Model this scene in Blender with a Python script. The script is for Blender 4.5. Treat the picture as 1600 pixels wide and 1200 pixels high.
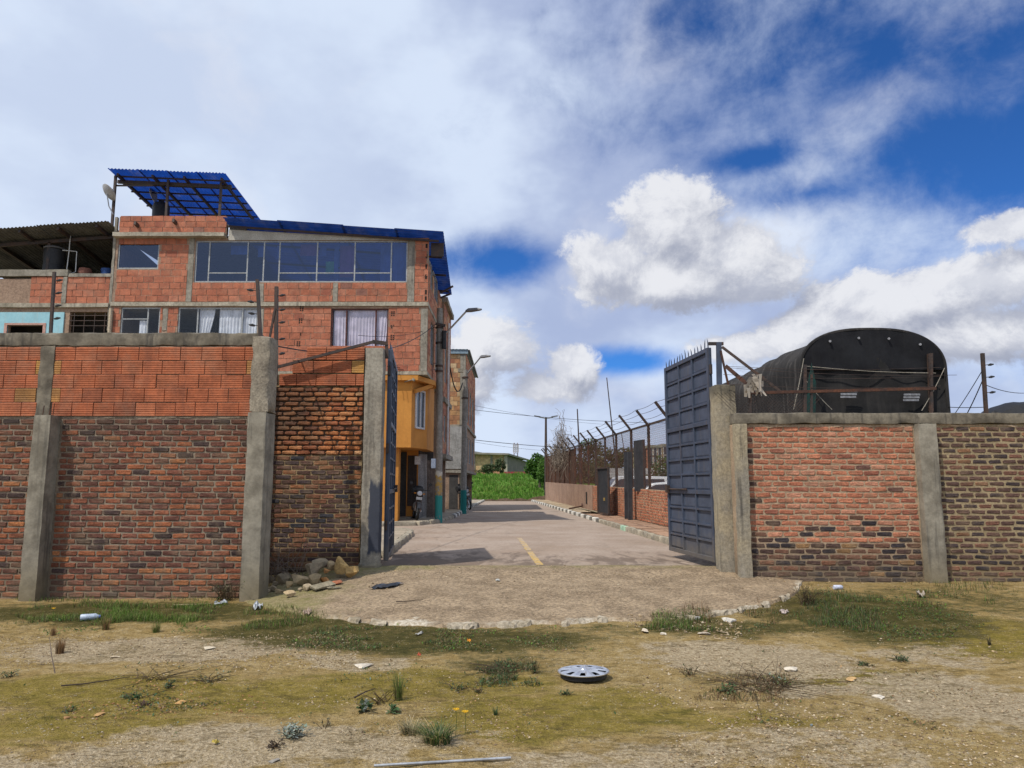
import bpy, bmesh, math, random
from mathutils import Vector, Matrix, noise, Euler
R = math.radians
for o in list(bpy.data.objects): bpy.data.objects.remove(o)
SC = bpy.context.scene
C = SC.collection
rnd = random.Random(11)

# ------------------------------------------------------------------ camera
F, PITCH, CZ = 1160.0, math.atan(157/1160.0), 1.65
cam = bpy.data.objects.new('camera', bpy.data.cameras.new('camera')); C.objects.link(cam)
cam.data.sensor_width = 36; cam.data.lens = 36*F/1600
cam.data.clip_start = .05; cam.data.clip_end = 6000
cam.location = (0, 0, CZ); cam.rotation_euler = (R(90)+PITCH, 0, 0)
SC.camera = cam
SC.cycles.max_bounces = 6; SC.cycles.diffuse_bounces = 3; SC.cycles.glossy_bounces = 2; SC.cycles.transparent_max_bounces = 8; SC.cycles.transmission_bounces = 4

# ------------------------------------------------------------------ sun and exposure
SUN_EL = R(57); SHD = Vector((.72, .69, 0)).normalized()          # shadows fall this way on the ground
sund = bpy.data.lights.new('sun', 'SUN'); sund.energy = 3.9; sund.angle = R(.6); sund.color = (1, .945, .86)
sun = bpy.data.objects.new('sun', sund); C.objects.link(sun)
sdir = Vector((SHD.x*math.cos(SUN_EL), SHD.y*math.cos(SUN_EL), -math.sin(SUN_EL)))
sun.rotation_euler = sdir.to_track_quat('-Z', 'Y').to_euler(); sun.location = (-20, -20, 40)
vs = SC.view_settings
vs.view_transform = 'Standard'; vs.look = 'None'; vs.exposure = 0.0; vs.gamma = 1; vs.use_curve_mapping = False

# ------------------------------------------------------------------ node helper
class NT:
    def __init__(s, tree): s.t = tree; s.n = tree.nodes; s.l = tree.links
    def put(s, sock, v):
        if v is None: return
        if isinstance(v, bpy.types.NodeSocket): s.l.new(v, sock)
        elif isinstance(v, bpy.types.Node): s.l.new(v.outputs[0], sock)
        else:
            if isinstance(v, (tuple, list)) and sock.type == 'RGBA' and len(v) == 3: v = (*v, 1)
            sock.default_value = v
    def add(s, typ, props=None, **inp):
        n = s.n.new(typ)
        for k, v in (props or {}).items(): setattr(n, k, v)
        for k, v in inp.items():
            k = k.replace('_', ' ')
            s.put(n.inputs[int(k[1:])] if k[0] == 'i' and k[1:].isdigit() else n.inputs[k], v)
        return n
    def m(s, op, a, b=None, c=None, clamp=False):
        n = s.n.new('ShaderNodeMath'); n.operation = op; n.use_clamp = clamp
        s.put(n.inputs[0], a); s.put(n.inputs[1], b); s.put(n.inputs[2], c)
        return n.outputs[0]
    def vm(s, op, a, b=None, sc=None):
        n = s.n.new('ShaderNodeVectorMath'); n.operation = op
        s.put(n.inputs[0], a); s.put(n.inputs[1], b)
        if sc is not None: s.put(n.inputs[3], sc)
        return n.outputs['Value'] if op in ('LENGTH', 'DOT_PRODUCT', 'DISTANCE') else n.outputs[0]
    def ss(s, v, a, b):                                      # smoothstep a..b
        n = s.n.new('ShaderNodeMapRange'); n.interpolation_type = 'SMOOTHSTEP'
        s.put(n.inputs[0], v); n.inputs[1].default_value = a; n.inputs[2].default_value = b
        return n.outputs[0]
    def mix(s, f, a, b, mode='MIX'):
        n = s.n.new('ShaderNodeMix'); n.data_type = 'RGBA'; n.blend_type = mode
        s.put(n.inputs[0], f); s.put(n.inputs[6], a); s.put(n.inputs[7], b)
        return n.outputs[2]
    def noise(s, vec, scale, detail=5, rough=.55, dist=0.):
        n = s.add('ShaderNodeTexNoise'); s.put(n.inputs['Vector'], vec)
        n.inputs['Scale'].default_value = scale; n.inputs['Detail'].default_value = detail
        n.inputs['Roughness'].default_value = rough; n.inputs['Distortion'].default_value = dist
        return n.outputs[0]
    def noise2(s, vec, scale, detail=5, rough=.55, dist=0.):
        o = s.noise(vec, scale, detail, rough, dist); o.node.noise_dimensions = '2D'; return o
    def comb(s, x, y, z):
        n = s.n.new('ShaderNodeCombineXYZ'); s.put(n.inputs[0], x); s.put(n.inputs[1], y); s.put(n.inputs[2], z); return n.outputs[0]
    def sep(s, v):
        n = s.n.new('ShaderNodeSeparateXYZ'); s.put(n.inputs[0], v); return n.outputs

def at(px, py, Y):
    """a point of the 1600 x 1200 photograph at distance Y -> world"""
    u = (px-800)/F; v = (600-py)/F; c, s = math.cos(PITCH), math.sin(PITCH)
    k = Y/(c - s*v)
    return Vector((u*k, Y, CZ+(s+c*v)*k))
def gat(px, py, z=0.):
    """where the ray of a photograph point meets the level z"""
    u = (px-800)/F; v = (600-py)/F; c, s = math.cos(PITCH), math.sin(PITCH)
    k = (z-CZ)/(s+c*v)
    return Vector((u*k, (c-s*v)*k, z))

# ------------------------------------------------------------------ sky: Nishita blue under procedural clouds
W = bpy.data.worlds.new('World'); SC.world = W; W.use_nodes = True
t = NT(W.node_tree); t.n.clear()
sky = t.add('ShaderNodeTexSky', {'sky_type': 'NISHITA', 'sun_disc': False})
sky.sun_elevation = SUN_EL; sky.sun_rotation = math.atan2(-SHD.x, -SHD.y); sky.altitude = 2500; sky.air_density = 1.0; sky.dust_density = .3; sky.ozone_density = 3
W.cycles.sampling_method = 'MANUAL'; W.cycles.sample_map_resolution = 256
blue = t.mix(1., sky.outputs[0], (.27, .64, 1.10), 'MULTIPLY')
D = t.vm('NORMALIZE', t.add('ShaderNodeTexCoord').outputs['Generated'])
dx, dy, dz = t.sep(D)
az = t.m('ARCTAN2', dx, dy); el = t.m('ARCSINE', dz)
def azel(px, py):
    d = (at(px, py, 1.) - Vector((0, 0, CZ))).normalized(); return math.atan2(d.x, d.y), math.asin(d.z)
def blobs(lst, a, e, k=.3):
    env = None
    for (x, y, rx, ry) in lst:
        ca, ce = azel(x, y)
        v = t.vm('LENGTH', t.vm('MULTIPLY', t.comb(t.m('SUBTRACT', a, ca), t.m('SUBTRACT', e, ce), 0.), (F/rx, F/ry, 0.)))
        v = t.m('SUBTRACT', 1., v); env = v if env is None else t.m('SMOOTH_MAX', env, v, k)
    return env
CUM = [(1035, 350, 92, 74), (950, 412, 96, 54), (1130, 402, 116, 72), (1050, 440, 195, 52), (1180, 440, 90, 50), (885, 572, 48, 48), (840, 606, 84, 36), (790, 545, 85, 56), (730, 600, 70, 44),
       (1400, 470, 150, 52), (1560, 440, 130, 50), (1590, 350, 90, 26), (1290, 510, 130, 40), (1180, 540, 120, 30), (1480, 530, 240, 50), (700, 560, 60, 40)]
HOLES = [(1480, 220, 340, 125), (1560, 50, 560, 140), (1080, 30, 190, 110), (1270, 300, 190, 50), (795, 408, 130, 40), (985, 566, 110, 26), (1900, 150, 500, 260), (1180, 250, 120, 40), (1640, 260, 200, 70)]
def billow(ox, oz):
    a = t.m('ADD', az, ox); e = t.m('ADD', el, oz)
    p = t.comb(a, t.m('MULTIPLY', e, 1.2), 0.)
    pw = t.vm('ADD', p, t.vm('SCALE', t.add('ShaderNodeTexNoise', {'noise_dimensions': '2D'}, Vector=p, Scale=6., Detail=2.).outputs[1], None, .06))
    bil = t.noise2(pw, 9., 9, .67)
    env = t.m('MAXIMUM', blobs(CUM, a, e), -1.2)
    return t.m('ADD', env, t.m('MULTIPLY', t.m('SUBTRACT', bil, .5), 2.0)), bil
ca_, sa_ = math.cos(R(24)), math.sin(R(24))
rx_n = t.m('ADD', t.m('MULTIPLY', az, ca_), t.m('MULTIPLY', el, sa_)); ry_n = t.m('SUBTRACT', t.m('MULTIPLY', el, ca_), t.m('MULTIPLY', az, sa_))
sp = t.comb(t.m('MULTIPLY', rx_n, 3.0), t.m('MULTIPLY', ry_n, 4.4), 1.3)
sp = t.vm('ADD', sp, t.vm('SCALE', t.add('ShaderNodeTexNoise', {'noise_dimensions': '2D'}, Vector=sp, Scale=1.1, Detail=2.).outputs[1], None, .45))
veil = t.noise2(sp, 1.5, 6, .54)
soft = t.noise2(t.comb(az, t.m('MULTIPLY', el, 1.7), .3), 3.3, 5, .55)
c0, b0 = billow(0., 0.); c1, b1 = billow(-.020, .034)             # second sample lies towards the sun
hole = t.m('ADD', t.m('MAXIMUM', blobs(HOLES, az, el, .5), -.6), t.m('MULTIPLY', t.m('SUBTRACT', b0, .5), .9))
vd = t.m('ADD', t.m('MULTIPLY', t.m('SUBTRACT', veil, .5), 1.5), t.m('SUBTRACT', .57, t.m('MULTIPLY', hole, 1.1)))
vmask = t.ss(vd, -.38, .88)
vcol = t.mix(t.ss(soft, .32, .68), (.42, .50, .72), (.70, .80, .97))
vcol = t.mix(t.m('MULTIPLY', t.ss(az, .05, -.3), .6), vcol, (.72, .82, .98))
vcol = t.mix(t.m('MULTIPLY', t.ss(veil, .52, .75), .35), vcol, (.84, .86, .93))
cmask = t.ss(c0, -.04, .32)
shade = t.ss(t.m('SUBTRACT', c0, c1), -.62, .62)
ccol = t.mix(shade, (.36, .39, .49), (.83, .84, .88))
ccol = t.mix(t.m('MULTIPLY', t.ss(b0, .56, .38), .45), ccol, (.50, .53, .63))
bg_b = t.add('ShaderNodeBackground', None, Color=blue, Strength=.12)
bg_v = t.add('ShaderNodeBackground', None, Color=vcol, Strength=1.)
bg_c = t.add('ShaderNodeBackground', None, Color=ccol, Strength=1.)
haz = t.add('ShaderNodeBackground', None, Color=(.47, .545, .72), Strength=1.)
m0 = t.add('ShaderNodeMixShader', None, i0=t.m('MULTIPLY', t.ss(el, .15, -.01), .85), i1=bg_b.outputs[0], i2=haz.outputs[0])
m1 = t.add('ShaderNodeMixShader', None, i0=t.m('MULTIPLY', vmask, .96), i1=m0.outputs[0], i2=bg_v.outputs[0])
m2 = t.add('ShaderNodeMixShader', None, i0=t.m('MULTIPLY', cmask, .96), i1=m1.outputs[0], i2=bg_c.outputs[0])
t.add('ShaderNodeOutputWorld', None, Surface=m2.outputs[0])

# ------------------------------------------------------------------ object helpers
def tag(o, label, cat=None, group=None, kind=None):
    if label: o['label'] = label
    if cat: o['category'] = cat
    if group: o['group'] = group
    if kind: o['kind'] = kind
    return o
def thing(name, label, cat, loc=(0, 0, 0), rz=0., group=None):
    o = bpy.data.objects.new(name, None); C.objects.link(o)
    o.empty_display_size = .2; o.location = loc; o.rotation_euler = (0, 0, rz)
    return tag(o, label, cat, group)
def put(o, parent, local=False):
    C.objects.link(o)
    if parent is not None:
        o.parent = parent
        if not local and parent.type == 'EMPTY':
            o.matrix_parent_inverse = Matrix.Translation(-Vector(parent.location))
    return o
def copy_tree(o, parent=None):
    c = o.copy(); C.objects.link(c)
    if parent: c.parent = parent
    for ch in o.children: copy_tree(ch, c)
    return c

class MB:
    def __init__(s): s.v = []; s.f = []; s.c = []
    def add(s, vs, fs, col=None):
        b = len(s.v); s.v += [tuple(v) for v in vs]; s.f += [tuple(i+b for i in f) for f in fs]
        if col is not None: s.c += [(*col, 1.)]*len(vs)
        return s
    def bx(s, x0, x1, y0, y1, z0, z1, mat=None, col=None):
        vs = [Vector((x, y, z)) for x in (x0, x1) for y in (y0, y1) for z in (z0, z1)]
        if mat is not None: vs = [mat @ v for v in vs]
        return s.add(vs, [(0, 1, 3, 2), (4, 6, 7, 5), (0, 4, 5, 1), (2, 3, 7, 6), (0, 2, 6, 4), (1, 5, 7, 3)], col)
    def tube(s, pts, r, n=6, caps=True, col=None):
        pts = [Vector(p) for p in pts]; k = len(pts)
        rs = list(r) if isinstance(r, (list, tuple)) else [r]*k
        vs = []; fs = []; ref = None
        for i, p in enumerate(pts):
            d = (pts[min(i+1, k-1)]-pts[max(i-1, 0)]).normalized()
            if ref is None: ref = Vector((0, 0, 1)) if abs(d.z) < .9 else Vector((1, 0, 0))
            a = d.cross(ref).normalized(); b = a.cross(d).normalized(); ref = b
            for j in range(n):
                w = 2*math.pi*(j+.5)/n; vs.append(p+(a*math.cos(w)+b*math.sin(w))*rs[i])
        for i in range(k-1):
            for j in range(n):
                fs.append((i*n+j, i*n+(j+1) % n, (i+1)*n+(j+1) % n, (i+1)*n+j))
        if caps: fs += [tuple(range(n))[::-1], tuple(range((k-1)*n, k*n))]
        return s.add(vs, fs, col)
    def bar(s, a, b, w, h=None, col=None, up=(0, 0, 1)):
        """square bar from a to b"""
        h = h or w; a = Vector(a); b = Vector(b); d = (b-a).normalized(); up = Vector(up)
        if abs(d.dot(up)) > .95: up = Vector((0, 1, 0))
        x = d.cross(up).normalized(); y = x.cross(d).normalized()
        vs = [p+x*(sx*w/2)+y*(sy*h/2) for p in (a, b) for sx, sy in ((-1, -1), (1, -1), (1, 1), (-1, 1))]
        return s.add(vs, [(0, 3, 2, 1), (4, 5, 6, 7), (0, 1, 5, 4), (1, 2, 6, 5), (2, 3, 7, 6), (3, 0, 4, 7)], col)
    def lathe(s, prof, n=16, mat=None, col=None):
        vs = []; fs = []
        for (r, z) in prof:
            for j in range(n):
                w = 2*math.pi*j/n; v = Vector((r*math.cos(w), r*math.sin(w), z)); vs.append(mat @ v if mat is not None else v)
        for i in range(len(prof)-1):
            for j in range(n): fs.append((i*n+j, i*n+(j+1) % n, (i+1)*n+(j+1) % n, (i+1)*n+j))
        return s.add(vs, fs, col)
    def prism(s, poly, z0, z1, mat=None, col=None):
        n = len(poly); vs = [Vector((x, y, z)) for z in (z0, z1) for x, y in poly]
        if mat is not None: vs = [mat @ v for v in vs]
        return s.add(vs, [tuple(range(n))[::-1], tuple(range(n, 2*n))]+[(i, (i+1) % n, n+(i+1) % n, n+i) for i in range(n)], col)
    def quad(s, a, b, c, d, col=None): return s.add([a, b, c, d], [(0, 1, 2, 3)], col)
    def tri(s, a, b, c, col=None): return s.add([a, b, c], [(0, 1, 2)], col)
    def rough(s, x0, x1, y0, y1, z0, z1, step=.12, amp=.01, ns=3., mat=None, rnd_edge=.012):
        """a box of cast concrete: faces cut into cells and pushed about by noise, worn arrises"""
        def ticks(a, b):
            n = max(1, int(round((b-a)/step))); return [a+(b-a)*i/n for i in range(n+1)]
        X, Y, Z = ticks(x0, x1), ticks(y0, y1), ticks(z0, z1); idx = {}; vs = []; fs = []
        def vert(i, j, k):
            if (i, j, k) not in idx:
                p = Vector((X[i], Y[j], Z[k]))
                e = (i in (0, len(X)-1))+(j in (0, len(Y)-1))+(k in (0, len(Z)-1))
                c = Vector(((x0+x1)/2, (y0+y1)/2, (z0+z1)/2))
                if e >= 2:
                    w = rnd_edge*(.5+abs(noise.noise(p*4))*2)
                    for ax, L in ((0, X), (1, Y), (2, Z)):
                        q = (i, j, k)[ax]
                        if q in (0, len(L)-1): p[ax] += w if q == 0 else -w
                p = p+noise.noise_vector(p*ns)*amp+noise.noise_vector(p*ns*3.3)*amp*.4
                idx[(i, j, k)] = len(vs); vs.append(mat @ p if mat is not None else p)
            return idx[(i, j, k)]
        nx, ny, nz = len(X)-1, len(Y)-1, len(Z)-1
        for i in range(nx):
            for k in range(nz):
                fs.append((vert(i, 0, k), vert(i+1, 0, k), vert(i+1, 0, k+1), vert(i, 0, k+1)))
                fs.append((vert(i, ny, k), vert(i, ny, k+1), vert(i+1, ny, k+1), vert(i+1, ny, k)))
        for j in range(ny):
            for k in range(nz):
                fs.append((vert(0, j, k), vert(0, j, k+1), vert(0, j+1, k+1), vert(0, j+1, k)))
                fs.append((vert(nx, j, k), vert(nx, j+1, k), vert(nx, j+1, k+1), vert(nx, j, k+1)))
        for i in range(nx):
            for j in range(ny):
                fs.append((vert(i, j, 0), vert(i, j+1, 0), vert(i+1, j+1, 0), vert(i+1, j, 0)))
                fs.append((vert(i, j, nz), vert(i+1, j, nz), vert(i+1, j+1, nz), vert(i, j+1, nz)))
        return s.add(vs, fs)
    def mesh(s, name, mat, smooth=False, origin=None):
        me = bpy.data.meshes.new(name)
        vs = s.v if origin is None else [(v[0]-origin[0], v[1]-origin[1], v[2]-origin[2]) for v in s.v]
        me.from_pydata(vs, [], s.f)
        if s.c and len(s.c) == len(s.v):
            at_ = me.color_attributes.new('Col', 'FLOAT_COLOR', 'POINT')
            at_.data.foreach_set('color', [x for c in s.c for x in c])
        if mat: me.materials.append(mat)
        if smooth:
            me.polygons.foreach_set('use_smooth', [True]*len(me.polygons))
            if len(s.f) < 30000: me.set_sharp_from_angle(angle=R(38))
        me.update(); return me
    def build(s, name, mat, parent=None, smooth=False, local=False, bevel=0.):
        org = None
        if parent is None and not local:
            xs = [v[0] for v in s.v]; ys = [v[1] for v in s.v]; org = ((min(xs)+max(xs))/2, (min(ys)+max(ys))/2, min(v[2] for v in s.v))
        o = bpy.data.objects.new(name, s.mesh(name, mat, smooth, org))
        if org: o.location = org
        put(o, parent, local)
        if bevel:
            b = o.modifiers.new('bevel', 'BEVEL'); b.width = bevel; b.segments = 2; b.limit_method = 'ANGLE'
        return o

# ------------------------------------------------------------------ materials
MATS = {}
def mat(name, c1, c2=None, scale=3., rough=.85, bump=.0, bscale=50., spec=.3, metal=0., src=None, fine=.25, streak=0., streakc=(.05, .045, .04),
        dirt=0., dirtc=(.1, .08, .05), dirtz=None, smear=0., smearc=(.3, .24, .17), patch=None):
    """surface with two tones by world-space noise, a fine speckle, run-off streaks, splash dirt near the ground and relief"""
    if name in MATS: return MATS[name]
    m = bpy.data.materials.new(name); m.use_nodes = True; t = NT(m.node_tree); t.n.clear()
    geo = t.add('ShaderNodeNewGeometry'); P = geo.outputs['Position']
    big = t.noise(P, scale, 4, .64)
    if src == 'obj':
        col = t.add('ShaderNodeObjectInfo').outputs['Color']
    elif src == 'attr':
        col = t.add('ShaderNodeAttribute', {'attribute_name': 'Col'}).outputs['Color']
    else: col = None
    if col is not None:
        k = t.ss(big, .25, .75)
        col = t.mix(1., col, t.mix(k, (.72, .72, .74), (1.22, 1.2, 1.16)), 'MULTIPLY')
    else:
        col = t.mix(t.ss(big, .33, .67), c1, c2 or tuple(x*.72 for x in c1))
    if fine:
        fn = t.noise(P, bscale*.5, 4, .75)
        col = t.mix(1., col, t.mix(t.ss(fn, .3, .7), (1-fine,)*3, (1+fine,)*3), 'MULTIPLY')
    if smear:
        sm_ = t.noise(P, 3.2, 5, .68)
        col = t.mix(t.m('MULTIPLY', t.ss(sm_, .47, .66), smear), col, smearc)
    if streak:
        sv = t.vm('MULTIPLY', P, (7., 7., .5)); sn = t.noise(sv, 1.4, 3, .6)
        col = t.mix(t.m('MULTIPLY', t.ss(sn, .5, .74), streak), col, streakc)
    if dirt:
        z = t.sep(P)[2]; dn = t.m('ADD', z, t.m('MULTIPLY', t.m('SUBTRACT', big, .5), .8))
        col = t.mix(t.m('MULTIPLY', t.ss(dn, dirtz[1], dirtz[0]), dirt), col, dirtc)
    if patch: col = patch(t, P, col)
    bs = t.add('ShaderNodeBsdfPrincipled', None, Base_Color=col, Metallic=metal)
    t.put(bs.inputs['Specular IOR Level'], spec)
    rn = t.m('ADD', rough, t.m('MULTIPLY', t.m('SUBTRACT', big, .5), .25), None, True)
    t.put(bs.inputs['Roughness'], rn)
    if bump:
        h = fn if fine else t.noise(P, bscale*.5, 3, .7)
        bp = t.add('ShaderNodeBump', None, Strength=bump, Distance=.012, Height=h); t.put(bs.inputs['Normal'], bp.outputs[0])
    t.add('ShaderNodeOutputMaterial', None, Surface=bs.outputs[0])
    MATS[name] = m; return m
def glass(name, tint=(.35, .42, .5), refl=.16, rough=.03, gc=(.8, .85, .92)):
    if name in MATS: return MATS[name]
    m = bpy.data.materials.new(name); m.use_nodes = True; t = NT(m.node_tree); t.n.clear()
    tr = t.add('ShaderNodeBsdfTransparent', None, Color=tint); gl = t.add('ShaderNodeBsdfGlossy', None, Color=gc, Roughness=rough)
    ge = t.add('ShaderNodeNewGeometry'); P = ge.outputs['Position']; cs = t.m('ABSOLUTE', t.vm('DOT_PRODUCT', ge.outputs['Incoming'], ge.outputs['Normal']))
    fr = t.m('ADD', t.m('MULTIPLY', t.m('POWER', t.m('SUBTRACT', 1., cs), 5.), .95), .045+refl, None, True)
    bp = t.add('ShaderNodeBump', None, Strength=.12, Distance=.02, Height=t.noise(P, 1.7, 2)); t.put(gl.inputs['Normal'], bp.outputs[0])
    mx = t.add('ShaderNodeMixShader', None, i0=fr, i1=tr.outputs[0], i2=gl.outputs[0])
    t.add('ShaderNodeOutputMaterial', None, Surface=mx.outputs[0]); MATS[name] = m; return m
def sheet(name, col, trans, rough=.5):
    """thin sheet that lets some light through: translucent plastic roofing, leaves, cloth"""
    if name in MATS: return MATS[name]
    m = bpy.data.materials.new(name); m.use_nodes = True; t = NT(m.node_tree); t.n.clear()
    P = t.add('ShaderNodeNewGeometry').outputs['Position']
    c = t.mix(t.ss(t.noise(P, 2.5, 4), .3, .7), tuple(x*.8 for x in col), tuple(x*1.2 for x in col))
    c = t.mix(t.m('MULTIPLY', t.ss(t.noise(t.vm('MULTIPLY', P, (1., .35, 1.)), 3.1, 5, .65), .5, .75), .22), c, (.22, .23, .25))
    if trans == 'leaf':
        c = t.mix(1., t.add('ShaderNodeAttribute', {'attribute_name': 'Col'}).outputs['Color'], t.mix(t.ss(t.noise(P, 2.5, 4), .3, .7), (.75, .75, .75), (1.25, 1.25, 1.25)), 'MULTIPLY'); trans = .35
    d = t.add('ShaderNodeBsdfPrincipled', None, Base_Color=c, Roughness=rough); t.put(d.inputs['Specular IOR Level'], .25)
    tl = t.add('ShaderNodeBsdfTranslucent', None, Color=c)
    mx = t.add('ShaderNodeMixShader', None, i0=trans, i1=d.outputs[0], i2=tl.outputs[0])
    t.add('ShaderNodeOutputMaterial', None, Surface=mx.outputs[0]); MATS[name] = m; return m

CONC = mat('concrete', (.31, .28, .22), (.17, .15, .115), 3., .92, .35, 45, fine=.1, streak=.7, dirt=.6, dirtc=(.19, .15, .08), dirtz=(.1, .75))
CONC_D = mat('old_concrete', (.23, .20, .15), (.105, .09, .068), 3.2, .93, .4, 40, fine=.12, streak=.8)
CONC_L = mat('slab_concrete', (.40, .36, .28), (.28, .25, .19), 1.4, .92, .4, 30, streak=.5)
BRICK_O = mat('fired_brick', (.3, .1, .05), None, 6., .9, .6, 70, src='obj', fine=.28, smear=.42, smearc=(.23, .165, .105), dirt=.45, dirtc=(.2, .16, .11), dirtz=(.05, .45), patch=lambda t, P, col: t.mix(t.m('MULTIPLY', t.m('MULTIPLY', t.ss(t.m('ADD', t.sep(P)[2], t.m('MULTIPLY', t.noise(P, 1.7, 4, .65), .8)), 2.5, 3.1), t.ss(t.sep(P)[0], -2.9, -3.6)), .6), col, (.045, .036, .03)))
BRICK_A = mat('fired_brick_joined', (.3, .1, .05), None, 6., .9, .6, 70, src='attr', fine=.28, smear=.42, smearc=(.23, .165, .105), dirt=.45, dirtc=(.2, .16, .11), dirtz=(.05, .45), patch=lambda t, P, col: t.mix(t.m('MULTIPLY', t.m('MULTIPLY', t.ss(t.m('ADD', t.sep(P)[2], t.m('MULTIPLY', t.noise(P, 1.7, 4, .65), .8)), 2.5, 3.1), t.ss(t.sep(P)[0], -2.9, -3.6)), .6), col, (.045, .036, .03)))
BLOCK_O = mat('clay_block', (.4, .13, .06), None, 4., .85, .25, 60, src='obj', fine=.14, streak=.25, streakc=(.16, .07, .05), smear=.22, smearc=(.34, .22, .15))
BLOCK_A = mat('clay_block_joined', (.4, .13, .06), None, 4., .85, .25, 60, src='attr', fine=.14, streak=.25, streakc=(.16, .07, .05), smear=.22, smearc=(.34, .22, .15))
STEEL_D = mat('dark_steel', (.035, .028, .025), (.07, .04, .028), 5., .6, .2, 60, spec=.4)
RUST = mat('rusty_steel', (.11, .045, .025), (.05, .03, .025), 4., .8, .3, 60)
GALV = mat('galvanised_steel', (.42, .43, .44), (.30, .31, .32), 5., .45, .1, 40, spec=.5, metal=.6)

# ================================================================== SETTING: ground, ramp, road, kerbs, pavements
def sstep(a, b, x):
    k = max(0., min(1., (x-a)/(b-a))); return k*k*(3-2*k)
TREADS = [(gat(735, 1172), gat(990, 1098), .13), (gat(-20, 1096), gat(430, 1058), .10), (gat(110, 1165), gat(330, 1128), .10)]
def gz(x, y):
    side = sstep(-1., 4.5, x)
    base = sstep(7.5, 11.2, y)*(.07+.11*side)
    base -= .05*sstep(-3.2, -1, x)*sstep(3.6, 2., x)*sstep(7.2, 9, y)*0
    p = Vector((x, y, 0))
    n = noise.noise(p*.45)*.035+noise.noise(p*1.7)*.014+noise.noise(p*5.1)*.007+noise.noise(p*13)*.007+noise.noise(p*31)*.0045
    for a_, b_, w_ in TREADS:
        if y < 8 and a_.x-.2 < x < b_.x+.2:
            d_ = b_-a_; L_ = d_.length; al = ((x-a_.x)*d_.x+(y-a_.y)*d_.y)/L_; of = ((x-a_.x)*d_.y-(y-a_.y)*d_.x)/L_+.02*noise.noise(Vector((al*2, 0, 0)))
            if abs(of) < w_ and 0 < al < L_: n -= .016*max(0., math.sin(al*2*math.pi/.095+of*20))*sstep(w_, w_*.6, abs(of))*max(0., min(1, .6+1.5*noise.noise(Vector((al*1.7, 4, of*4)))))
    return base+n*sstep(12.6, 11.6, y)+(.2-base)*sstep(11.7, 12.5, y)
RAMP_FRONT = [(372, 945), (430, 957), (500, 967), (590, 975), (680, 981), (760, 980), (850, 977), (930, 974), (1010, 974), (1090, 970), (1150, 964), (1205, 955), (1243, 946), (1252, 930), (1262, 922)]
RF = [gat(x, y, .03) for x, y in RAMP_FRONT]
def ramp_front_y(x):
    for a, b in zip(RF, RF[1:]):
        if a.x <= x <= b.x: return a.y+(b.y-a.y)*(x-a.x)/(b.x-a.x)
    return 99.
# dirt, moss and bare patches where the photograph has them: (x, y, rx, ry) of the picture, channel 0 moss 1 pale 2 dark green soil
PATCH = [(650, 1000, 330, 22, 2, .95), (480, 985, 180, 22, 2, .9), (1370, 975, 190, 36, 2, 1.), (1480, 955, 220, 26, 2, .6), (1150, 985, 160, 14, 2, .8), (180, 962, 330, 18, 2, .9),
         (1550, 1000, 160, 30, 0, .9), (950, 985, 200, 10, 2, .55), (790, 1032, 90, 26, 2, .6), (1160, 1060, 130, 22, 2, .4),
         (250, 1015, 270, 22, 1, .95), (560, 1030, 120, 12, 1, .7), (400, 1165, 300, 40, 1, .8), (80, 1190, 220, 25, 1, .7), (640, 1150, 140, 30, 1, .5),
         (1180, 1030, 190, 32, 1, .95), (1450, 1020, 100, 20, 1, .6), (1520, 1100, 170, 60, 1, .9), (1000, 1185, 350, 30, 1, .65), (1250, 1170, 250, 40, 1, .6), (1260, 1070, 120, 14, 1, .8),
         (300, 1085, 380, 30, 0, .9), (640, 1070, 240, 34, 0, .8), (860, 1120, 200, 34, 0, .8), (1320, 1055, 130, 18, 0, .7), (1180, 1120, 160, 25, 0, .5), (120, 1130, 200, 30, 0, .6), (980, 1100, 120, 30, 0, .6), (1400, 1075, 120, 14, 0, .6)]
PW = []
for (x, y, rx, ry, ch, s) in PATCH:
    c = gat(x, y, .02); ya = gat(x, y-ry, .02).y; yb = gat(x, y+ry, .02).y
    PW.append((c.x, (ya+yb)/2, rx*c.y/F, (ya-yb)/2, ch, s))
def masks(x, y):
    out = [0., 0., 0.]
    p = Vector((x, y, 0)); wx = noise.noise(p*1.1+Vector((9, 0, 0)))*.5+noise.noise(p*3.1)*.2; wy = noise.noise(p*1.1+Vector((0, 7, 3)))*.5+noise.noise(p*3.3+Vector((5, 5, 5)))*.2
    for (cx, cy, rx, ry, ch, s) in PW:
        if abs(x-cx) > rx*2 or abs(y-cy) > ry*2.2: continue
        d = math.hypot((x+wx*.55-cx)/rx, (y+wy*.55-cy)/ry)
        k = s*sstep(1.35, .45, d)
        if k > out[ch]: out[ch] = k
    return out
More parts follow.
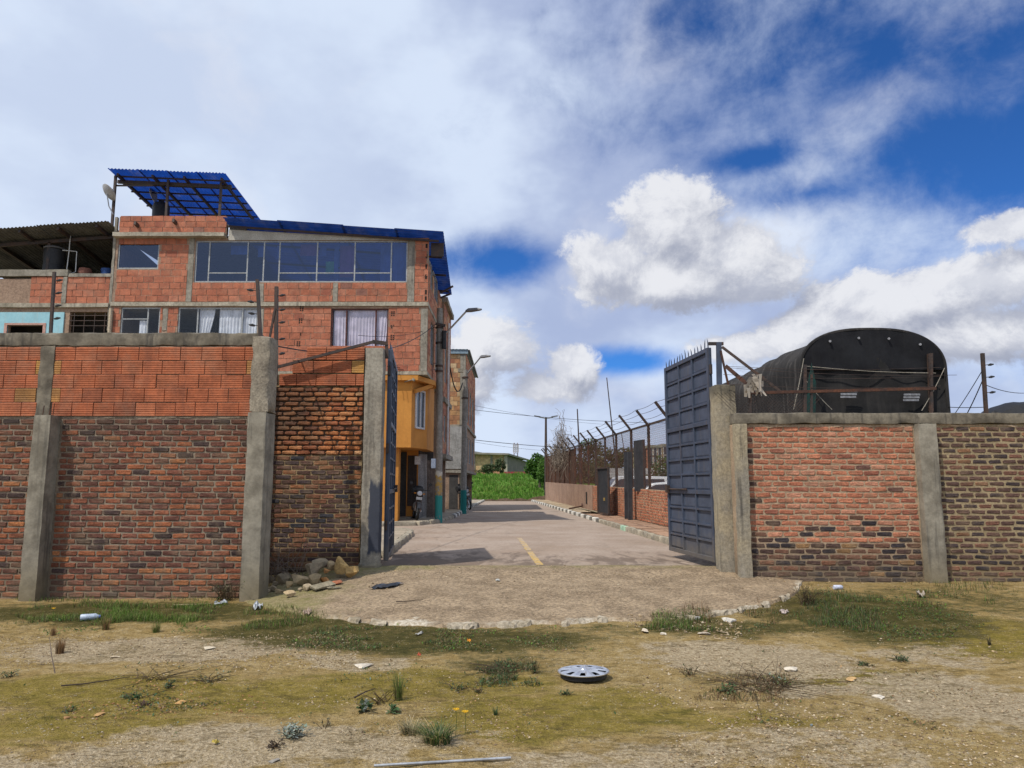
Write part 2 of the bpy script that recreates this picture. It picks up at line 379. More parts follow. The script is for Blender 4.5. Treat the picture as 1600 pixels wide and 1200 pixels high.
def ground_mat():
    m = bpy.data.materials.new('lot_dirt'); m.use_nodes = True; t = NT(m.node_tree); t.n.clear()
    P = t.add('ShaderNodeNewGeometry').outputs['Position']
    a = t.add('ShaderNodeAttribute', {'attribute_name': 'Col'}).outputs['Color']; r, g, b = t.sep(a)
    n1 = t.noise(P, 1.1, 7, .62); n2 = t.noise(P, 6., 7, .66); n3 = t.noise(P, 34., 5, .7); n4 = t.noise(P, 120., 3, .7)
    ps = t.vm('MULTIPLY', P, (1., 2.1, 1.)); n5 = t.noise(ps, 2.3, 8, .7, .6)
    sand = t.mix(t.ss(n2, .32, .68), (.28, .195, .072), (.395, .295, .14))
    sand = t.mix(t.m('MULTIPLY', t.ss(n5, .5, .68), .5), sand, (.17, .115, .04))
    moss = t.mix(t.ss(n2, .35, .65), (.19, .148, .028), (.27, .20, .055))
    moss = t.mix(t.m('MULTIPLY', t.ss(n5, .54, .66), .6), moss, (.095, .086, .02))
    pale = t.mix(t.ss(n3, .3, .66), (.31, .235, .14), (.45, .37, .25))
    dark = t.mix(t.ss(n2, .35, .66), (.048, .048, .013), (.115, .092, .027))
    nm = t.m('MULTIPLY', t.m('SUBTRACT', n5, .5), 1.5); nb = t.m('MULTIPLY', t.m('SUBTRACT', n2, .5), 1.6)
    col = t.mix(t.ss(t.m('ADD', r, t.m('ADD', nm, t.m('MULTIPLY', nb, .6))), .15, .6), sand, moss)
    col = t.mix(t.m('MULTIPLY', t.ss(t.m('ADD', g, t.m('ADD', t.m('MULTIPLY', nm, -.8), nb)), .28, .72), .9), col, pale)
    col = t.mix(t.ss(t.m('ADD', b, t.m('ADD', t.m('MULTIPLY', nm, .8), nb)), .32, .8), col, dark)
    col = t.mix(t.m('MULTIPLY', t.ss(n1, .55, .72), .35), col, (.16, .115, .032))
    grain = t.mix(t.ss(n4, .3, .7), (.70, .69, .67), (1.26, 1.26, 1.28)); col = t.mix(1., col, grain, 'MULTIPLY')
    crk = t.m('ADD', t.noise(t.vm('MULTIPLY', P, (1., 2.6, 1.)), 4.5, 4, .7, 1.2), t.m('MULTIPLY', n1, .25)); col = t.mix(t.m('MULTIPLY', t.ss(crk, .66, .74), .5), col, (.085, .062, .024))
    col = t.mix(1., col, t.mix(t.ss(n3, .34, .66), (.80, .79, .76), (1.16, 1.16, 1.17)), 'MULTIPLY')
    vo = t.add('ShaderNodeTexVoronoi', None, Vector=P, Scale=46.); vor = t.ss(vo.outputs[0], .34, .14)
    col = t.mix(t.m('MULTIPLY', t.m('MULTIPLY', vor, t.ss(n2, .48, .6)), .6), col, (.55, .49, .38))
    bs = t.add('ShaderNodeBsdfPrincipled', None, Base_Color=col, Roughness=.95); t.put(bs.inputs['Specular IOR Level'], .12)
    h = t.m('ADD', t.m('ADD', t.m('MULTIPLY', n3, 1.), t.m('MULTIPLY', n4, .45)), t.m('MULTIPLY', n2, 1.6))
    h = t.m('ADD', h, t.m('MULTIPLY', vor, .35))
    bp = t.add('ShaderNodeBump', None, Strength=.9, Distance=.028, Height=h); t.put(bs.inputs['Normal'], bp.outputs[0])
    t.add('ShaderNodeOutputMaterial', None, Surface=bs.outputs[0]); return m
GX0, GX1, GY0, GY1, GS = -9.2, 10.4, 3.6, 12.6, .045
g = MB(); nx = int((GX1-GX0)/GS); ny = int((GY1-GY0)/GS)
for j in range(ny+1):
    y = GY0+j*GS
    for i in range(nx+1):
        x = GX0+i*GS; g.v.append((x, y, gz(x, y))); mk = masks(x, y); g.c.append((mk[0], mk[1], mk[2], 1.))
for j in range(ny):
    for i in range(nx):
        a = j*(nx+1)+i; g.f.append((a, a+1, a+nx+2, a+nx+1))
def far_rect(x0, x1, y0, y1, z):
    g.quad((x0, y0, z), (x1, y0, z), (x1, y1, z), (x0, y1, z)); g.c += [(.4, .5, 0., 1.)]*4
XE, YE = GX0+nx*GS, GY0+ny*GS
far_rect(-60, 60, -60, GY0, -.02); far_rect(-60, GX0, GY0, YE, .06); far_rect(XE, 60, GY0, YE, .1)
far_rect(-60, 60, YE, 130, .19); far_rect(-2500, 2500, 130, 4000, .19); far_rect(-2500, -60, -60, 130, .1); far_rect(60, 2500, -60, 130, .1)
ground = g.build('ground', ground_mat(), smooth=True, local=True); tag(ground, 'dry sandy lot with moss and bare gravel patches', kind='structure')

# ---- concrete apron ramp between lot and street
def ramp_patch(t, P, col):
    x, y, z = t.sep(P)
    n = t.noise(P, 1.6, 6, .65); n2 = t.noise(P, 9, 5, .65)
    moss = t.ss(t.m('ADD', t.m('MULTIPLY', t.m('SUBTRACT', n, .5), 1.3), t.m('ADD', t.m('MULTIPLY', t.ss(x, -1., -3.4), .62), t.m('MULTIPLY', t.ss(y, 11.7, 12.4), .45))), .2, .66)
    col = t.mix(t.m('MULTIPLY', moss, .85), col, t.mix(t.ss(n2, .3, .7), (.13, .125, .035), (.24, .20, .09)))
    e = t.sep(t.add('ShaderNodeAttribute', {'attribute_name': 'Col'}).outputs['Color'])[0]
    en = t.m('ADD', e, t.m('ADD', t.m('MULTIPLY', t.m('SUBTRACT', n2, .5), .5), t.m('MULTIPLY', t.m('SUBTRACT', n, .5), .9)))
    col = t.mix(t.m('MULTIPLY', t.ss(en, .15, .07), t.m('MULTIPLY', t.ss(t.noise(P, 1.15, 3, .6), .40, .58), t.m('MULTIPLY', t.ss(x, -2.5, -1.7), .85))), col, t.mix(t.ss(t.noise(P, 26, 4, .7), .35, .65), (.30, .25, .175), (.60, .55, .45)))
    vo = t.add('ShaderNodeTexVoronoi', None, Vector=P, Scale=30.); col = t.mix(t.m('MULTIPLY', t.ss(vo.outputs[0], .3, .1), .55), col, (.46, .37, .27))
    return col
RAMP = mat('ramp_concrete', (.275, .205, .13), (.18, .13, .08), 2.6, .95, 1., 44, fine=.45, patch=ramp_patch)
NEWC = mat('broken_concrete_edge', (.40, .345, .26), (.22, .18, .12), 9., .95, .8, 60, fine=.25)
r = MB(); xs = [RF[0].x+.03+(RF[-1].x-RF[0].x-.06)*i/170 for i in range(171)]; NR = 60
for i, x in enumerate(xs):
    yf = ramp_front_y(x)+noise.noise(Vector((x*2.3, 1, 0)))*.10+noise.noise(Vector((x*9, 3, 0)))*.05
    yf = min(yf, 12.3); z0 = gz(x, yf)
    for j in range(NR+1):
        k = j/NR; y = yf+(12.75-yf)*k
        z = z0+.03+(.285-z0-.03)*sstep(-.25, .9, k)*1. - (.285-z0-.03)*sstep(-.25, .9, 0)*(1-k)
        r.c.append((min(1., y-yf), 0, 0, 1))
        if j == 0: y -= .03; z = z0-.05; r.v.append((x, y, z)); continue
        edge = sstep(.0, .9, min(x-xs[0], xs[-1]-x))
        zz = gz(x, y)+.02+(z-gz(x, y)-.02)*edge
        zz += (.055*sstep(11.2, 12.35, y)-.075*sstep(12.4, 12.75, y))*edge; q = Vector((x, y, 0)); zz += noise.noise(q*2.2)*.012+noise.noise(q*8)*.005+noise.noise(q*24)*.003
        r.v.append((x, y, max(zz, gz(x, y)+.006)))
for i in range(len(xs)-1):
    for j in range(NR):
        a = i*(NR+1)+j; r.f.append((a, a+NR+1, a+NR+2, a+1))
ramp = r.build('ramp', RAMP, smooth=True, local=True); tag(ramp, 'rough gravelly concrete ramp rising to the gateway', kind='structure')
# broken pale crust along the ramp's foot: thin ragged pieces of cement, some missing
rl = random.Random(21); x = RF[0].x+.15
while x < RF[-1].x-.1:
    L = rl.choice((rl.uniform(.06, .16), rl.uniform(.1, .5))); k = (x-RF[0].x)/(RF[-1].x-RF[0].x)
    if rl.random() < .26 and x > -2.1:
        b_ = MB(); n = max(3, int(L/.035)); w0 = rl.uniform(.03, .12)
        for i in range(n+1):
            xx = x+L*i/n; yf = min(ramp_front_y(xx), 12.2)+noise.noise(Vector((xx*2.3, 1, 0)))*.10+noise.noise(Vector((xx*9, 3, 0)))*.05
            e = .45+.55*math.sin(math.pi*min(1, max(0, (i+.2)/(n+.4)))); w = w0*e*(1+.7*noise.noise(Vector((xx*22, 1, 0)))); zb_ = gz(xx, yf)
            j = lambda: rl.uniform(-.012, .012)
            b_.v += [(xx, yf+w+.03+j(), zb_+.045+j()*.5), (xx+j(), yf+w*.3+j(), zb_+.046+j()*.8), (xx+j(), yf-w*.45+j(), zb_+.026+j()), (xx+j(), yf-w*.6-.015+j(), zb_-.012)]
        for i in range(n):
            for k_ in range(3): q = i*4+k_; b_.f.append((q+4, q, q+1, q+5))
        b_.build('cement_crust', NEWC, ramp, local=True)
    x += L*rl.uniform(.8, 1.25)

# ---- street
def road_patch(t, P, col):
    x, y, z = t.sep(P)
    n = t.noise(t.vm('MULTIPLY', P, (1.2, .35, 1.)), 1.3, 6, .6); n2 = t.noise(P, .5, 4, .6); n3 = t.noise(t.vm('MULTIPLY', P, (1.4, .5, 1.)), 2.2, 5, .6, .8)
    near = t.ss(y, 17.5, 13.2); left = t.ss(x, .8, -2.6)
    wet = t.ss(t.m('ADD', t.m('MULTIPLY', t.m('SUBTRACT', n3, .5), 1.5), t.m('ADD', t.m('MULTIPLY', near, .42), t.m('MULTIPLY', left, .2))), .24, .52)
    col = t.mix(t.m('MULTIPLY', wet, .72), col, (.105, .075, .055))
    col = t.mix(t.m('MULTIPLY', t.ss(n2, .5, .7), .4), col, (.27, .19, .13))
    col = t.mix(t.m('MULTIPLY', t.ss(n, .58, .72), .5), col, (.19, .15, .115))
    col = t.mix(t.m('MULTIPLY', t.ss(y, 13.2, 12.6), .6), col, (.17, .16, .06))
    return col
ROADM = mat('street_concrete', (.335, .265, .21), (.27, .205, .155), .8, .9, .35, 30, fine=.16, patch=road_patch)
ZR, ZP = .28, .42
def kx_r(y): return 4.45-.0455*y           # kerb line on the fence side
def kx_l(y): return -2.45-.0*y
rd = MB()
ys = [12.35+i*.5 for i in range(102)]
for y in ys:
    for k in range(9):
        x = -4.2+(kx_r(y)+.3+4.2)*k/8; rd.v.append((x, y, ZR+noise.noise(Vector((x*.6, y*.3, 0)))*.012))
for i in range(len(ys)-1):
    for k in range(8): a = i*9+k; rd.f.append((a, a+1, a+10, a+9))
rd.quad((-26, 21.9, ZR-.004), (-4.1, 21.9, ZR-.004), (-4.1, 25.2, ZR-.004), (-26, 25.2, ZR-.004))
road = rd.build('road', ROADM, smooth=True, local=True); tag(road, 'worn tan concrete street with damp stains', kind='structure')
def worn(t, P, col): return t.mix(t.ss(t.m('ADD', t.noise(P, 9, 5, .7), t.m('MULTIPLY', t.ss(t.sep(P)[1], 13.5, 19.), .10)), .46, .66), col, (.35, .28, .22))
YEL = mat('worn_yellow_line', (.52, .34, .10), (.42, .29, .11), 6., .8, .2, 40, fine=.3, patch=worn)
for y0, y1 in ((13.0, 15.6), (15.8, 19.5)):
    mk = MB(); c = lambda y: .48-.045*(y-13)
    n = 16
    for i in range(n+1):
        y = y0+(y1-y0)*i/n; w = .06+.02*noise.noise(Vector((y*5, 0, 0)))
        for s_ in (-1, 1): xx = c(y)+s_*w; mk.v.append((xx, y, ZR+noise.noise(Vector((xx*.6, y*.3, 0)))*.012+.006))
    for i in range(n): mk.f.append((2*i, 2*i+1, 2*i+3, 2*i+2))
    mk.build('lane_marking', YEL, road, local=True)

# ---- kerbs: one stone each
KERB = mat('kerb_concrete', (.36, .32, .25), None, 3., .92, .5, 40, src='obj', fine=.2, streak=.3)
def stone_mesh(L, name):
    b = MB(); b.rough(-.5*L, .5*L, -.09, .09, -.2, .15, .09, .008, 4., rnd_edge=.02)
    return b.mesh(name, KERB, True)
KM = [stone_mesh(.78, 'kerb_stone') for _ in range(3)]
def kerb(label, pts, painted, step=.8):
    k = thing('kerb', label, None, (pts[0][0], pts[0][1], ZR)); k['kind'] = 'structure'
    i = 0
    for a, b in zip(pts, pts[1:]):
        a = Vector((*a, 0)); b = Vector((*b, 0)); L = (b-a).length; n = max(1, int(L/step)); d = (b-a)/n
        for q in range(n):
            p = a+d*(q+.5); o = bpy.data.objects.new('kerb_stone', KM[i % 3]); put(o, k)
            o.location = (p.x, p.y, ZR+rnd.uniform(-.012, .004)); o.rotation_euler = (rnd.uniform(-.03, .03), 0, math.atan2(d.y, d.x)+rnd.uniform(-.02, .02))
            o.scale = (d.length/.79*.985, 1, 1)
            v = rnd.uniform(.8, 1.1); w = painted(p.y, i)
            o.color = (.62, .60, .54, 1) if w == 1 else (.16, .15, .13, 1) if w == 2 else (.34, .50, .36, 1) if w == 3 else (.33*v, .29*v, .22*v, 1)
            i += 1
kerb('grey kerb painted with white stones towards its far end along the fence', [(kx_r(y), y) for y in (14.2, 24, 36, 48, 62)],
     lambda y, i: (1 if i % 2 else 2) if y > 27 else (3 if 22.2 < y < 23 else 0))
kerb('short rounded kerb just inside the gateway beside the open gate leaf', [(-2.42, 14.3), (-2.75, 20.6), (-2.98, 21.5), (-3.5, 21.95), (-8, 22.0)], lambda y, i: 0)
kerb('kerb in front of the row of houses with two white stones', [(-12, 25.1), (-4.2, 25.1), (-3.2, 25.5), (-2.62, 27.2), (-2.45, 30), (-2.4, 45), (-2.35, 62)], lambda y, i: (1 if i % 2 else 2) if y > 31 else 0, .8)
PAV = mat('pavement_concrete', (.36, .30, .22), (.24, .20, .15), 1.2, .92, .4, 35, fine=.2)
PAVR = mat('red_paving', (.34, .2, .13), None, 1.2, .92, .3, 35, fine=.2, src='obj', dirt=0)
def slab(name, poly, label, m=PAV, z0=.1, z1=ZP):
    b = MB(); b.prism(poly, z0, z1); o = b.build(name, m); tag(o, label, kind='structure'); return o
slab('pavement', [(-9, 14.2), (-2.5, 14.2), (-2.82, 20.6), (-3.05, 21.4), (-3.55, 21.86), (-9, 21.9)], 'grey pavement behind the open gate leaf', z1=ZP-.012)
slab('pavement', [(-14, 25.2), (-4.2, 25.2), (-3.25, 25.6), (-2.7, 27.25), (-2.54, 30), (-2.48, 45), (-2.43, 62), (-6, 62), (-14, 40)], 'dusty pavement before the row of houses', z1=ZP-.012)
pv = thing('pavement', 'reddish slab pavement between kerb and fence', None, (4, 15, .1)); pv['kind'] = 'structure'
fx = lambda y: 5.55-.045*y
b = MB(); ys = [14.4, 62]; b.prism([(kx_r(14.4)+.09, 14.4), (fx(14.4), 14.4), (fx(62), 62), (kx_r(62)+.09, 62)], .1, ZP-.03); b.build('bedding', PAV, pv)
sm = MB(); sm.rough(-.5, .5, -.5, .5, -.05, .0, .25, .006, 5., rnd_edge=.012); SM = sm.mesh('paving_slab', PAVR, False)
y = 14.5
while y < 61:
    x0, x1 = kx_r(y+.35)+.1, fx(y+.35)-.0; n = 2
    for q in range(n):
        o = bpy.data.objects.new('paving_slab', SM); put(o, pv); w = (x1-x0)/n
        o.location = (x0+w*(q+.5), y+.35, ZP+rnd.uniform(-.01, .006)); o.scale = (w-.015, .69, 1); o.rotation_euler = (rnd.uniform(-.012, .012), rnd.uniform(-.012, .012), .045)
        v = rnd.uniform(.75, 1.15); o.color = (.33*v, .21*v, .14*v, 1) if y < 34 else (.38*v, .30*v, .2*v, 1)
    y += .7

# ---- green field at the end of the street
FIELD = mat('field_grass', (.10, .215, .02), (.06, .14, .014), .5, .9, .6, 6, fine=.3)
def fz(x, y): return .22+2.75*sstep(61.5, 94, y)*(.93+.1*noise.noise(Vector((x*.12, y*.1, 0))))+.22*noise.noise(Vector((x*.5, y*.35, 2)))*sstep(62, 66, y)+.1*noise.noise(Vector((x*1.6, y*1.2, 2)))*sstep(62, 66, y)
fm = MB(); NX, NY = 110, 70
for j in range(NY+1):
    y = 62.3+(150-62.3)*(j/NY)**1.5
    for i in range(NX+1): x = -38+66*i/NX; fm.v.append((x, y, fz(x, y)))
for j in range(NY):
    for i in range(NX): a = j*(NX+1)+i; fm.f.append((a, a+1, a+NX+2, a+NX+1))
fld = fm.build('field', FIELD, smooth=True, local=True); tag(fld, 'lush green field rising at the end of the street', kind='structure')
LEAF = sheet('leaf', (.1, .2, .03), 'leaf', .6)
gb = MB(); rg = random.Random(3)
for _ in range(26000):
    y = 62.5+36*rg.random()**1.4; x = rg.uniform(-7, 6)*(y/62)-1; z = fz(x, y)-.03
    h = rg.uniform(.12, .42)*(1.3 if noise.noise(Vector((x*.6, y*.4, 7))) > .15 else .8); a = rg.uniform(0, 6.28); w = rg.uniform(.03, .09)
    k = rg.uniform(.6, 1.3); c = (.10*k, .225*k, .024*k) if rg.random() < .7 else (.20*k, .27*k, .06*k)
    gb.tri((x-w*math.cos(a), y-w*math.sin(a), z), (x+w*math.cos(a), y+w*math.sin(a), z), (x+rg.uniform(-.15, .15), y+rg.uniform(-.15, .15), z+h), c)
tag(gb.build('field_grass', LEAF, local=True), 'tall bright green grass covering the field', 'grass', kind='stuff')
SOIL = mat('soil_bank', (.10, .065, .04), (.05, .035, .02), 2., .95, .8, 20)
sb = MB()
for i in range(60):
    x = -3.2+8.2*i/59
    for j, (yy, zz) in enumerate(((62.0, .24), (62.35, .40+.22*abs(noise.noise(Vector((x*.8, 0, 0))))), (63.0, .3))): sb.v.append((x, yy+.25*noise.noise(Vector((x, j, 0))), zz+(.12*noise.noise(Vector((x*1.7, j, 5))) if j == 1 else 0)+(.35*sstep(1.2, 3, x) if j == 1 else 0)))
for i in range(59):
    for j in range(2): a = i*3+j; sb.f.append((a, a+3, a+4, a+1))
tag(sb.build('soil_bank', SOIL, local=True), 'low bank of bare brown soil at the street end', kind='structure')

# ================================================================== MASONRY HELPERS
def brick_mesh(name, mat_, bev=(.03, .09), proud=.012, jit=.02, seed=0):
    q = random.Random(seed); b = MB(); vs = []; bx_, bz_ = bev
    j = lambda s: q.uniform(-s, s)
    cx_, cz_ = bev[0]*1.7, bev[1]*1.5                          # worn corners
    ring = [(-.5+cx_, -.5), (.5-cx_, -.5), (.5, -.5+cz_), (.5, .5-cz_), (.5-cx_, .5), (-.5+cx_, .5), (-.5, .5-cz_), (-.5, -.5+cz_)]
    for x, z in ring: vs.append((x, .02, z))
    for x, z in ring: vs.append((x+j(jit*.6), -proud*.3, z+j(jit*1.7)))
    for x, z in ring: vs.append((x*(1-bx_*2)+j(jit*.4), -proud+j(.0035), z*(1-bz_*2)+j(jit)))
    vs.append((j(.1), -proud-.001+j(.002), j(.1)))
    fs = [(16+k, 16+(k+1) % 8, 24) for k in range(8)]
    for k in range(8):
        n = (k+1) % 8; fs += [(k, n, 8+n, 8+k), (8+k, 8+n, 16+n, 16+k)]
    b.add(vs, fs); return b.mesh(name, mat_)
def block_mesh(name, mat_, grooves=6, proud=.018, seed=0):
    """hollow clay block: horizontal ribs across the face"""
    q = random.Random(seed); b = MB(); prof = [(.02, -.5), (-proud*.7, -.5)]
    for k in range(grooves):
        z0 = -.5+(k+.12)/grooves; z1 = -.5+(k+.82)/grooves; zg = -.5+(k+.97)/grooves
        prof += [(-proud+q.uniform(-.001, .001), z0), (-proud+q.uniform(-.001, .001), z1)]
        if k < grooves-1: prof.append((-proud+.012, zg))
    prof += [(-proud*.7, .5), (.02, .5)]; n = len(prof); vs = []
    for x in (-.5, .5):
        for (y, z) in prof: vs.append((x, y, z))
    fs = [(i, n+i, n+i+1, i+1) for i in range(n-1)]+[tuple(range(n)), tuple(range(n, 2*n))[::-1]]
    b.add(vs, fs); return b.mesh(name, mat_)
BR = {}
for tname, (kw, fn) in {'brick': (dict(bev=(.028, .1), proud=.011, jit=.05), brick_mesh), 'rough': (dict(bev=(.05, .16), proud=.022, jit=.08), brick_mesh),
                        'flush': (dict(bev=(.035, .13), proud=.008, jit=.09), brick_mesh), 'plain': (dict(bev=(.012, .02), proud=.010, jit=.012), brick_mesh),
                        'block': (dict(grooves=6), block_mesh)}.items():
    mo, ma = (BLOCK_O, BLOCK_A) if tname in ('block', 'plain') else (BRICK_O, BRICK_A)
    BR[tname] = [fn('clay_block' if tname in ('block', 'plain') else 'brick', mo, seed=s, **kw) for s in range(6)], ma
def fill(parent, plane, rects, bw, bh, joint, pal, typ='brick', axis='x', holes=(), name='brick', keep=300, prefer=None, jy=.004, rot=.012, z_base=None):
    """lay bricks course by course into rectangles (u0, u1, z0, z1) of an upright plane; the first KEEP as objects of their own, the rest joined"""
    meshes, ma = BR[typ]; items = []
    for (u0, u1, z0, z1) in rects:
        n = max(1, int(round((z1-z0)/bh))); ch = (z1-z0)/n
        for r_ in range(n):
            za = z0+r_*ch; zb = za+ch; cuts = [(u0, u1)]
            for (h0, h1, hz0, hz1) in holes:
                if min(zb, hz1)-max(za, hz0) > ch*.35:
                    nc = []
                    for (a, b) in cuts:
                        if h0 > a: nc.append((a, min(b, h0)))
                        if h1 < b: nc.append((max(a, h1), b))
                    cuts = [(a, b) for a, b in nc if b-a > .03]
            off = (.5*bw if r_ % 2 else 0)+rnd.uniform(-.1, .1)*bw
            for (a, b) in cuts:
                u = u0-off
                while u < b:
                    w = bw*rnd.uniform(.93, 1.07); s = max(u, a); e = min(u+w, b)
                    if e-s > max(.05, .2*bw): items.append((s+joint/2, e-joint/2, za+joint/2, zb-joint/2))
                    u += w
    rnd.shuffle(items)
    if prefer: items.sort(key=prefer)
    else: items.sort(key=lambda i: -(i[1]-i[0])*(i[3]-i[2]) if len(items) > keep else 0)
    ang = {'x': 0., 'y': math.pi/2, '-y': -math.pi/2}[axis]; Rz = Matrix.Rotation(ang, 4, 'Z'); rest = MB()
    for i, (s, e, za, zb) in enumerate(items):
        cu, cz = (s+e)/2, (za+zb)/2; c = pal(cu, cz); dp = rnd.uniform(-jy, jy); me = rnd.choice(meshes)
        if axis == 'x': loc = Vector((cu, plane+dp, cz))
        else: loc = Vector((plane+dp, cu, cz)) if not callable(plane) else Vector((plane(cu)+dp, cu, cz))
        rx = rnd.gauss(0, rot)
        if i < keep:
            o = bpy.data.objects.new(name, me); put(o, parent); o.location = loc; o.rotation_euler = (0, rx if axis == 'x' else 0, ang)
            o.scale = (e-s, 1, zb-za); o.color = (*c, 1)
        else:
            M = Matrix.Translation(loc) @ Rz @ Matrix.Diagonal((e-s, 1, zb-za, 1))
            rest.add([M @ v.co for v in me.vertices], [tuple(p.vertices) for p in me.polygons], c)
    if rest.v: tag(rest.build(name+'_remainder', ma, parent), None, kind='stuff')
def pick(pal, vary=.18):
    tot = sum(p[0] for p in pal)
    def f(u, z):
        k = rnd.uniform(0, tot)
        for w, c in pal:
            k -= w
            if k <= 0: break
        v = rnd.uniform(1-vary, 1+vary); return tuple(x*v for x in c)
    return f
def holed(b, u0, u1, z0, z1, holes, d0, d1, axis='x'):
    """upright slab with rectangular openings"""
    us = sorted({u0, u1, *[min(max(h[i], u0), u1) for h in holes for i in (0, 1)]}); zs = sorted({z0, z1, *[min(max(h[i], z0), z1) for h in holes for i in (2, 3)]})
    for a, c in zip(us, us[1:]):
        run = None
        for e, g_ in zip(zs, zs[1:]):
            m_, n_ = (a+c)/2, (e+g_)/2
            if any(h[0] < m_ < h[1] and h[2] < n_ < h[3] for h in holes): run = None; continue
            if axis == 'x': b.bx(a, c, d0, d1, e, g_)
            else: b.bx(d0, d1, a, c, e, g_)
    return b

# ================================================================== LEFT BOUNDARY WALL
MORT1 = mat('grey_mortar', (.27, .215, .155), (.19, .15, .11), 2.5, .95, .6, 60, dirt=.7, dirtc=(.20, .155, .1), dirtz=(.1, .8), streak=.3)
Y1 = 10.7
zt, zc, zk, zb = at(0, 519, Y1).z, at(0, 541, Y1).z, at(0, 652, Y1).z, -.1
xr = at(388, 760, Y1).x; xl = -8.6
w1 = thing('brick_wall', 'long boundary wall of dark red brick topped by ribbed orange clay blocks, left of the gateway', 'wall', ((xl+xr)/2, Y1, 0))
b = MB(); b.bx(xl, xr, Y1, Y1+.2, zb, zc); b.build('mortar_core', MORT1, w1)
b = MB(); b.rough(xl, xr+.06, Y1-.03, Y1+.24, zc-.004, zt, .1, .014, 3., rnd_edge=.015); b.build('coping_beam', CONC_D, w1, smooth=True)
# mortar squeezed out under the coping and between blocks and brickwork
b = MB(); b.rough(xl, xr, Y1-.014, Y1+.02, zk-.022, zk+.014, .06, .012, 5.); b.build('mortar_bed', MORT1, w1, smooth=True)
cx0, cx1 = at(51, 660, Y1-.25).x, at(76, 660, Y1-.25).x
colx = at(66, 560, Y1).x, at(85, 560, Y1).x
b = MB(); b.rough(cx0, cx1+.02, Y1-.25, Y1+.05, zb, zk+.02, .09, .006, 2., rnd_edge=.008); b.build('concrete_column', CONC, w1, smooth=True)
b = MB(); b.rough(colx[0]-.03, colx[1]+.02, Y1-.035, Y1+.05, zk+.01, zc+.01, .08, .016, 4.); b.build('column_extension', CONC_D, w1, smooth=True)
b = MB()
for x in (cx0+.05, cx1-.03, cx0+.14): b.tube([(x, Y1-.12, zk), (x+.01, Y1-.12, zk+rnd.uniform(.1, .2))], .006, 5)
b.build('rebar_end', RUST, w1)
dx0, dx1 = at(386, 660, Y1-.32).x, at(416, 660, Y1-.32).x
b = MB(); b.rough(dx0, dx1, Y1-.32, Y1+.1, zb, zk+.05, .09, .006, 2., rnd_edge=.008); b.build('concrete_column', CONC, w1, smooth=True)
b = MB(); b.rough(dx0+.0, dx1+.012, Y1-.30, Y1+.1, zk+.045, at(400, 524, Y1-.3).z, .08, .011, 4., rnd_edge=.018); b.build('column_extension', mat('coarse_concrete', (.33, .285, .215), (.20, .17, .13), 4., .95, 1., 60, fine=.3, streak=.3), w1, smooth=True)
P_LOW = pick([(6, (.225, .080, .044)), (3, (.135, .056, .040)), (3, (.285, .10, .046)), (1.4, (.062, .04, .036)), (2.5, (.18, .07, .045)), (.7, (.34, .135, .055))])
pl = lambda i: (0 if (i[0]+i[1])/2 > -7.5 else 1, -(i[1]-i[0]))
fill(w1, Y1, [(cx1+.04, dx0+.02, zb+.02, zk-.02), (xl, cx0-.01, zb+.02, zk-.02)], .243, .0815, .021, P_LOW, 'brick', prefer=lambda i: (0 if -6.7 < (i[0]+i[1])/2 else 1, rnd.random()))
P_BLK = pick([(8, (.41, .132, .062)), (3, (.39, .122, .057)), (2, (.43, .148, .072)), (.3, (.31, .105, .055))], .06)
P_OCH = pick([(1, (.46, .25, .075)), (1, (.40, .20, .07))])
zone = []
def pb(u, z):
    near = min(abs(u-colx[0]+.1), abs(u-colx[1]-.1), abs(u-dx0-.05))
    return P_OCH(u, z) if near < .1 and int((z-zk)/.2086) in (1, 3) else P_BLK(u, z)
fill(w1, Y1, [(colx[1]+.01, dx0+.06, zk+.012, zc-.01), (xl, colx[0]-.01, zk+.012, zc-.01)], .305, .2086, .011, pb, 'block', name='clay_block', jy=.006, rot=.004)

# ---- steel posts of the wire strands on the left wall
def post(label, pts, r=.022, ins=(), wires=(), m=STEEL_D, cat='post', side=-1, grp='steel posts for wire on the walls', insul=None):
    p0 = Vector(pts[0]); th = thing('fence_post', label, cat, p0, group=grp)
    b = MB()
    for a, c in zip(pts, pts[1:]): b.bar(a, c, r*2, r*2)
    b.build('shaft', m, th)
    for k in ins:
        q = Vector(pts[0]).lerp(Vector(pts[-1]), k); b = MB(); b.tube([q, q+Vector((side*.07, -.03, .01))], .006, 5); b.build('bracket', m, th)
        b = MB(); b.tube([q+Vector((side*.06, -.03, 0)), q+Vector((side*.1, -.03, .01)), q+Vector((side*.15, -.03, .015))], [.012, .022, .009], 6); b.build('insulator', insul or BLKP, th)
    return th
BLKP = mat('black_plastic', (.02, .02, .022), (.03, .03, .03), 4., .5, .1, 40)
post('slim rusty post on the wall before the turquoise storey', [at(79, 524, 10.8), at(85, 425, 10.8)], .019, (.25, .45, .65, .85), side=1)
post('leaning rusty post with insulators rising from the thick column top', [at(407, 528, 10.6), at(402, 437, 10.6)], .022, (.2, .4, .6, .8))
pp = post('upright dark post behind the thick column with side stubs', [at(431, 600, 11.4), at(432, 448, 11.4)], .026, (.3, .45, .62, .75, .9), side=1)
b = MB(); b.bar(at(420, 535, 11.38), at(430, 482, 11.38), .03); b.bar(at(427, 555, 11.38), at(431, 575, 11.38), .03); b.build('brace', STEEL_D, pp)

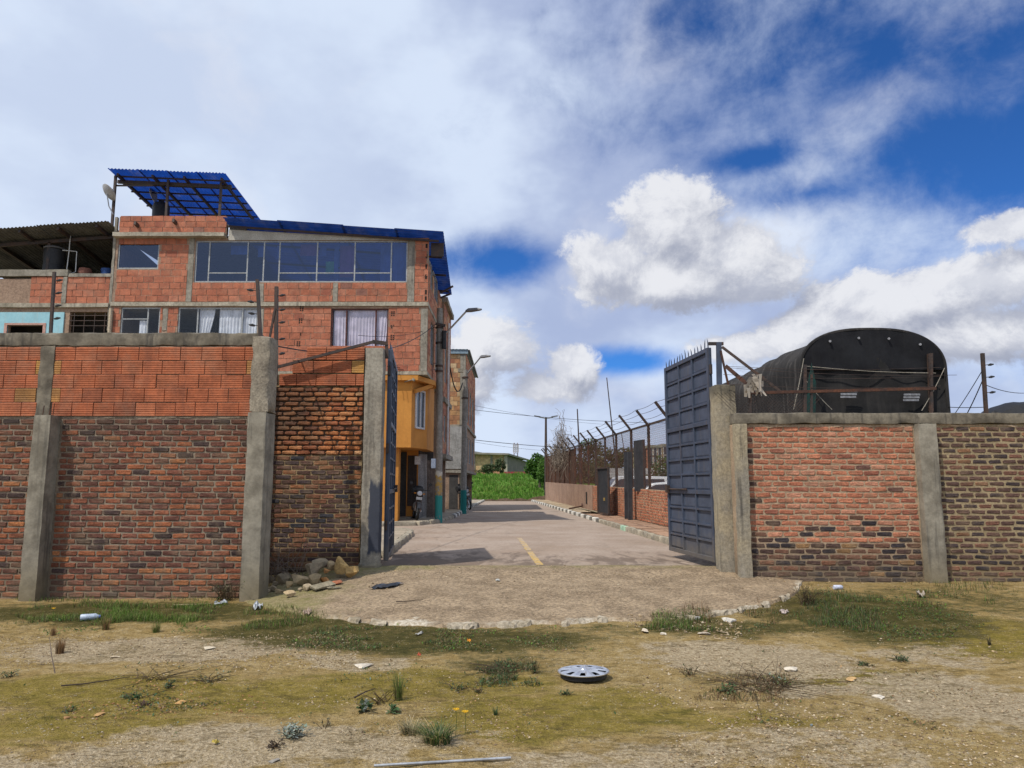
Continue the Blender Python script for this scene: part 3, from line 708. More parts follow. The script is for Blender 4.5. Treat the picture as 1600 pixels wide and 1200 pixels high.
# ================================================================== RECESSED WALL BESIDE THE GATE
Y2 = 12.4
MORT2 = mat('tan_mortar', (.33, .24, .13), (.22, .155, .085), 2.5, .95, .7, 60, dirt=.5, dirtc=(.20, .12, .06), dirtz=(.1, 1.0))
MORT2U = mat('recessed_mortar', (.12, .085, .055), (.08, .055, .04), 2.5, .95, .7, 60)
u0, u1 = at(398, 700, Y2).x, at(566, 700, Y2).x
zt2, zm2, zo2 = at(0, 604, Y2).z, at(0, 711, Y2).z, at(0, 606, Y2).z
w2 = thing('brick_wall', 'narrow recessed wall of loose orange brick over dark brick beside the rubble heap', 'wall', ((u0+u1)/2, Y2, 0))
b = MB(); b.bx(u0, u1, Y2, Y2+.14, -.1, zm2); b.build('mortar_core', MORT2, w2)
b = MB(); b.bx(u0, u1, Y2+.016, Y2+.14, zm2+.002, zt2-.01); b.build('mortar_core', MORT2U, w2)
P_DK = pick([(5, (.11, .058, .045)), (4, (.062, .042, .043)), (2.4, (.19, .082, .045)), (1.2, (.042, .04, .047)), (1, (.26, .11, .05))])
P_OR = pick([(6, (.41, .155, .058)), (3, (.47, .205, .085)), (2, (.30, .105, .048)), (.7, (.22, .09, .05)), (.5, (.5, .28, .14))])
fill(w2, Y2, [(u0, u1, -.08, zm2-.01)], .245, .079, .017, P_DK, 'brick', keep=160, prefer=lambda i: (0 if i[0] > -4.1 else 1))
fill(w2, Y2+.004, [(u0, u1, zm2, zt2-.01)], .232, .081, .021, P_OR, 'rough', keep=120, jy=.012, rot=.02, prefer=lambda i: (0 if i[0] > -4.1 else 1))
b = MB(); b.rough(u0, u1, Y2-.005, Y2+.13, zt2-.02, zt2+.006, .07, .012, 5.); b.build('mortar_bed', MORT2, w2, smooth=True)
zA, zB = zt2+.005, at(0, 584, Y2).z; zC = at(0, 563.5, Y2).z; zD = at(0, 542, Y2).z
xa, xb, xc = at(437, 580, Y2).x, at(456, 570, Y2).x, at(480, 550, Y2).x
b = MB(); b.bx(xa+.01, u1, Y2+.012, Y2+.12, zA, zB-.004); b.bx(xb+.01, u1, Y2+.012, Y2+.12, zB, zC-.004); b.bx(xc+.01, u1, Y2+.012, Y2+.12, zC, zD-.004); b.build('block_core', MORT2U, w2)
for (xx, z0, z1) in ((xa, zA, zB), (xb, zB, zC), (xc, zC, zD)):
    fill(w2, Y2, [(xx, u1-.0, z0+.008, z1-.004)], .34, .3, .012, P_BLK if z0 != zB else (lambda u, z: P_OCH(u, z) if u > u1-.2 or u < xb+.1 else P_BLK(u, z)), 'block', name='clay_block', jy=.006, rot=.006)
b = MB()
for zz, xx in ((zA, u0+.3), (zB, xa), (zC, xb)): b.rough(xx, u1, Y2-.008, Y2+.1, zz-.012, zz+.014, .06, .014, 6.)
b.build('mortar_bed', MORT2, w2, smooth=True)
b = MB(); b.rough(u0, at(428, 640, Y2-.06).x, Y2-.1, Y2-.006, -.1, at(0, 598, Y2).z, .1, .014); b.build('concrete_column', CONC_D, w2, smooth=True)

# ---- gate pillars
def pillar_paint(t, P, col):
    x, y, z = t.sep(P); n = t.noise(t.vm('MULTIPLY', P, (6., 6., 2.)), 1., 5, .6)
    edge = t.m('ADD', x, t.m('MULTIPLY', t.m('SUBTRACT', n, .5), .2))
    k = t.m('MULTIPLY', t.ss(edge, -2.335+.0, -2.31), t.m('MULTIPLY', t.ss(t.m('ADD', z, t.m('MULTIPLY', n, .3)), .66, .72), t.ss(t.m('ADD', z, t.m('MULTIPLY', n, .5)), 2.05, 1.9)))
    return t.mix(k, col, (.052, .058, .076))
PILM = mat('pillar_concrete', (.34, .31, .25), (.24, .21, .165), 2.2, .92, .5, 45, streak=.5, patch=pillar_paint)
YP = 12.2
p0, p1 = at(566, 720, YP), at(595, 720, YP)
gp1 = thing('gate_pillar', 'grey concrete gate pillar with blue grey paint smeared down one edge', 'pillar', (p0.x+.15, YP, .1))
b = MB(); b.rough(p0.x, p1.x, YP, YP+.3, -.1, at(580, 543, YP).z, .085, .006, 2., rnd_edge=.008); b.build('shaft', PILM, gp1, smooth=True)
b = MB(); b.rough(p0.x-.03, p1.x+.03, YP-.05, YP+.25, -.1, at(0, 876, YP-.05).z, .08, .012, 4., rnd_edge=.05); b.build('footing', CONC, gp1, smooth=True)
YQ = 11.85
q0, q1 = at(1121, 740, YQ), at(1155, 740, YQ)
TANC = mat('weathered_concrete', (.34, .285, .19), (.25, .225, .18), 1.5, .92, .6, 45, streak=.75, dirt=.0, patch=lambda t, P, col: t.mix(t.m('MULTIPLY', t.ss(t.m('ADD', t.sep(P)[2], t.m('MULTIPLY', t.noise(P, 5, 4), .3)), 3.1, 3.3), .7), col, (.05, .045, .035)))
gp2 = thing('gate_pillar', 'tan stained concrete gate pillar with darkened top beside the blue grey gate', 'pillar', (q0.x+.15, YQ, .15))
b = MB(); b.rough(q0.x, q1.x, YQ, YQ+.34, -.1, at(1130, 600, YQ).z, .085, .008, 2., rnd_edge=.012); b.build('shaft', TANC, gp2, smooth=True)

# ================================================================== RIGHT BOUNDARY WALL
Y3 = 11.6
z3t, z3c, z3b = at(0, 645, Y3).z, at(0, 663, Y3).z, 0.
x30, x31 = at(1147, 700, Y3).x, 9.9
w3 = thing('brick_wall', 'boundary wall with an orange brick bay and a dark brick bay, right of the gateway', 'wall', ((x30+x31)/2, Y3, .1))
sx0, sx1 = at(1150, 700, Y3-.12).x, at(1169, 700, Y3-.12).x
tx0, tx1 = at(1440, 740, Y3-.14).x, at(1470, 740, Y3-.14).x
MORT3 = mat('pale_mortar', (.42, .31, .205), (.30, .215, .14), 2.5, .95, .7, 60, dirt=.85, dirtc=(.17, .13, .085), dirtz=(.35, .8))
MORT4 = mat('yellow_mortar', (.36, .28, .165), (.26, .2, .115), 2.5, .95, .7, 60, dirt=.7, dirtc=(.2, .145, .08), dirtz=(.35, .95))
b = MB(); b.bx(x30, (tx0+tx1)/2, Y3, Y3+.2, z3b, z3c); b.build('mortar_core', MORT3, w3)
b = MB(); b.bx((tx0+tx1)/2, x31, Y3, Y3+.2, z3b, z3c); b.build('mortar_core', MORT4, w3)
b = MB(); b.rough(x30, x31, Y3-.05, Y3+.24, z3c-.0, z3t, .1, .012, 3., rnd_edge=.014); b.build('coping_beam', CONC_D, w3, smooth=True)
b = MB(); b.rough(sx1, tx0+.02, Y3-.02, Y3+.02, z3c-.055, z3c+.005, .045, .024, 7.); b.rough(tx1, x31, Y3-.02, Y3+.02, z3c-.04, z3c+.005, .05, .02, 7.); b.build('mortar_bed', MORT3, w3, smooth=True)
b = MB(); b.rough(sx0, sx1, Y3-.12, Y3+.06, z3b, z3c+.006, .085, .006, 2., rnd_edge=.008); b.build('concrete_column', TANC, w3, smooth=True)
b = MB(); b.rough(tx0, tx1, Y3-.14, Y3+.06, z3b, z3c+.006, .085, .006, 2., rnd_edge=.008); b.build('concrete_column', CONC, w3, smooth=True)
P_O3 = pick([(7, (.43, .17, .098)), (3, (.40, .148, .085)), (2.5, (.47, .215, .135)), (.7, (.30, .11, .07)), (.25, (.14, .07, .055))], .1)
P_D3 = pick([(5, (.082, .048, .040)), (4, (.042, .034, .037)), (2, (.15, .075, .05)), (.8, (.26, .15, .07)), (.7, (.19, .09, .055))])
P_D4 = pick([(5, (.105, .06, .048)), (3, (.062, .044, .044)), (2, (.17, .08, .055)), (.5, (.23, .12, .065))])
zl = at(0, 842, Y3).z
def p3(u, z):
    if z < zl-.04 or (z < zl+.36 and rnd.random() < .22): return P_D3(u, z)
    if u < sx1+.12 and rnd.random() < .4: return P_D3(u, z)
    return P_O3(u, z)
fill(w3, Y3, [(sx1+.01, tx0-.01, z3b, z3c-.03)], .238, .0855, .022, p3, 'flush', keep=240, rot=.014, prefer=lambda i: 0 if i[2] > .15 else 1)
fill(w3, Y3, [(tx1+.01, x31, z3b, z3c-.03)], .232, .0865, .03, lambda u, z: P_D3(u, z) if z < zl-.2 else P_D4(u, z), 'flush', name='dark_brick', keep=130, rot=.02, prefer=lambda i: (0 if i[0] < 8.3 and i[2] > .15 else 1))

# ---- rail, chain link and posts over the right wall
ra, rb_ = at(1170, 614, 11.75), at(1462, 607, 11.75)
th = thing('wire_fence', 'rusty rail with sagging chain link and strands of wire over the right wall', 'fence', (ra.x, 11.75, z3t))
b = MB(); b.bar(ra, rb_, .045); b.build('rail', RUST, th)
for px, py in ((1172, 600), (1258, 570), (1268, 585), (1455, 552)):
    b = MB(); b.bar(at(px, 648, 11.76), at(px, py, 11.76), .04 if px != 1268 else .03); b.build('post', STEEL_D, th)
b = MB(); k = 0
x = at(1150, 640, 11.77).x; zlo = z3t; zhi = at(0, 613, 11.77).z
while x < at(1262, 640, 11.77).x:
    for s_ in (1, -1):
        b.tube([(x, 11.77, zlo), (x+s_*(zhi-zlo), 11.77, zhi)], .0032, 3, False)
    x += .055
tag(b.build('chain_link', STEEL_D, th), None, kind='stuff')
for (ya, yb, x1_) in ((572, 574, 1470), (585, 588, 1470), (600, 603, 1470), (574, 586, 1495)):
    b = MB(); A, B = at(1130, ya, 11.74), at(x1_, yb, 11.74)
    b.tube([A.lerp(B, i/10)-Vector((0, 0, .05*math.sin(math.pi*i/10))) for i in range(11)], .004, 4, False); b.build('wire', STEEL_D, th)
RAG = sheet('pale_rag', (.50, .44, .36), .3, .9)
rg_ = MB(); c = at(1180, 598, 11.6); rq = random.Random(5)
for i in range(26):
    a = c+Vector((rq.gauss(0, .07), rq.gauss(0, .03), rq.gauss(0, .06))); L = rq.uniform(.08, .3 if i > 18 else .15); dr = Vector((rq.gauss(.1, .3), rq.gauss(0, .2), -1)).normalized(); w = rq.uniform(.015, .05)
    rg_.quad(a-Vector((w, 0, 0)), a+Vector((w, .01, .01)), a+dr*L+Vector((w*.5, .02, 0)), a+dr*L-Vector((w*.6, 0, 0)))
tag(rg_.build('rag', RAG), 'pale torn plastic rag caught on the end of the rail', 'rag')
post('thin rusty post standing alone on the right wall beyond the tarpaulin', [at(1541, 648, 11.75), at(1535, 552, 11.75)], .024, (.35, .6, .8), side=1)

# ================================================================== GATE LEAVES
GATE = mat('gate_paint', (.066, .086, .13), (.048, .064, .10), 3.5, .5, .12, 18, spec=.45, fine=.08, streak=.45, streakc=(.12, .11, .105), dirt=.6, dirtc=(.15, .125, .09), dirtz=(.35, .95))
GATE_D = mat('gate_frame_paint', (.06, .078, .12), (.046, .06, .093), 3.5, .5, .1, 18, spec=.45, fine=.08, streak=.4, streakc=(.10, .065, .045), dirt=.6, dirtc=(.15, .125, .09), dirtz=(.35, .95))
def gate_leaf(label, H, E, zb_, zt_, face, spikes):
    """face = +1 when the side towards -X carries the framed panels"""
    H = Vector((*H, 0)); E = Vector((*E, 0)); d = (E-H); L = d.length; d.normalize(); nrm = Vector((-d.y, d.x, 0))*face
    th = thing('gate_leaf', label, 'gate', (H.x, H.y, zb_))
    M = Matrix(((d.x, nrm.x, 0, H.x), (d.y, nrm.y, 0, H.y), (0, 0, 1, 0), (0, 0, 0, 1)))
    b = MB(); b.bx(0, L, -.012, .0, zb_+.01, zt_-.01, M); b.build('back_sheet', GATE, th)
    for (x0, x1) in ((0, .075), (L-.075, L)):
        b = MB(); b.bx(x0, x1, -.03, .05, zb_, zt_, M); b.build('stile', GATE_D, th, bevel=.006)
    Hh = zt_-zb_; secs = [zb_, zb_+Hh*.318, zb_+Hh*.645, zt_]; rail = .075
    for k, z in enumerate(secs):
        z0 = min(max(z-rail/2, zb_), zt_-rail); b = MB(); b.bx(.077, L-.077, -.028, .048, z0, z0+rail, M); b.build('rail', GATE_D, th, bevel=.006)
    inner = L-.15; cw = inner/3
    for k in range(3):
        a, c = secs[k]+(rail if k == 0 else rail/2), secs[k+1]-(rail if k == 2 else rail/2)
        for j in (1, 2):
            b = MB(); xx = .075+cw*j; b.bx(xx-.022, xx+.022, -.02, .042, a+.001, c-.001, M); b.build('upright', GATE_D, th, bevel=.005)
        rh = (c-a)/4
        for i in range(4):
            for j in range(3):
                x0, x1 = .075+cw*j+(.024 if j else .003), .075+cw*(j+1)-(.024 if j < 2 else .003)
                if i:
                    b = MB(); b.bx(x0, x1, -.015, .036, a+rh*i-.018, a+rh*i+.018, M); b.build('crossbar', GATE_D, th, bevel=.004)
                b = MB(); za, zz = a+rh*i+(.02 if i else .002), a+rh*(i+1)-(.02 if i < 3 else .002)
                # pressed panel, slightly dished
                cx, cz_ = (x0+x1)/2, (za+zz)/2; ins = .03; dp = rnd.uniform(-.004, .018)
                vs_ = [M @ Vector(v) for v in ((x0, .004, za), (x1, .004, za), (x1, .004, zz), (x0, .004, zz), (x0+ins, .004+dp, za+ins), (x1-ins, .004+dp, za+ins), (x1-ins, .004+dp, zz-ins), (x0+ins, .004+dp, zz-ins))]
                b.add(vs_, [(4, 5, 6, 7), (0, 1, 5, 4), (1, 2, 6, 5), (2, 3, 7, 6), (3, 0, 4, 7)]); b.build('panel', GATE, th)
    for i in range(spikes):
        x = .04+(L-.08)*i/(spikes-1); b = MB(); h = rnd.uniform(.12, .19); lean = rnd.uniform(-.06, .06)
        b.tube([M @ Vector((x, .01, zt_-.01)), M @ Vector((x+lean*.4, .01, zt_+h*.6)), M @ Vector((x+lean, .01, zt_+h))], [.012, .010, .002], 5); b.build('spike', GATE_D, th)
    b = MB(); b.tube([M @ Vector((L*.5, .07, zb_+Hh*.33)), M @ Vector((L*.97, .07, zb_+Hh*.33))], .014, 6); b.bx(L-.16, L-.02, .045, .1, zb_+Hh*.31, zb_+Hh*.35, M); b.build('latch', STEEL_D, th)
    for z in (zb_+.5, zb_+Hh*.5, zt_-.45):
        b = MB(); b.tube([M @ Vector((-.02, .0, z)), M @ Vector((-.02, .0, z+.16))], .026, 8); b.build('hinge', STEEL_D, th)
    return th
ZG0, ZG1 = .40, 3.93
gate_leaf('open blue grey steel gate leaf with framed panels and spikes on top', (3.32, 12.28), (3.06, 14.55), ZG0, ZG1, 1, 15)
gate_leaf('open steel gate leaf seen almost edge on, dark in its own shade', (-2.10, 12.56), (-2.37, 14.9), ZG0, ZG1+.02, -1, 9)
# hinge posts and braces
th = thing('gate_brace', 'dark steel hinge post and long diagonal brace over the tan gate pillar', 'brace', (3.5, 12, 3.2))
b = MB(); b.bar(at(1107, 537, 12.1), at(1130, 537, 12.1), .05); b.build('top_tie', STEEL_D, th)
b = MB(); b.bar(at(1124, 604, 12.05), at(1123, 535, 12.05), .075); b.build('hinge_post', GATE_D, th)
b = MB(); b.bar(at(1128, 542, 12.0), at(1220, 612, 11.8), .04); b.build('diagonal', STEEL_D, th)
b = MB(); b.bar(at(1126, 548, 12.0), at(1138, 602, 12.0), .03); b.bar(at(1134, 572, 11.9), at(1172, 604, 11.72), .06); b.build('stay', RUST, th)
th = thing('gate_brace', 'dark steel brace running from the recessed wall up to the grey gate pillar', 'brace', (-3, 12.3, 3.6))
b = MB(); b.bar(at(432, 574, 12.28), at(584, 534, 12.28), .045); b.build('diagonal', STEEL_D, th)
b = MB(); b.bar(at(582, 534, 12.35), at(606, 537, 12.4), .06); b.build('top_tie', STEEL_D, th)
b = MB(); b.bar(at(604, 538, 12.4), at(605, 560, 12.4), .05); b.build('hinge_post', STEEL_D, th)

# ================================================================== HOUSES ALONG THE STREET
YA = 25.5
def fx_(px, py=450): return at(px, py, YA).x
def fz_(py): return at(400, py, YA).z
MORTB = mat('house_mortar', (.34, .24, .17), (.25, .17, .12), 1.5, .95, .3, 30)
GREYC = mat('house_concrete', (.30, .275, .225), (.21, .19, .15), 1.3, .92, .4, 25, streak=.55)
ALU = mat('aluminium_frame', (.36, .37, .36), (.29, .30, .30), 3., .5, .05, 30, spec=.5, metal=.3)
REDF = mat('dark_red_frame', (.10, .03, .025), (.07, .025, .02), 3., .6, .1, 30)
GLS = glass('window_glass', (.88, .9, .93), .0); GLSB = glass('blue_reflecting_glass', (.48, .53, .64), .11, .05, (.34, .42, .62))
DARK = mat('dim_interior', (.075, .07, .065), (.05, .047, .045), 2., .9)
CURT = sheet('white_curtain', (.80, .81, .83), .15, .9); CURTP = sheet('lilac_curtain', (.72, .64, .72), .15, .9); CURTB = sheet('blue_cloth', (.10, .22, .62), .3, .9)
PURP = sheet('purple_cloth', (.30, .16, .42), .3, .9); MINT = sheet('mint_cloth', (.12, .5, .35), .3, .9)
BLUER = sheet('blue_roofing', (.009, .050, .27), .5, .4); BLUET = sheet('blue_eave_roofing', (.010, .045, .22), .25, .4)
ORANGE = mat('orange_paint', (.52, .23, .045), (.44, .185, .035), 1.2, .8, .12, 25, fine=.06, streak=.18, streakc=(.26, .11, .03))
P_HB = pick([(10, (.40, .142, .080)), (4, (.37, .128, .072)), (3, (.43, .165, .098)), (.7, (.30, .10, .06)), (.3, (.24, .11, .08))], .08)
P_HD = pick([(5, (.40, .16, .09)), (3, (.45, .22, .12)), (2, (.30, .12, .075)), (1, (.5, .30, .16))])
P_TAN = pick([(4, (.47, .27, .125)), (3, (.52, .34, .17)), (2, (.40, .20, .10)), (1, (.33, .145, .08)), (1, (.55, .41, .24))])

def curtain(name, m, x0, x1, z0, z1, y, parent, amp=.035, wl=.11, gather=0.):
    """hanging cloth with folds; gather pulls the hem to one side"""
    b = MB(); n = max(8, int((x1-x0)/.03)); rows = 6
    for j in range(rows+1):
        k = j/rows; z = z1-(z1-z0)*k
        for i in range(n+1):
            s = i/n; xx = x0+(x1-x0)*(s if gather == 0 else (s*(1-abs(gather)*k**1.4)+(abs(gather)*k**1.4 if gather > 0 else 0)))
            b.v.append((xx, y+amp*math.sin(2*math.pi*s*(x1-x0)/wl+.8*math.sin(7*s))*(.5+.5*k), z))
    for j in range(rows):
        for i in range(n): a = j*(n+1)+i; b.f.append((a, a+1, a+n+2, a+n+1))
    return b.build(name, m, parent, smooth=True)
def window(parent, x0, x1, z0, z1, Y, cols=(), transom=None, fm=ALU, gm=GLS, fw=.05, tr_cols=None, name='window'):
    """frame bars as one part of the wall's window, each pane its own sub-part"""
    b = MB(); d0, d1 = Y+.03, Y+.09
    b.bx(x0, x1, d0, d1, z0, z0+fw); b.bx(x0, x1, d0, d1, z1-fw, z1); b.bx(x0, x0+fw, d0, d1, z0+fw, z1-fw); b.bx(x1-fw, x1, d0, d1, z0+fw, z1-fw)
    xs_ = [x0]+list(cols)+[x1]
    for c_ in cols: b.bx(c_-fw*.45, c_+fw*.45, d0+.004, d1-.004, z0+fw, z1-fw)
    panes = []
    for i, (a, c_) in enumerate(zip(xs_, xs_[1:])):
        if transom and (tr_cols is None or i in tr_cols):
            b.bx(a+fw*.4, c_-fw*.4, d0+.008, d1-.008, transom-fw*.35, transom+fw*.35); panes += [(a, c_, z0, transom), (a, c_, transom, z1)]
        else: panes.append((a, c_, z0, z1))
    w = b.build(name, fm, parent)
    for (a, c_, e, g_) in panes:
        p = MB(); tl = rnd.uniform(-.012, .012); p.quad((a+.02, Y+.045+tl, e+.02), (c_-.02, Y+.045-tl, e+.02), (c_-.02, Y+.05-tl, g_-.02), (a+.02, Y+.05+tl, g_-.02)); p.build('pane', gm, w)
    return w
def corr(b, p00, p10, p01, p11, waves, amp, rows=2):
    """corrugated sheet: p00-p10 across the waves, p00-p01 along them"""
    n = waves*6; p00, p10, p01, p11 = map(Vector, (p00, p10, p01, p11)); nr = (p10-p00).cross(p01-p00).normalized(); o = len(b.v)
    for j in range(rows+1):
        k = j/rows
        for i in range(n+1):
            s = i/n; b.v.append(tuple(p00.lerp(p10, s).lerp(p01.lerp(p11, s), k)+nr*amp*math.sin(2*math.pi*waves*s)))
    for j in range(rows):
        for i in range(n): a = o+j*(n+1)+i; b.f.append((a, a+1, a+n+2, a+n+1))
    return b

# ---------------------------------------------------------------- house A: four storeys of bare clay block
xl0, xr0 = fx_(176), fx_(669)
z_par, z_4, z_s4, z_3, z_s3 = fz_(339), fz_(372), fz_(473), fz_(481), fz_(581)
z_top = fz_(371)
A = thing('block_house', 'tall bare orange block house with a blue roof and a wide glazed top storey', 'house', ((xl0+xr0)/2, YA, ZP))
ZB2 = fz_(583)                                           # underside of third storey = top of orange storey
wins = {'big': (fx_(302), fx_(636), fz_(441), fz_(376)), 'sq': (fx_(180), fx_(245), fz_(420), fz_(379)),
        'w1': (fx_(192), fx_(253), fz_(524), fz_(480)), 'w2': (fx_(281), fx_(405), fz_(524), fz_(480)), 'w3': (fx_(519), fx_(608), fz_(543), fz_(482))}
H = list(wins.values())
vent = [(fx_(470), fz_(486)), (fx_(469), fz_(505)), (fx_(468), fz_(524)), (fx_(467), fz_(541)), (fx_(612), fz_(494)), (fx_(612), fz_(513)), (fx_(612), fz_(531))]
b = MB(); holed(b, xl0, xr0, ZB2, z_top-.02, H, YA, YA+.15); b.build('front_wall', MORTB, A)
D_A = 30.4
b = MB(); sw = [(YA+.6, YA+1.5, fz_(441), fz_(398)), (YA+1.9, YA+3.6, fz_(441), fz_(398)), (YA+.9, YA+2.1, fz_(560), fz_(492)), (YA+2.7, YA+4.2, fz_(560), fz_(492))]
holed(b, YA+.15, D_A, ZB2, z_top-.95, sw, xr0-.15, xr0-.001, 'y'); b.build('side_wall', MORTB, A)
b = MB(); b.bx(xl0, xl0+.15, YA+.15, D_A, ZP, z_top-.3); b.bx(xl0+.15, xr0-.15, D_A-.15, D_A, ZP, z_top-.85); b.bx(xl0+.15, fx_(372), D_A-.152, D_A-.002, z_top-.848, z_top+.1); b.build('back_wall', MORTB, A)
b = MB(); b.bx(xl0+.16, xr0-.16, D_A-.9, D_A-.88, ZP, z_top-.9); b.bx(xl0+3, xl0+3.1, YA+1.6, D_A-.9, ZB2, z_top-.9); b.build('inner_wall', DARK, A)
for z0, z1, nm in ((fz_(479), fz_(472), 'floor_slab'), (fz_(586), fz_(580), 'floor_slab')):
    b = MB(); b.rough(xl0-.02, xr0+.03, YA-.07, D_A-.01, z0, z1, .5, .012, 1.2); b.build(nm, CONC_L, A, smooth=True)
colsA = [(173, 178, 339, 517), (293, 302, 372, 472), (404, 412, 443, 472), (520, 528, 442, 472), (637, 648, 374, 472), (657, 668, 482, 580), (404, 411, 482, 560), (254, 262, 482, 517)]
colr = []
for (a, c_, e, g_) in colsA:
    x0, x1 = fx_(a, (e+g_)/2), fx_(c_, (e+g_)/2); b = MB(); b.rough(x0, x1, YA-.025, YA+.1, fz_(g_)+.002, fz_(e)-.002, .25, .012, 3.); b.build('concrete_column', GREYC, A, smooth=True); colr.append((x0, x1, fz_(g_), fz_(e)))
bh, bw = .225, .375
def inner(i): return (0 if i[2] > fz_(560) else 1, -(i[1]-i[0])*(i[3]-i[2]))
fill(A, YA, [(xl0+.1, xr0-.0, fz_(472)+.01, z_top-.03), (xl0+.1, xr0, ZB2+.06, fz_(480)-.01)], bw, bh, .014, P_HB, 'plain', holes=H+colr, name='clay_block', keep=300, prefer=inner, jy=.006)
fill(A, xr0, [(YA+.1, D_A, fz_(472)+.01, z_top-.97), (YA+.1, D_A, ZB2+.06, fz_(480)-.01)], bw, bh, .014, P_HD, 'plain', 'y', holes=sw, name='side_block', keep=120)
for (x, z) in vent:
    b = MB()
    for q in range(2):
        for s_ in range(3): b.bx(x+q*.075, x+q*.075+.05, YA-.0125, YA-.0105, z+s_*.065, z+s_*.065+.045)
    b.build('cavity_shade', mat('hollow_shade', (.02, .014, .01), (.03, .02, .015)), A)  # dark plates on the block face, shade of the hollow cells put into colour
    for z in [z]: pass
for py in (384, 400, 416, 432, 456, 466):
    b = MB(); b.bx(fx_(668)-.09, fx_(668)-.02, YA-.014, YA-.0115, fz_(py)-.09, fz_(py)+.07); b.build('cavity_shade', MATS['hollow_shade'], A)  # more dark plates, the shade of the holes is painted
# parapet of the terrace
xp1 = fx_(350)
b = MB(); b.bx(xl0+.1, xp1, YA+.002, YA+.12, fz_(366), fz_(339)-.01); b.build('parapet_core', MORTB, A)
fill(A, YA-.06, [(xl0+.1, xp1, fz_(365), fz_(338))], .37, .21, .014, P_HB, 'plain', name='parapet_block', jy=.006)
b = MB(); b.bx(xl0+.1, xp1, YA-.058, YA-.001, fz_(366), fz_(339)-.012); b.build('parapet_backing', MORTB, A)
b = MB(); b.rough(xl0-.02, xp1+.02, YA-.28, YA+.1, fz_(373), fz_(366)-.004, .3, .014, 2.); b.build('terrace_slab', CONC_L, A, smooth=True)
b = MB(); b.bx(xl0+.16, fx_(372), YA+.152, D_A-.16, fz_(371), fz_(366.5)); b.build('terrace_floor', GREYC, A)
b = MB(); b.prism([(fx_(352), fz_(366)), (fx_(352), fz_(343)), (fx_(378), fz_(352)), (fx_(378), fz_(366))], 0, .12, Matrix(((1, 0, 0, 0), (0, 0, 1, YA+.1), (0, 1, 0, 0), (0, 0, 0, 1)))); b.build('stair_wall', GREYC, A)
b = MB(); b.add([(fx_(353), YA-.02, fz_(375.5)), (fx_(640), YA-.02, fz_(375.5)), (fx_(640), YA-.02, fz_(374)), (fx_(353), YA-.02, fz_(359))], [(0, 1, 2, 3)]); b.build('fascia_board', mat('pale_board', (.46, .44, .38), (.36, .34, .29), 2., .9), A)
# windows
cols = [fx_(p, 410) for p in (326, 386, 411.5, 436, 495, 554, 611)]
bw_ = window(A, *wins['big'], YA, cols, fz_(426), gm=GLSB, tr_cols=(1, 4, 5, 6))
window(A, *wins['sq'], YA, (), gm=GLSB)
window(A, *wins['w1'], YA, (fx_(230, 500),), fz_(498), tr_cols=(0,))
window(A, *wins['w2'], YA, (fx_(308, 500), fx_(378, 500)), None)
window(A, *wins['w3'], YA, (fx_(541, 500), fx_(587, 500)), None, fm=REDF)
for (y0, y1, z0, z1) in sw:
    b = MB(); X = xr0-.07
    for (a, c_, e, g_) in ((y0, y1, z0, z0+.05), (y0, y1, z1-.05, z1), (y0, y0+.05, z0, z1), (y1-.05, y1, z0, z1), ((y0+y1)/2-.025, (y0+y1)/2+.025, z0, z1)): b.bx(X-.03, X+.03, a, c_, e, g_)
    w = b.build('side_window', ALU, A); p = MB(); p.quad((X, y0, z0), (X, y1, z0), (X, y1, z1), (X, y0, z1)); p.build('pane', GLS, w)
for (m_, x0, x1, z0, z1, g_) in ((CURT, 310, 334, 524, 481, -.35), (CURT, 341, 404, 524, 481, 0), (CURTP, 521, 541, 545, 483, 0), (CURTP, 543, 586, 545, 483, 0), (CURTP, 588, 608, 545, 483, -.3),
                              (CURT, 216, 228, 524, 500, 0)):
    curtain('curtain', m_, fx_(x0, 500), fx_(x1, 500), fz_(z0), fz_(z1), YA+.115, A, .02, gather=g_)
for (m_, x0, x1, z0, z1) in ((CURTB, 355, 382, 394, 380), (CURTB, 398, 408, 398, 380), (PURP, 465, 494, 396, 378), (CURTB, 496, 506, 396, 378), (CURTB, 519, 526, 440, 378), (MINT, 506, 519, 425, 405), (CURTB, 592, 610, 440, 378), (CURTB, 612, 634, 436, 378), (PURP, 528, 552, 430, 380), (CURTB, 428, 434, 400, 380)):
    curtain('hung_cloth', m_, fx_(x0, 410), fx_(x1, 410), fz_(z0), fz_(z1), YA+.28, A, .02, .2)
# blue roof: long low sheet, and the street-side eave
zr0, zr1 = fz_(350), fz_(373)
b = MB(); xe = fx_(695, 372); nP = 4; xs2 = [fx_(350), fx_(430), fx_(538), fx_(540), xe]
for i, (xa_, xb_) in enumerate(((fx_(352), fx_(440)), (fx_(436), fx_(539)), (fx_(535), fx_(622)), (fx_(618), xe))):
    zz = lambda x: zr0+(zr1-zr0)*(x-fx_(352))/(xe-fx_(352))+.03*(i % 2)
    b = MB(); corr(b, (xa_, YA-.55, zz(xa_)+.05), (xa_-.15, D_A+.2, zz(xa_)-.75), (xb_, YA-.55, zz(xb_)+.05), (xb_-.15, D_A+.2, zz(xb_)-.75), 26, .022, 1); b.build('roof_sheet', BLUET, A)
for py_ in (YA-.12, YA+1.2, YA+2.8, YA+4.4):
    dz_ = .07+.8*(py_-YA+.55)/5.65; b = MB(); b.bar((fx_(354), py_, zr0-dz_), (xe-.2, py_, zr1-dz_), .05, .07); b.build('roof_beam', STEEL_D, A)
b = MB(); b.bx(xe-.5, xe-.04, YA+.1, YA+.14, zr1-.62, zr1-.12); b.build('eave_board', STEEL_D, A)
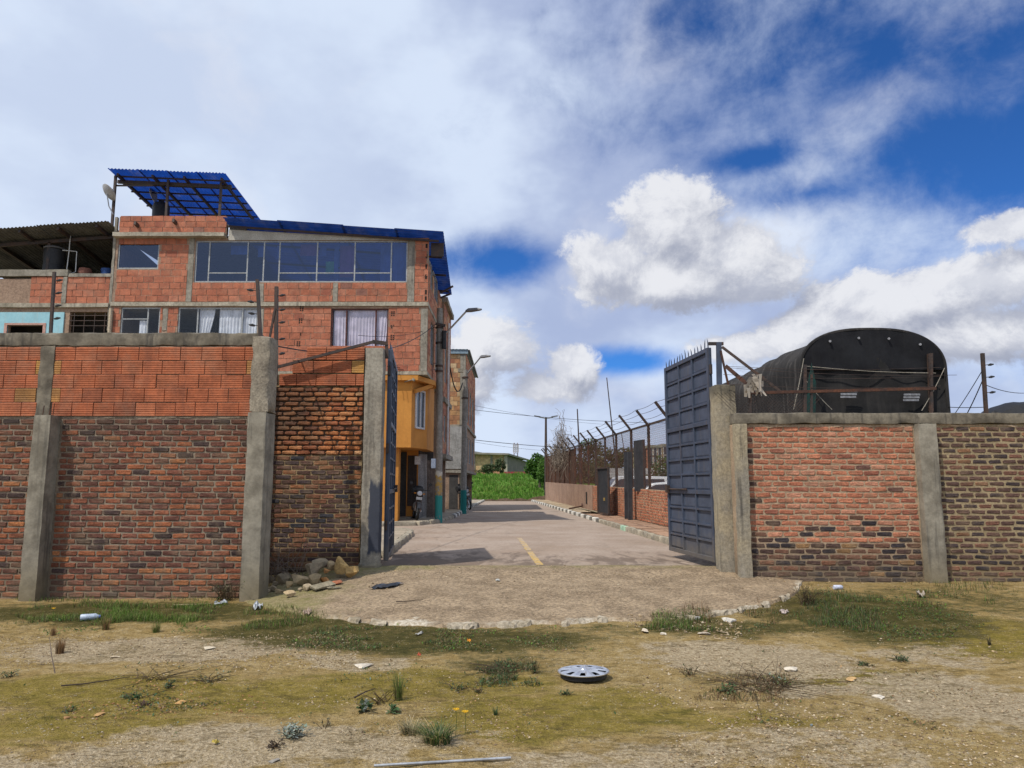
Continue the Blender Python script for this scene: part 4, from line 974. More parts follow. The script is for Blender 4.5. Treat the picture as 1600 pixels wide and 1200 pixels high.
b = MB(); q0_, q1_ = at(688, 458, 29.5), at(708, 447, 29.5); b.bar(q0_, q1_, .07); b.bar(q0_-Vector((0, 0, .2)), at(704, 459, 29.5), .07); b.build('eave_timber', STEEL_D, A)
# second storey, painted orange, with the chamfered corner
zo0, zo1 = fz_(699), fz_(586)
xo = [fx_(556, 640), fx_(643, 640)]
poly = [(xo[0], YA), (xo[1], YA), (xr0-.12, YA+1.35), (xr0-.12, D_A-1.2), (xo[0], D_A-1.2)]
b = MB(); b.prism(poly, zo0, zo1-.004); b.build('orange_storey', ORANGE, A)
b = MB(); pw = [(xo[0], YA-.16), (xo[1]+.22, YA-.16), (xr0+.16, YA+1.2), (xr0+.16, YA+2.2), (xo[0], YA+2.2)]; b.prism(pw, zo1-.2, zo1-.03); b.build('orange_eave', ORANGE, A)
b = MB(); b.bar((xo[1]+.1, YA+.1, zo1-.55), (xr0+.05, YA+1.2, zo1-.2), .1, .14); b.build('eave_bracket', ORANGE, A)
c0_, c1_ = Vector((xo[1], YA, 0)), Vector((xr0-.12, YA+1.35, 0)); dd = (c1_-c0_).normalized(); nn = Vector((dd.y, -dd.x, 0))
Mch = Matrix(((dd.x, nn.x, 0, c0_.x), (dd.y, nn.y, 0, c0_.y), (0, 0, 1, 0), (0, 0, 0, 1)))
za, zb3 = fz_(668), fz_(606)
b = MB()
for (x0, x1, z0, z1) in ((.3, .36, za, zb3), (1.04, 1.1, za, zb3), (.36, 1.04, za, za+.06), (.36, 1.04, zb3-.06, zb3), (.66, .72, za+.06, zb3-.06)): b.bx(x0, x1, .0, .05, z0, z1, Mch)
w = b.build('corner_window', mat('white_frame', (.55, .56, .56), (.45, .45, .45)), A); p = MB(); p.bx(.36, 1.04, .004, .012, za+.06, zb3-.06, Mch); p.build('pane', mat('dark_pane', (.03, .04, .055), (.05, .06, .075), 2., .08, spec=.6, fine=0), w)
b = MB(); b.tube([(xo[1]-.25, YA-.02, fz_(597)), (xo[1]-.12, YA-.14, fz_(596)), (xo[1]+.05, YA-.16, fz_(594))], .02, 6); b.tube([(xo[1]+.05, YA-.16, fz_(596)), (xo[1]+.1, YA-.16, fz_(593))], .06, 8); b.build('wall_lamp', GREYC, A)
# ground floor set back under the storey
yg = YA+2.3
b = MB(); b.bx(fx_(540, 760), fx_(620, 760), YA+.3, YA+.75, ZP-.1, zo0-.004); b.build('orange_pier', ORANGE, A)
b = MB(); holed(b, fx_(620, 760), xr0-.55, ZP-.1, zo0-.004, [(fx_(622, 760), fx_(637, 760), ZP+.45, zo0-.2), (fx_(641, 760), fx_(654, 760), ZP, zo0-.15)], yg, yg+.12); b.build('ground_wall', ORANGE, A)
b = MB(); b.bx(fx_(615, 760), xr0-.5, YA+3.6, YA+3.65, ZP, zo0-.01); b.bx(xr0-.58, xr0-.5, yg+.12, D_A, ZP-.1, zo0-.004); b.build('inner_wall', DARK, A)
g_ = MB(); x0, x1 = fx_(622, 760), fx_(637, 760)
for i in range(6): xx = x0+(x1-x0)*i/5; g_.bar((xx, yg-.01, ZP+.45), (xx, yg-.01, zo0-.2), .02)
for i in range(8): zz = ZP+.45+(zo0-.65-ZP)*i/7; g_.bar((x0, yg-.012, zz), (x1, yg-.012, zz), .02)
g_.build('window_grille', STEEL_D, A)
g_ = MB(); x0, x1 = fx_(641, 760), fx_(654, 760)
for i in range(7): xx = x0+(x1-x0)*i/6; g_.bar((xx, yg-.02, ZP), (xx, yg-.02, zo0-.15), .022)
g_.build('barred_door', mat('white_bars', (.5, .5, .5), (.4, .4, .4)), A)
b = MB(); b.bx(fx_(635, 716), fx_(645, 716), yg-.1, yg-.08, fz_(723)+.0, fz_(709)); b.build('notice_board', mat('white_board', (.62, .63, .64), (.55, .56, .57)), A)
WOOD = mat('weathered_wood', (.20, .165, .14), (.13, .105, .09), 3., .9, .4, 30, streak=.6)
xd0, xd1 = fx_(655, 760), fx_(673, 760)
# door planks of the side entrance
for i in range(6):
    b = MB(); a = xd0+(xd1-xd0)*i/6; b.bx(a+.006, a+(xd1-xd0)/6-.006, yg-.03+rnd.uniform(0, .012), yg+.0, ZP+.02, fz_(716)); b.build('plank', WOOD, A)
b = MB(); b.bx(fx_(672, 722), xr0+.3, YA+.35, YA+.6, fz_(731), fz_(716)); b.build('meter_box', mat('blue_grey_paint', (.22, .26, .33), (.17, .2, .26), 2., .7), A)
b = MB(); b.bx(fx_(613, 790), xr0-.7, yg-.5, yg+.3, ZP-.05, ZP+.06); b.build('door_step', GREYC, A)

# ---- canopy of blue plastic sheet over the terrace
Yc0, Yc1 = 25.35, 29.4
fl, fr, br = at(168, 263, Yc0), at(352, 271, Yc0), at(409, 346, Yc1); bl = Vector((fl.x, Yc1, br.z+(fl.z-fr.z)))
cn = thing('roof_canopy', 'tilted blue plastic canopy on dark steel posts above the roof terrace', 'canopy', ((fl.x+fr.x)/2, 27, z_par))
for i in range(4):
    k0, k1 = i/4, (i+1)/4+.02*(i < 3); b = MB(); up = Vector((0, 0, .012*(i % 2)))
    corr(b, fl.lerp(fr, k0)+up, fl.lerp(fr, k1)+up, bl.lerp(br, k0)+up, bl.lerp(br, k1)+up, 9, .018, 1); b.build('roof_sheet', BLUER, cn)
dn = Vector((0, 0, -.07))
for k in (.06, .36, .63, .95):
    b = MB(); b.bar(fl.lerp(fr, k).lerp(bl.lerp(br, k), .05)+dn*1.6, fl.lerp(fr, k).lerp(bl.lerp(br, k), .98)+dn*1.6, .07, .1); b.build('rafter', STEEL_D, cn)
for k in (.12, .27, .42, .57, .72, .87):
    b = MB(); b.bar(fl.lerp(bl, k)+dn*.7, fr.lerp(br, k)+dn*.7, .045, .05); b.build('purlin', STEEL_D, cn)
b = MB(); b.bar(fl.lerp(bl, .16)+dn*2.6+Vector((.05, 0, 0)), fr.lerp(br, .16)+dn*2.6, .09, .12); b.build('beam', STEEL_D, cn)
b = MB(); b.bar(at(366, 349, Yc1)+Vector((0, 0, -.05)), at(418, 351, Yc1)+Vector((0, 0, -.1)), .09); b.build('beam', STEEL_D, cn)
for (px, y_) in ((179, Yc0+.35), (262, Yc0+.5), (345, Yc0+.5)):
    x = at(px, 300, y_).x; k = (x-fl.x)/(fr.x-fl.x); tp = fl.lerp(fr, k).z-.1-.4*(.0); b = MB(); b.bar((x, y_, z_par-.3), (x, y_, tp-(fl.z-bl.z)*.12), .08); b.build('post', STEEL_D, cn)
b = MB(); b.bar(at(180, 290, Yc0+.4), at(240, 290, Yc0+.4), .05); b.build('tie_rail', STEEL_D, cn)
def dish(label, c, r, tilt, mast):
    d = thing('satellite_dish', label, 'antenna', mast[0]); b = MB()
    Mx = Matrix.Translation(c) @ Euler(tilt).to_matrix().to_4x4()
    b.lathe([(.001, 0), (r*.4, .012), (r*.75, .045), (r, .09), (r, .1), (r*.75, .055), (r*.4, .022), (.001, .01)], 20, Mx); b.build('reflector', mat('dish_grey', (.42, .42, .43), (.34, .34, .35), 3., .6), d, smooth=True)
    b = MB(); b.tube(mast+[Vector(c)], .02, 6); b.build('mast', GALV, d)
    f = Mx @ Vector((0, 0, r*.9)); b = MB(); b.tube([Mx @ Vector((0, -r*.95, .06)), f], .012, 5); b.tube([f, Mx @ Vector((0, 0, r*.75))], .035, 8); b.build('receiver_arm', GALV, d)
dish('grey satellite dish clamped to the canopy corner post', at(167, 302, 25.4), .32, (R(-35), R(38), 0), [at(177, 335, 25.55), at(170, 322, 25.5)])
dish('small pale satellite dish under the blue canopy', at(236, 303, 27), .3, (R(0), R(80), 0), [at(243, 338, 27), at(242, 318, 27)])
tk = MB(); c = at(251, 338, 27.2); tk.lathe([(.001, -.6), (.3, -.6), (.31, .35), (.26, .5), (.1, .56), (.1, .62), (.001, .62)], 18, Matrix.Translation(c)); tag(tk.build('water_tank', BLKP, smooth=True), 'black water tank on the roof terrace under the canopy', 'tank')

# ---------------------------------------------------------------- house Z: the open roofed terrace at the far left
xz0, xz1 = -20.5, fx_(173)
Zh = thing('terrace_house', 'low house with turquoise wall and dark roofed open terrace at the left edge', 'house', ((xz0+xz1)/2, YA, ZP))
zp1, zp0 = fz_(431), fz_(475)
b = MB(); holed(b, xz0, xz1, ZP, zp1-.1, [(fx_(108, 500), fx_(172, 500), fz_(530), fz_(487)), (fx_(12, 510), fx_(68, 510), fz_(530), fz_(508))], YA+.02, YA+.16); b.build('front_wall', MORTB, Zh)
fill(Zh, YA+.018, [(xz0+3.5, fx_(98, 450), zp0+.02, fz_(432)), (fx_(104, 450), xz1, zp0+.02, fz_(432))], .375, .225, .014, P_HB, 'plain', name='clay_block', jy=.006)
b = MB(); b.rough(xz0, fx_(105), YA-.04, YA+.2, fz_(432), fz_(421), .3, .012, 2.); b.rough(fx_(105)+.01, xz1, YA-.03, YA+.2, fz_(433), fz_(427), .3, .01, 2.); b.build('parapet_cap', GREYC, Zh, smooth=True)
b = MB(); b.rough(xz0, xz1, YA-.08, D_A, fz_(481), fz_(474), .5, .012, 1.); b.build('floor_slab', CONC_L, Zh, smooth=True)
b = MB(); b.rough(fx_(97), fx_(105), YA-.03, YA+.1, fz_(474)+.004, fz_(432)-.004, .3, .012, 3.); b.build('concrete_column', GREYC, Zh, smooth=True)
TURQ = mat('turquoise_paint', (.32, .56, .62), (.25, .48, .55), 1.5, .8, .1, 25, streak=.5, streakc=(.35, .42, .42), fine=.06)
b = MB(); holed(b, xz0+.0, fx_(100, 500), ZP, fz_(488), [(fx_(12, 510), fx_(68, 510), fz_(530), fz_(508))], YA-.02, YA+.019); b.build('turquoise_wall', TURQ, Zh)
b = MB(); x0, x1 = fx_(12, 510), fx_(68, 510)
b.bx(x0-.1, x1+.1, YA-.04, YA+.0, fz_(508), fz_(505)); b.bx(x0-.1, x0, YA-.04, YA, fz_(530), fz_(508)-.002); b.bx(x1, x1+.1, YA-.04, YA, fz_(530), fz_(508)-.002); b.build('window_surround', mat('pink_trim', (.5, .3, .25), (.42, .25, .2)), Zh)
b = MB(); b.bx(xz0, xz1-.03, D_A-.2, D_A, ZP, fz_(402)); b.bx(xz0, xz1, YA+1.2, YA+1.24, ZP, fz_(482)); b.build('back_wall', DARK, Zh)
fill(Zh, D_A-.21, [(xz0+1, at(60, 420, D_A).x, at(0, 434, D_A).z, at(0, 404, D_A).z)], .375, .225, .014, P_HB, 'plain', name='back_block', keep=60)
b = MB(); b.bx(at(-30, 418, D_A).x, at(40, 418, D_A).x, D_A-.26, D_A-.23, at(0, 428, D_A).z, at(0, 410, D_A).z); b.build('green_shutter', mat('green_paint', (.06, .30, .25), (.05, .24, .2), 2., .7), Zh)
g_ = MB(); x0, x1 = fx_(108, 500), fx_(172, 500)
for pz in (493, 501, 509): g_.bar((x0, YA-.0, fz_(pz)), (x1, YA-.0, fz_(pz)), .025)
for q in range(4): xx = x0+(x1-x0)*(q+.5)/4; g_.bar((xx, YA, fz_(524)), (xx, YA, fz_(489)), .02)
g_.build('window_grille', STEEL_D, Zh)
b = MB(); b.tube([(fx_(178), YA-.08, fz_(525)), (fx_(178), YA-.08, fz_(483))], .06, 8); b.build('downpipe', mat('cream_pipe', (.5, .42, .30), (.42, .35, .25)), Zh)
ROOFD = mat('grey_sheet_roof', (.15, .15, .14), (.10, .10, .095), 1.5, .7, .1, 20)
zl_, zr_ = at(0, 357, YA-.4).z, at(172, 345, YA-.4).z; zf = lambda x: zl_+(zr_-zl_)*(x-fx_(0))/(fx_(172)-fx_(0))
for i in range(5):
    xa_, xb_ = xz0+(xz1-.05-xz0)*i/5, xz0+(xz1-.05-xz0)*(i+1)/5+.05*(i < 4); b = MB(); dz = .02*(i % 2)
    corr(b, (xa_, YA-.4, zf(xa_)+dz), (xb_, YA-.4, zf(xb_)+dz), (xa_, D_A+.6, zf(xa_)-.75+dz), (xb_, D_A+.6, zf(xb_)-.75+dz), 10, .02, 1); b.build('roof_sheet', ROOFD, Zh)
for i in range(7):
    x = fx_(0)-2+i*1.35; b = MB(); b.bar((x, YA-.3, zf(x)-.1), (x, D_A+.5, zf(x)-.83), .08, .12); b.build('rafter', STEEL_D, Zh)
for yy_, dz_ in ((YA+.5, .28), (D_A-.6, .9)):
    b = MB(); b.bar((xz0, yy_, zf(xz0)-dz_), (xz1-.1, yy_, zf(xz1)-dz_), .1, .12); b.build('roof_beam', STEEL_D, Zh)
for px in (62, -60):
    x = fx_(px, 400); b = MB(); b.bar((x, YA+.5, fz_(431)), (x, YA+.5, zf(x)-.3), .1); b.build('post', STEEL_D, Zh)
tk = thing('water_tank', 'large black water tank on the roofed terrace', 'tank', at(83, 425, 26.3)); c = at(83, 425, 26.3)
b = MB(); b.lathe([(.001, 0), (.34, 0), (.35, .2), (.335, .22), (.36, .55), (.35, .8), (.3, .82), (.001, .86)], 24, Matrix.Translation(c)); b.build('body', BLKP, tk, smooth=True)
b = MB(); b.lathe([(.001, .0), (.365, 0), (.37, .05), (.3, .09), (.001, .12)], 24, Matrix.Translation(c+Vector((0, 0, .83)))); b.build('lid', mat('grey_lid', (.14, .14, .15), (.1, .1, .1)), tk, smooth=True)
b = MB(); A_ = lambda px, py: at(px, py, 25.9)
b.tube([A_(104, 424), A_(108, 392), A_(110, 368)], .018, 6); b.tube([A_(98, 391), A_(120, 393), A_(118, 425), A_(112, 427)], .018, 6); tag(b.build('water_pipe', mat('white_pipe', (.6, .6, .58), (.5, .5, .48))), 'white plastic water pipe beside the black tank', 'pipe')
b = MB(); b.lathe([(.001, -.15), (.2, -.15), (.24, .0), (.2, .14), (.001, .16)], 16, Matrix.Translation(at(133, 426, 26))); tag(b.build('clay_pot', mat('clay_pot', (.22, .09, .06), (.16, .07, .05)), smooth=True), 'round reddish pot behind the terrace parapet', 'pot')
b = MB(); b.lathe([(.001, -.2), (.2, -.2), (.22, .12), (.001, .12)], 16, Matrix.Translation(at(168, 426, 26))); tag(b.build('blue_drum', mat('blue_drum', (.02, .06, .2), (.015, .05, .16), 3., .5), smooth=True), 'blue drum behind the terrace parapet', 'drum')

# ---------------------------------------------------------------- house B: narrow shaded block house behind the first pole
YB0, YB1, XB = 30.5, 33.9, -2.85
zB = lambda py: at(700, py, 31.5).z
B_ = thing('block_house', 'shaded brown block house wedged between its two taller neighbours', 'house', (XB-2, 32, ZP))
hb = [(30.9, 31.9, zB(600), zB(540)), (32.4, 33.5, zB(600), zB(540)), (30.9, 31.9, zB(690), zB(650)), (32.4, 33.5, zB(690), zB(650))]
b = MB(); b.bx(XB-5, XB-.16, YB0, YB0+.15, ZP, zB(480)); holed(b, YB0, YB1, zB(712), zB(480), hb, XB-.15, XB, 'y'); b.bx(XB-5, XB-.16, YB1-.2, YB1-.02, ZP, zB(480)); b.build('wall', MORTB, B_)
fill(B_, XB, [(YB0, YB1, zB(712)+.05, zB(482))], .38, .23, .014, P_HD, 'plain', 'y', holes=hb, name='clay_block', keep=200)
b = MB(); b.bx(XB-.6, XB-.45, YB0, YB1, ZP, zB(712)-.004); b.bx(XB-3, XB-2.9, YB0+.2, YB1-.2, ZP, zB(490)); b.build('inner_wall', DARK, B_)
b = MB(); b.rough(XB-5, XB+.18, YB0-.02, YB1, zB(718), zB(710), .5, .01); b.rough(XB-5, XB+.1, YB0-.02, YB1, zB(632), zB(624), .5, .01); b.rough(XB-5, XB+.15, YB0-.05, YB1+.05, zB(481), zB(473), .5, .01); b.build('floor_slab', GREYC, B_, smooth=True)
for (y0, y1, z0, z1) in hb:
    b = MB(); X = XB-.06
    for (a, c_, e, q) in ((y0, y1, z0, z0+.05), (y0, y1, z1-.05, z1), (y0, y0+.05, z0, z1), (y1-.05, y1, z0, z1), ((y0+y1)/2-.03, (y0+y1)/2+.03, z0, z1)): b.bx(X-.03, X+.03, a, c_, e, q)
    w = b.build('window', ALU, B_); p = MB(); p.quad((X, y0, z0), (X, y1, z0), (X, y1, z1), (X, y0, z1)); p.build('pane', GLS, w)
b = MB(); b.bx(XB-.448, XB-.44, 30.8, 31.7, ZP, zB(725)); b.build('door', mat('white_door', (.5, .52, .55), (.42, .44, .48), 2., .7), B_)
b = MB(); b.bx(XB-.447, XB-.4, 32.1, 33.6, ZP, zB(735)); b.build('shutter', mat('blue_plaster', (.17, .2, .27), (.13, .16, .22), 2., .8, streak=.3), B_)
b = MB(); b.tube([(XB+.06, 32.15, zB(715)), (XB+.06, 32.15, zB(500))], .05, 6); b.build('downpipe', mat('white_pipe', (.6, .6, .58)), B_)

# ---------------------------------------------------------------- house C: tan blocks over grey plaster, last of the row
YC0, YC1, XC = 38.0, 47.5, -2.38
zC_ = lambda py: at(715, py, 38).z
xC0 = at(690, 650, YC0).x
Ch = thing('block_house', 'last house of the row, pale tan blocks over grey plaster', 'house', (XC-2, 42, ZP))
hc = [(39, 40.4, zC_(655), zC_(600)), (41.2, 43, zC_(655), zC_(600)), (44, 46, zC_(655), zC_(600)), (39, 40.4, zC_(722), zC_(680)), (41.2, 43, zC_(722), zC_(680)), (44, 46, zC_(722), zC_(680))]
b = MB(); b.bx(xC0-3, XC-.3, YC0+.02, YC0+.18, ZP, zC_(552)); holed(b, YC0+.02, YC1, zC_(735), zC_(552), hc, XC-.15, XC, 'y'); b.bx(xC0-3, XC-.16, YC1-.2, YC1-.02, ZP, zC_(552)); b.build('wall', MORTB, Ch)
fill(Ch, YC0+.02, [(xC0, XC-.28, zC_(664), zC_(553))], .40, .25, .016, P_TAN, 'plain', name='clay_block', keep=150)
fill(Ch, XC, [(YC0+.05, YC1, zC_(664), zC_(553))], .40, .25, .016, P_HD, 'plain', 'y', holes=hc, name='side_block', keep=150)
b = MB(); b.rough(xC0-.1, XC-.02, YC0-.06, YC0+.015, zC_(733), zC_(666), .3, .008, 1.5); b.build('plaster_panel', mat('grey_plaster', (.34, .335, .32), (.27, .265, .25), 1.2, .9, .2, 20, streak=.3), Ch, smooth=True)
b = MB(); b.bx(XC-.3, XC-.02, YC0-.04, YC0+.01, zC_(664), zC_(553)); b.build('corner_column', GREYC, Ch)
b = MB(); b.rough(xC0-3, XC+.12, YC0-.1, YC1, zC_(739), zC_(734), .5, .01); b.rough(xC0-3, XC+.1, YC0-.02, YC1, zC_(668), zC_(663), .5, .01); b.build('floor_slab', GREYC, Ch, smooth=True)
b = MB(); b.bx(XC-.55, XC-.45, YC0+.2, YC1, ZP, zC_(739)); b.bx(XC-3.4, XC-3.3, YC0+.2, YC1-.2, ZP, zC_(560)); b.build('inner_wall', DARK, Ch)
b = MB(); corr(b, (xC0-1.5, YC0-.15, zC_(545)), (XC+.2, YC0-.15, zC_(547)), (xC0-1.5, YC1+.2, zC_(547)), (XC+.2, YC1+.2, zC_(549)), 16, .02, 1); b.build('roof_sheet', mat('blue_grey_roof', (.22, .30, .36), (.18, .25, .3), 2., .6), Ch)
b = MB(); b.bx(xC0-1.4, XC+.1, YC0-.1, YC0-.04, zC_(553), zC_(546)); b.build('roof_fascia', MATS['blue_grey_roof'], Ch)
for (y0, y1, z0, z1) in hc:
    b = MB(); X = XC-.06
    for (a, c_, e, q) in ((y0, y1, z0, z0+.05), (y0, y1, z1-.05, z1), (y0, y0+.05, z0, z1), (y1-.05, y1, z0, z1), ((y0+y1)/2-.03, (y0+y1)/2+.03, z0, z1)): b.bx(X-.03, X+.03, a, c_, e, q)
    w = b.build('window', ALU, Ch); p = MB(); p.quad((X, y0, z0), (X, y1, z0), (X, y1, z1), (X, y0, z1)); p.build('pane', GLS, w)
b = MB(); b.bx(xC0+.1, xC0+.42, YC0+.1, YC0+.3, ZP, zC_(739)); b.bx(XC-.36, XC-.1, YC0+.1, YC0+.3, ZP, zC_(739)); b.build('cream_pier', mat('cream_plaster', (.42, .38, .27), (.34, .3, .21), 2., .9), Ch)
b = MB(); b.bx(xC0+.425, XC-.365, YC0+.016, YC0+.02, ZP, zC_(742)); b.build('doorway', DARK, Ch)  # thin dark sheet on the solid wall, shade inside the doorway put into colour

# ================================================================== POLES, LAMPS, CABLES
def pole_paint(zb_):
    def f(t, P, col):
        z = t.m('ADD', t.sep(P)[2], t.m('MULTIPLY', t.m('SUBTRACT', t.noise(P, 7, 5, .6), .5), .35))
        n = t.noise(P, 9, 5, .65)
        col = t.mix(t.m('MULTIPLY', t.m('MULTIPLY', t.ss(z, 1.24, 1.28), t.ss(z, 2.06, 2.0)), t.ss(n, .42, .55)), col, (.42, .27, .07))
        col = t.mix(t.m('MULTIPLY', t.m('MULTIPLY', t.ss(z, 1.95, 1.98), t.ss(z, 2.12, 2.08)), .8), col, (.55, .53, .45))
        return t.mix(t.m('MULTIPLY', t.ss(z, 1.27, 1.22), t.ss(t.m('ADD', n, t.m('MULTIPLY', z, .12)), .36, .5)), col, (.035, .24, .22))
    return f
POLE = mat('pole_concrete', (.27, .255, .225), (.20, .185, .16), 1.5, .9, .4, 25, streak=.5, patch=pole_paint(0))
POLE2 = mat('pole_concrete_far', (.27, .255, .225), (.20, .185, .16), 1.5, .9, .4, 25, streak=.5, patch=lambda t, P, col: t.mix(t.ss(t.sep(P)[2], 1.42, 1.36), col, (.02, .17, .16)))
LAMPH = mat('lamp_housing', (.16, .16, .17), (.12, .12, .13), 3., .5)
def util_pole(label, base, top, r0, r1, m_, lamp, fittings):
    th = thing('utility_pole', label, 'pole', base, group='concrete utility poles on the pavement')
    b = MB(); b.tube([base-Vector((0, 0, .2)), base.lerp(top, .35), base.lerp(top, .7), top], [r0, r0+(r1-r0)*.35, r0+(r1-r0)*.7, r1], 16); b.build('shaft', m_, th, smooth=True)
    if lamp:
        a, k, h = lamp; b = MB(); b.tube([a, a.lerp(k, .95), k, k+(h-k)*.25], .035, 7); b.build('lamp_arm', GALV, th, smooth=True)
        d = (h-k).normalized(); b = MB(); s = d.cross(Vector((0, 0, 1))).normalized()*.13; u = Vector((0, 0, 1))
        p = [k, k.lerp(h, .25), k.lerp(h, .8), h]; w = [.35, 1., .9, .35]; hh = [.05, .09, .06, .02]
        for q, w_, hg in zip(p, w, hh): b.v += [tuple(q-s*w_-u*.02), tuple(q+s*w_-u*.02), tuple(q+s*w_*.7+u*hg), tuple(q-s*w_*.7+u*hg)]
        for i in range(3):
            for j in range(4): b.f.append((i*4+j, i*4+(j+1) % 4, i*4+4+(j+1) % 4, i*4+4+j))
        b.f += [(3, 2, 1, 0), (12, 13, 14, 15)]; b.build('lamp_head', LAMPH, th)
    for z in fittings:
        b = MB(); c = base.lerp(top, (z-base.z)/(top.z-base.z)); b.lathe([(r0*1.0, -.04), (r0*1.12, -.03), (r0*1.12, .03), (r0*1.0, .04)], 14, Matrix.Translation(c)); b.build('steel_band', STEEL_D, th)
    return th
Yp1 = 27.2; b1 = at(685.5, 806, Yp1); b1.z = ZP-.02; t1 = at(687, 482, Yp1)
pA = util_pole('thick concrete pole with teal painted base beside the parked motorcycle', b1, t1, .135, .11, POLE, (at(689, 529, Yp1-.05), at(728, 487, 26.6), at(752, 483, 26.2)), (at(0, 512, Yp1).z, at(0, 572, Yp1).z, at(0, 580, Yp1).z, at(0, 536, Yp1).z))
b = MB(); b.bar(at(681, 506, Yp1-.1), at(696, 509, Yp1-.1), .09); b.build('crossarm', STEEL_D, pA)
b = MB(); b.tube([at(694, 517, Yp1-.15), at(694, 545, Yp1-.15)], .09, 8); b.build('junction_box', BLKP, pA)
Yp2 = 35.5; b2 = at(724, 795, Yp2); b2.z = ZP-.02; t2 = at(727, 578, Yp2)
pB = util_pole('slimmer farther pole with dark teal base before the grey plaster house', b2, t2, .15, .12, POLE2, (at(729, 585, Yp2), at(750, 559, 34.9), at(766, 556, 34.4)), (at(0, 622, Yp2).z, at(0, 590, Yp2).z))
b = MB(); b.bar(at(716, 579, Yp2), at(728, 580, Yp2), .16); b.build('pole_cap', GREYC, pB)
CABLE = mat('black_cable', (.012, .012, .013), (.02, .02, .02), 3., .6)
def cable(label, a, c, sag, r=.012, grp='overhead cables', m_=CABLE):
    b = MB(); n = 16; b.tube([a.lerp(c, i/n)-Vector((0, 0, sag*4*(i/n)*(1-i/n))) for i in range(n+1)], r, 4, False); tag(b.build('overhead_cable', m_), label, 'cable', grp)
cable('black cable from the wall post up to the thick pole', at(433, 541, 11.5), at(681, 506, Yp1-.1), .5, .013)
cable('thinner cable just under the one reaching the thick pole', at(560, 524, 20), at(681, 511, Yp1-.1), .15, .009)
cable('cable along the top of the orange storey to the thick pole', at(605, 573, 25.0), at(683, 567, Yp1-.16), .1, .012)
cable('low cable from the orange eave to the thick pole', at(612, 576, 25.0), at(684, 577, Yp1-.16), .05, .01)
cable('slack black cable drooping from the shaded house to the farther pole', at(703, 572, 33.6), at(723, 598, Yp2-.15), .75, .03)
cable('upper cable crossing the sky from the row of houses towards the fence', at(738, 640, 46), at(1090, 661, 50), .25, .016)
cable('faint cable sloping under the upper sky cable', at(738, 633, 46), at(960, 664, 62), .2, .010)
cable('lower pale cable crossing above the field', at(738, 687, 46), at(1075, 700, 52), .3, .022)
cable('thin cable just below the pale cable over the field', at(738, 690, 46), at(1000, 698, 60), .5, .009)
cable('wire sloping from the lone post down behind the right wall', at(1537, 575, 11.75), at(1488, 652, 13), .02, .006)
cable('second wire sloping from the lone post behind the right wall', at(1537, 590, 11.75), at(1508, 652, 12.6), .02, .008)
cable('wire running from the lone post out past the right edge', at(1537, 600, 11.75), at(1640, 606, 13), .12, .006)
cable('low wire between tarpaulin and the lone post', at(1480, 636, 13.2), at(1542, 636, 11.8), .01, .008)

# double street lamp over the field
Yl = 66; c = at(853, 735, Yl)
lp = thing('street_lamp', 'double armed street lamp standing before the far tree', 'lamp', (c.x, Yl, .3))
b = MB(); tp = at(853, 652, Yl); b.tube([(c.x, Yl, .2), (c.x, Yl, 4), tp], [.15, .13, .09], 10); b.build('shaft', STEEL_D, lp, smooth=True)
for s_, px in ((-1, 842), (1, 864)):
    e = at(px, 651.5, Yl); b = MB(); b.tube([tp-Vector((0, 0, .1)), tp.lerp(e, .5)+Vector((0, 0, -.05)), e], .05, 6); b.build('lamp_arm', GALV, lp)
    b = MB(); b.bar(e-Vector((.25*s_*.6, 0, 0)), e+Vector((.42*s_, 0, .1)), .22, .1); b.build('lamp_head', LAMPH, lp)

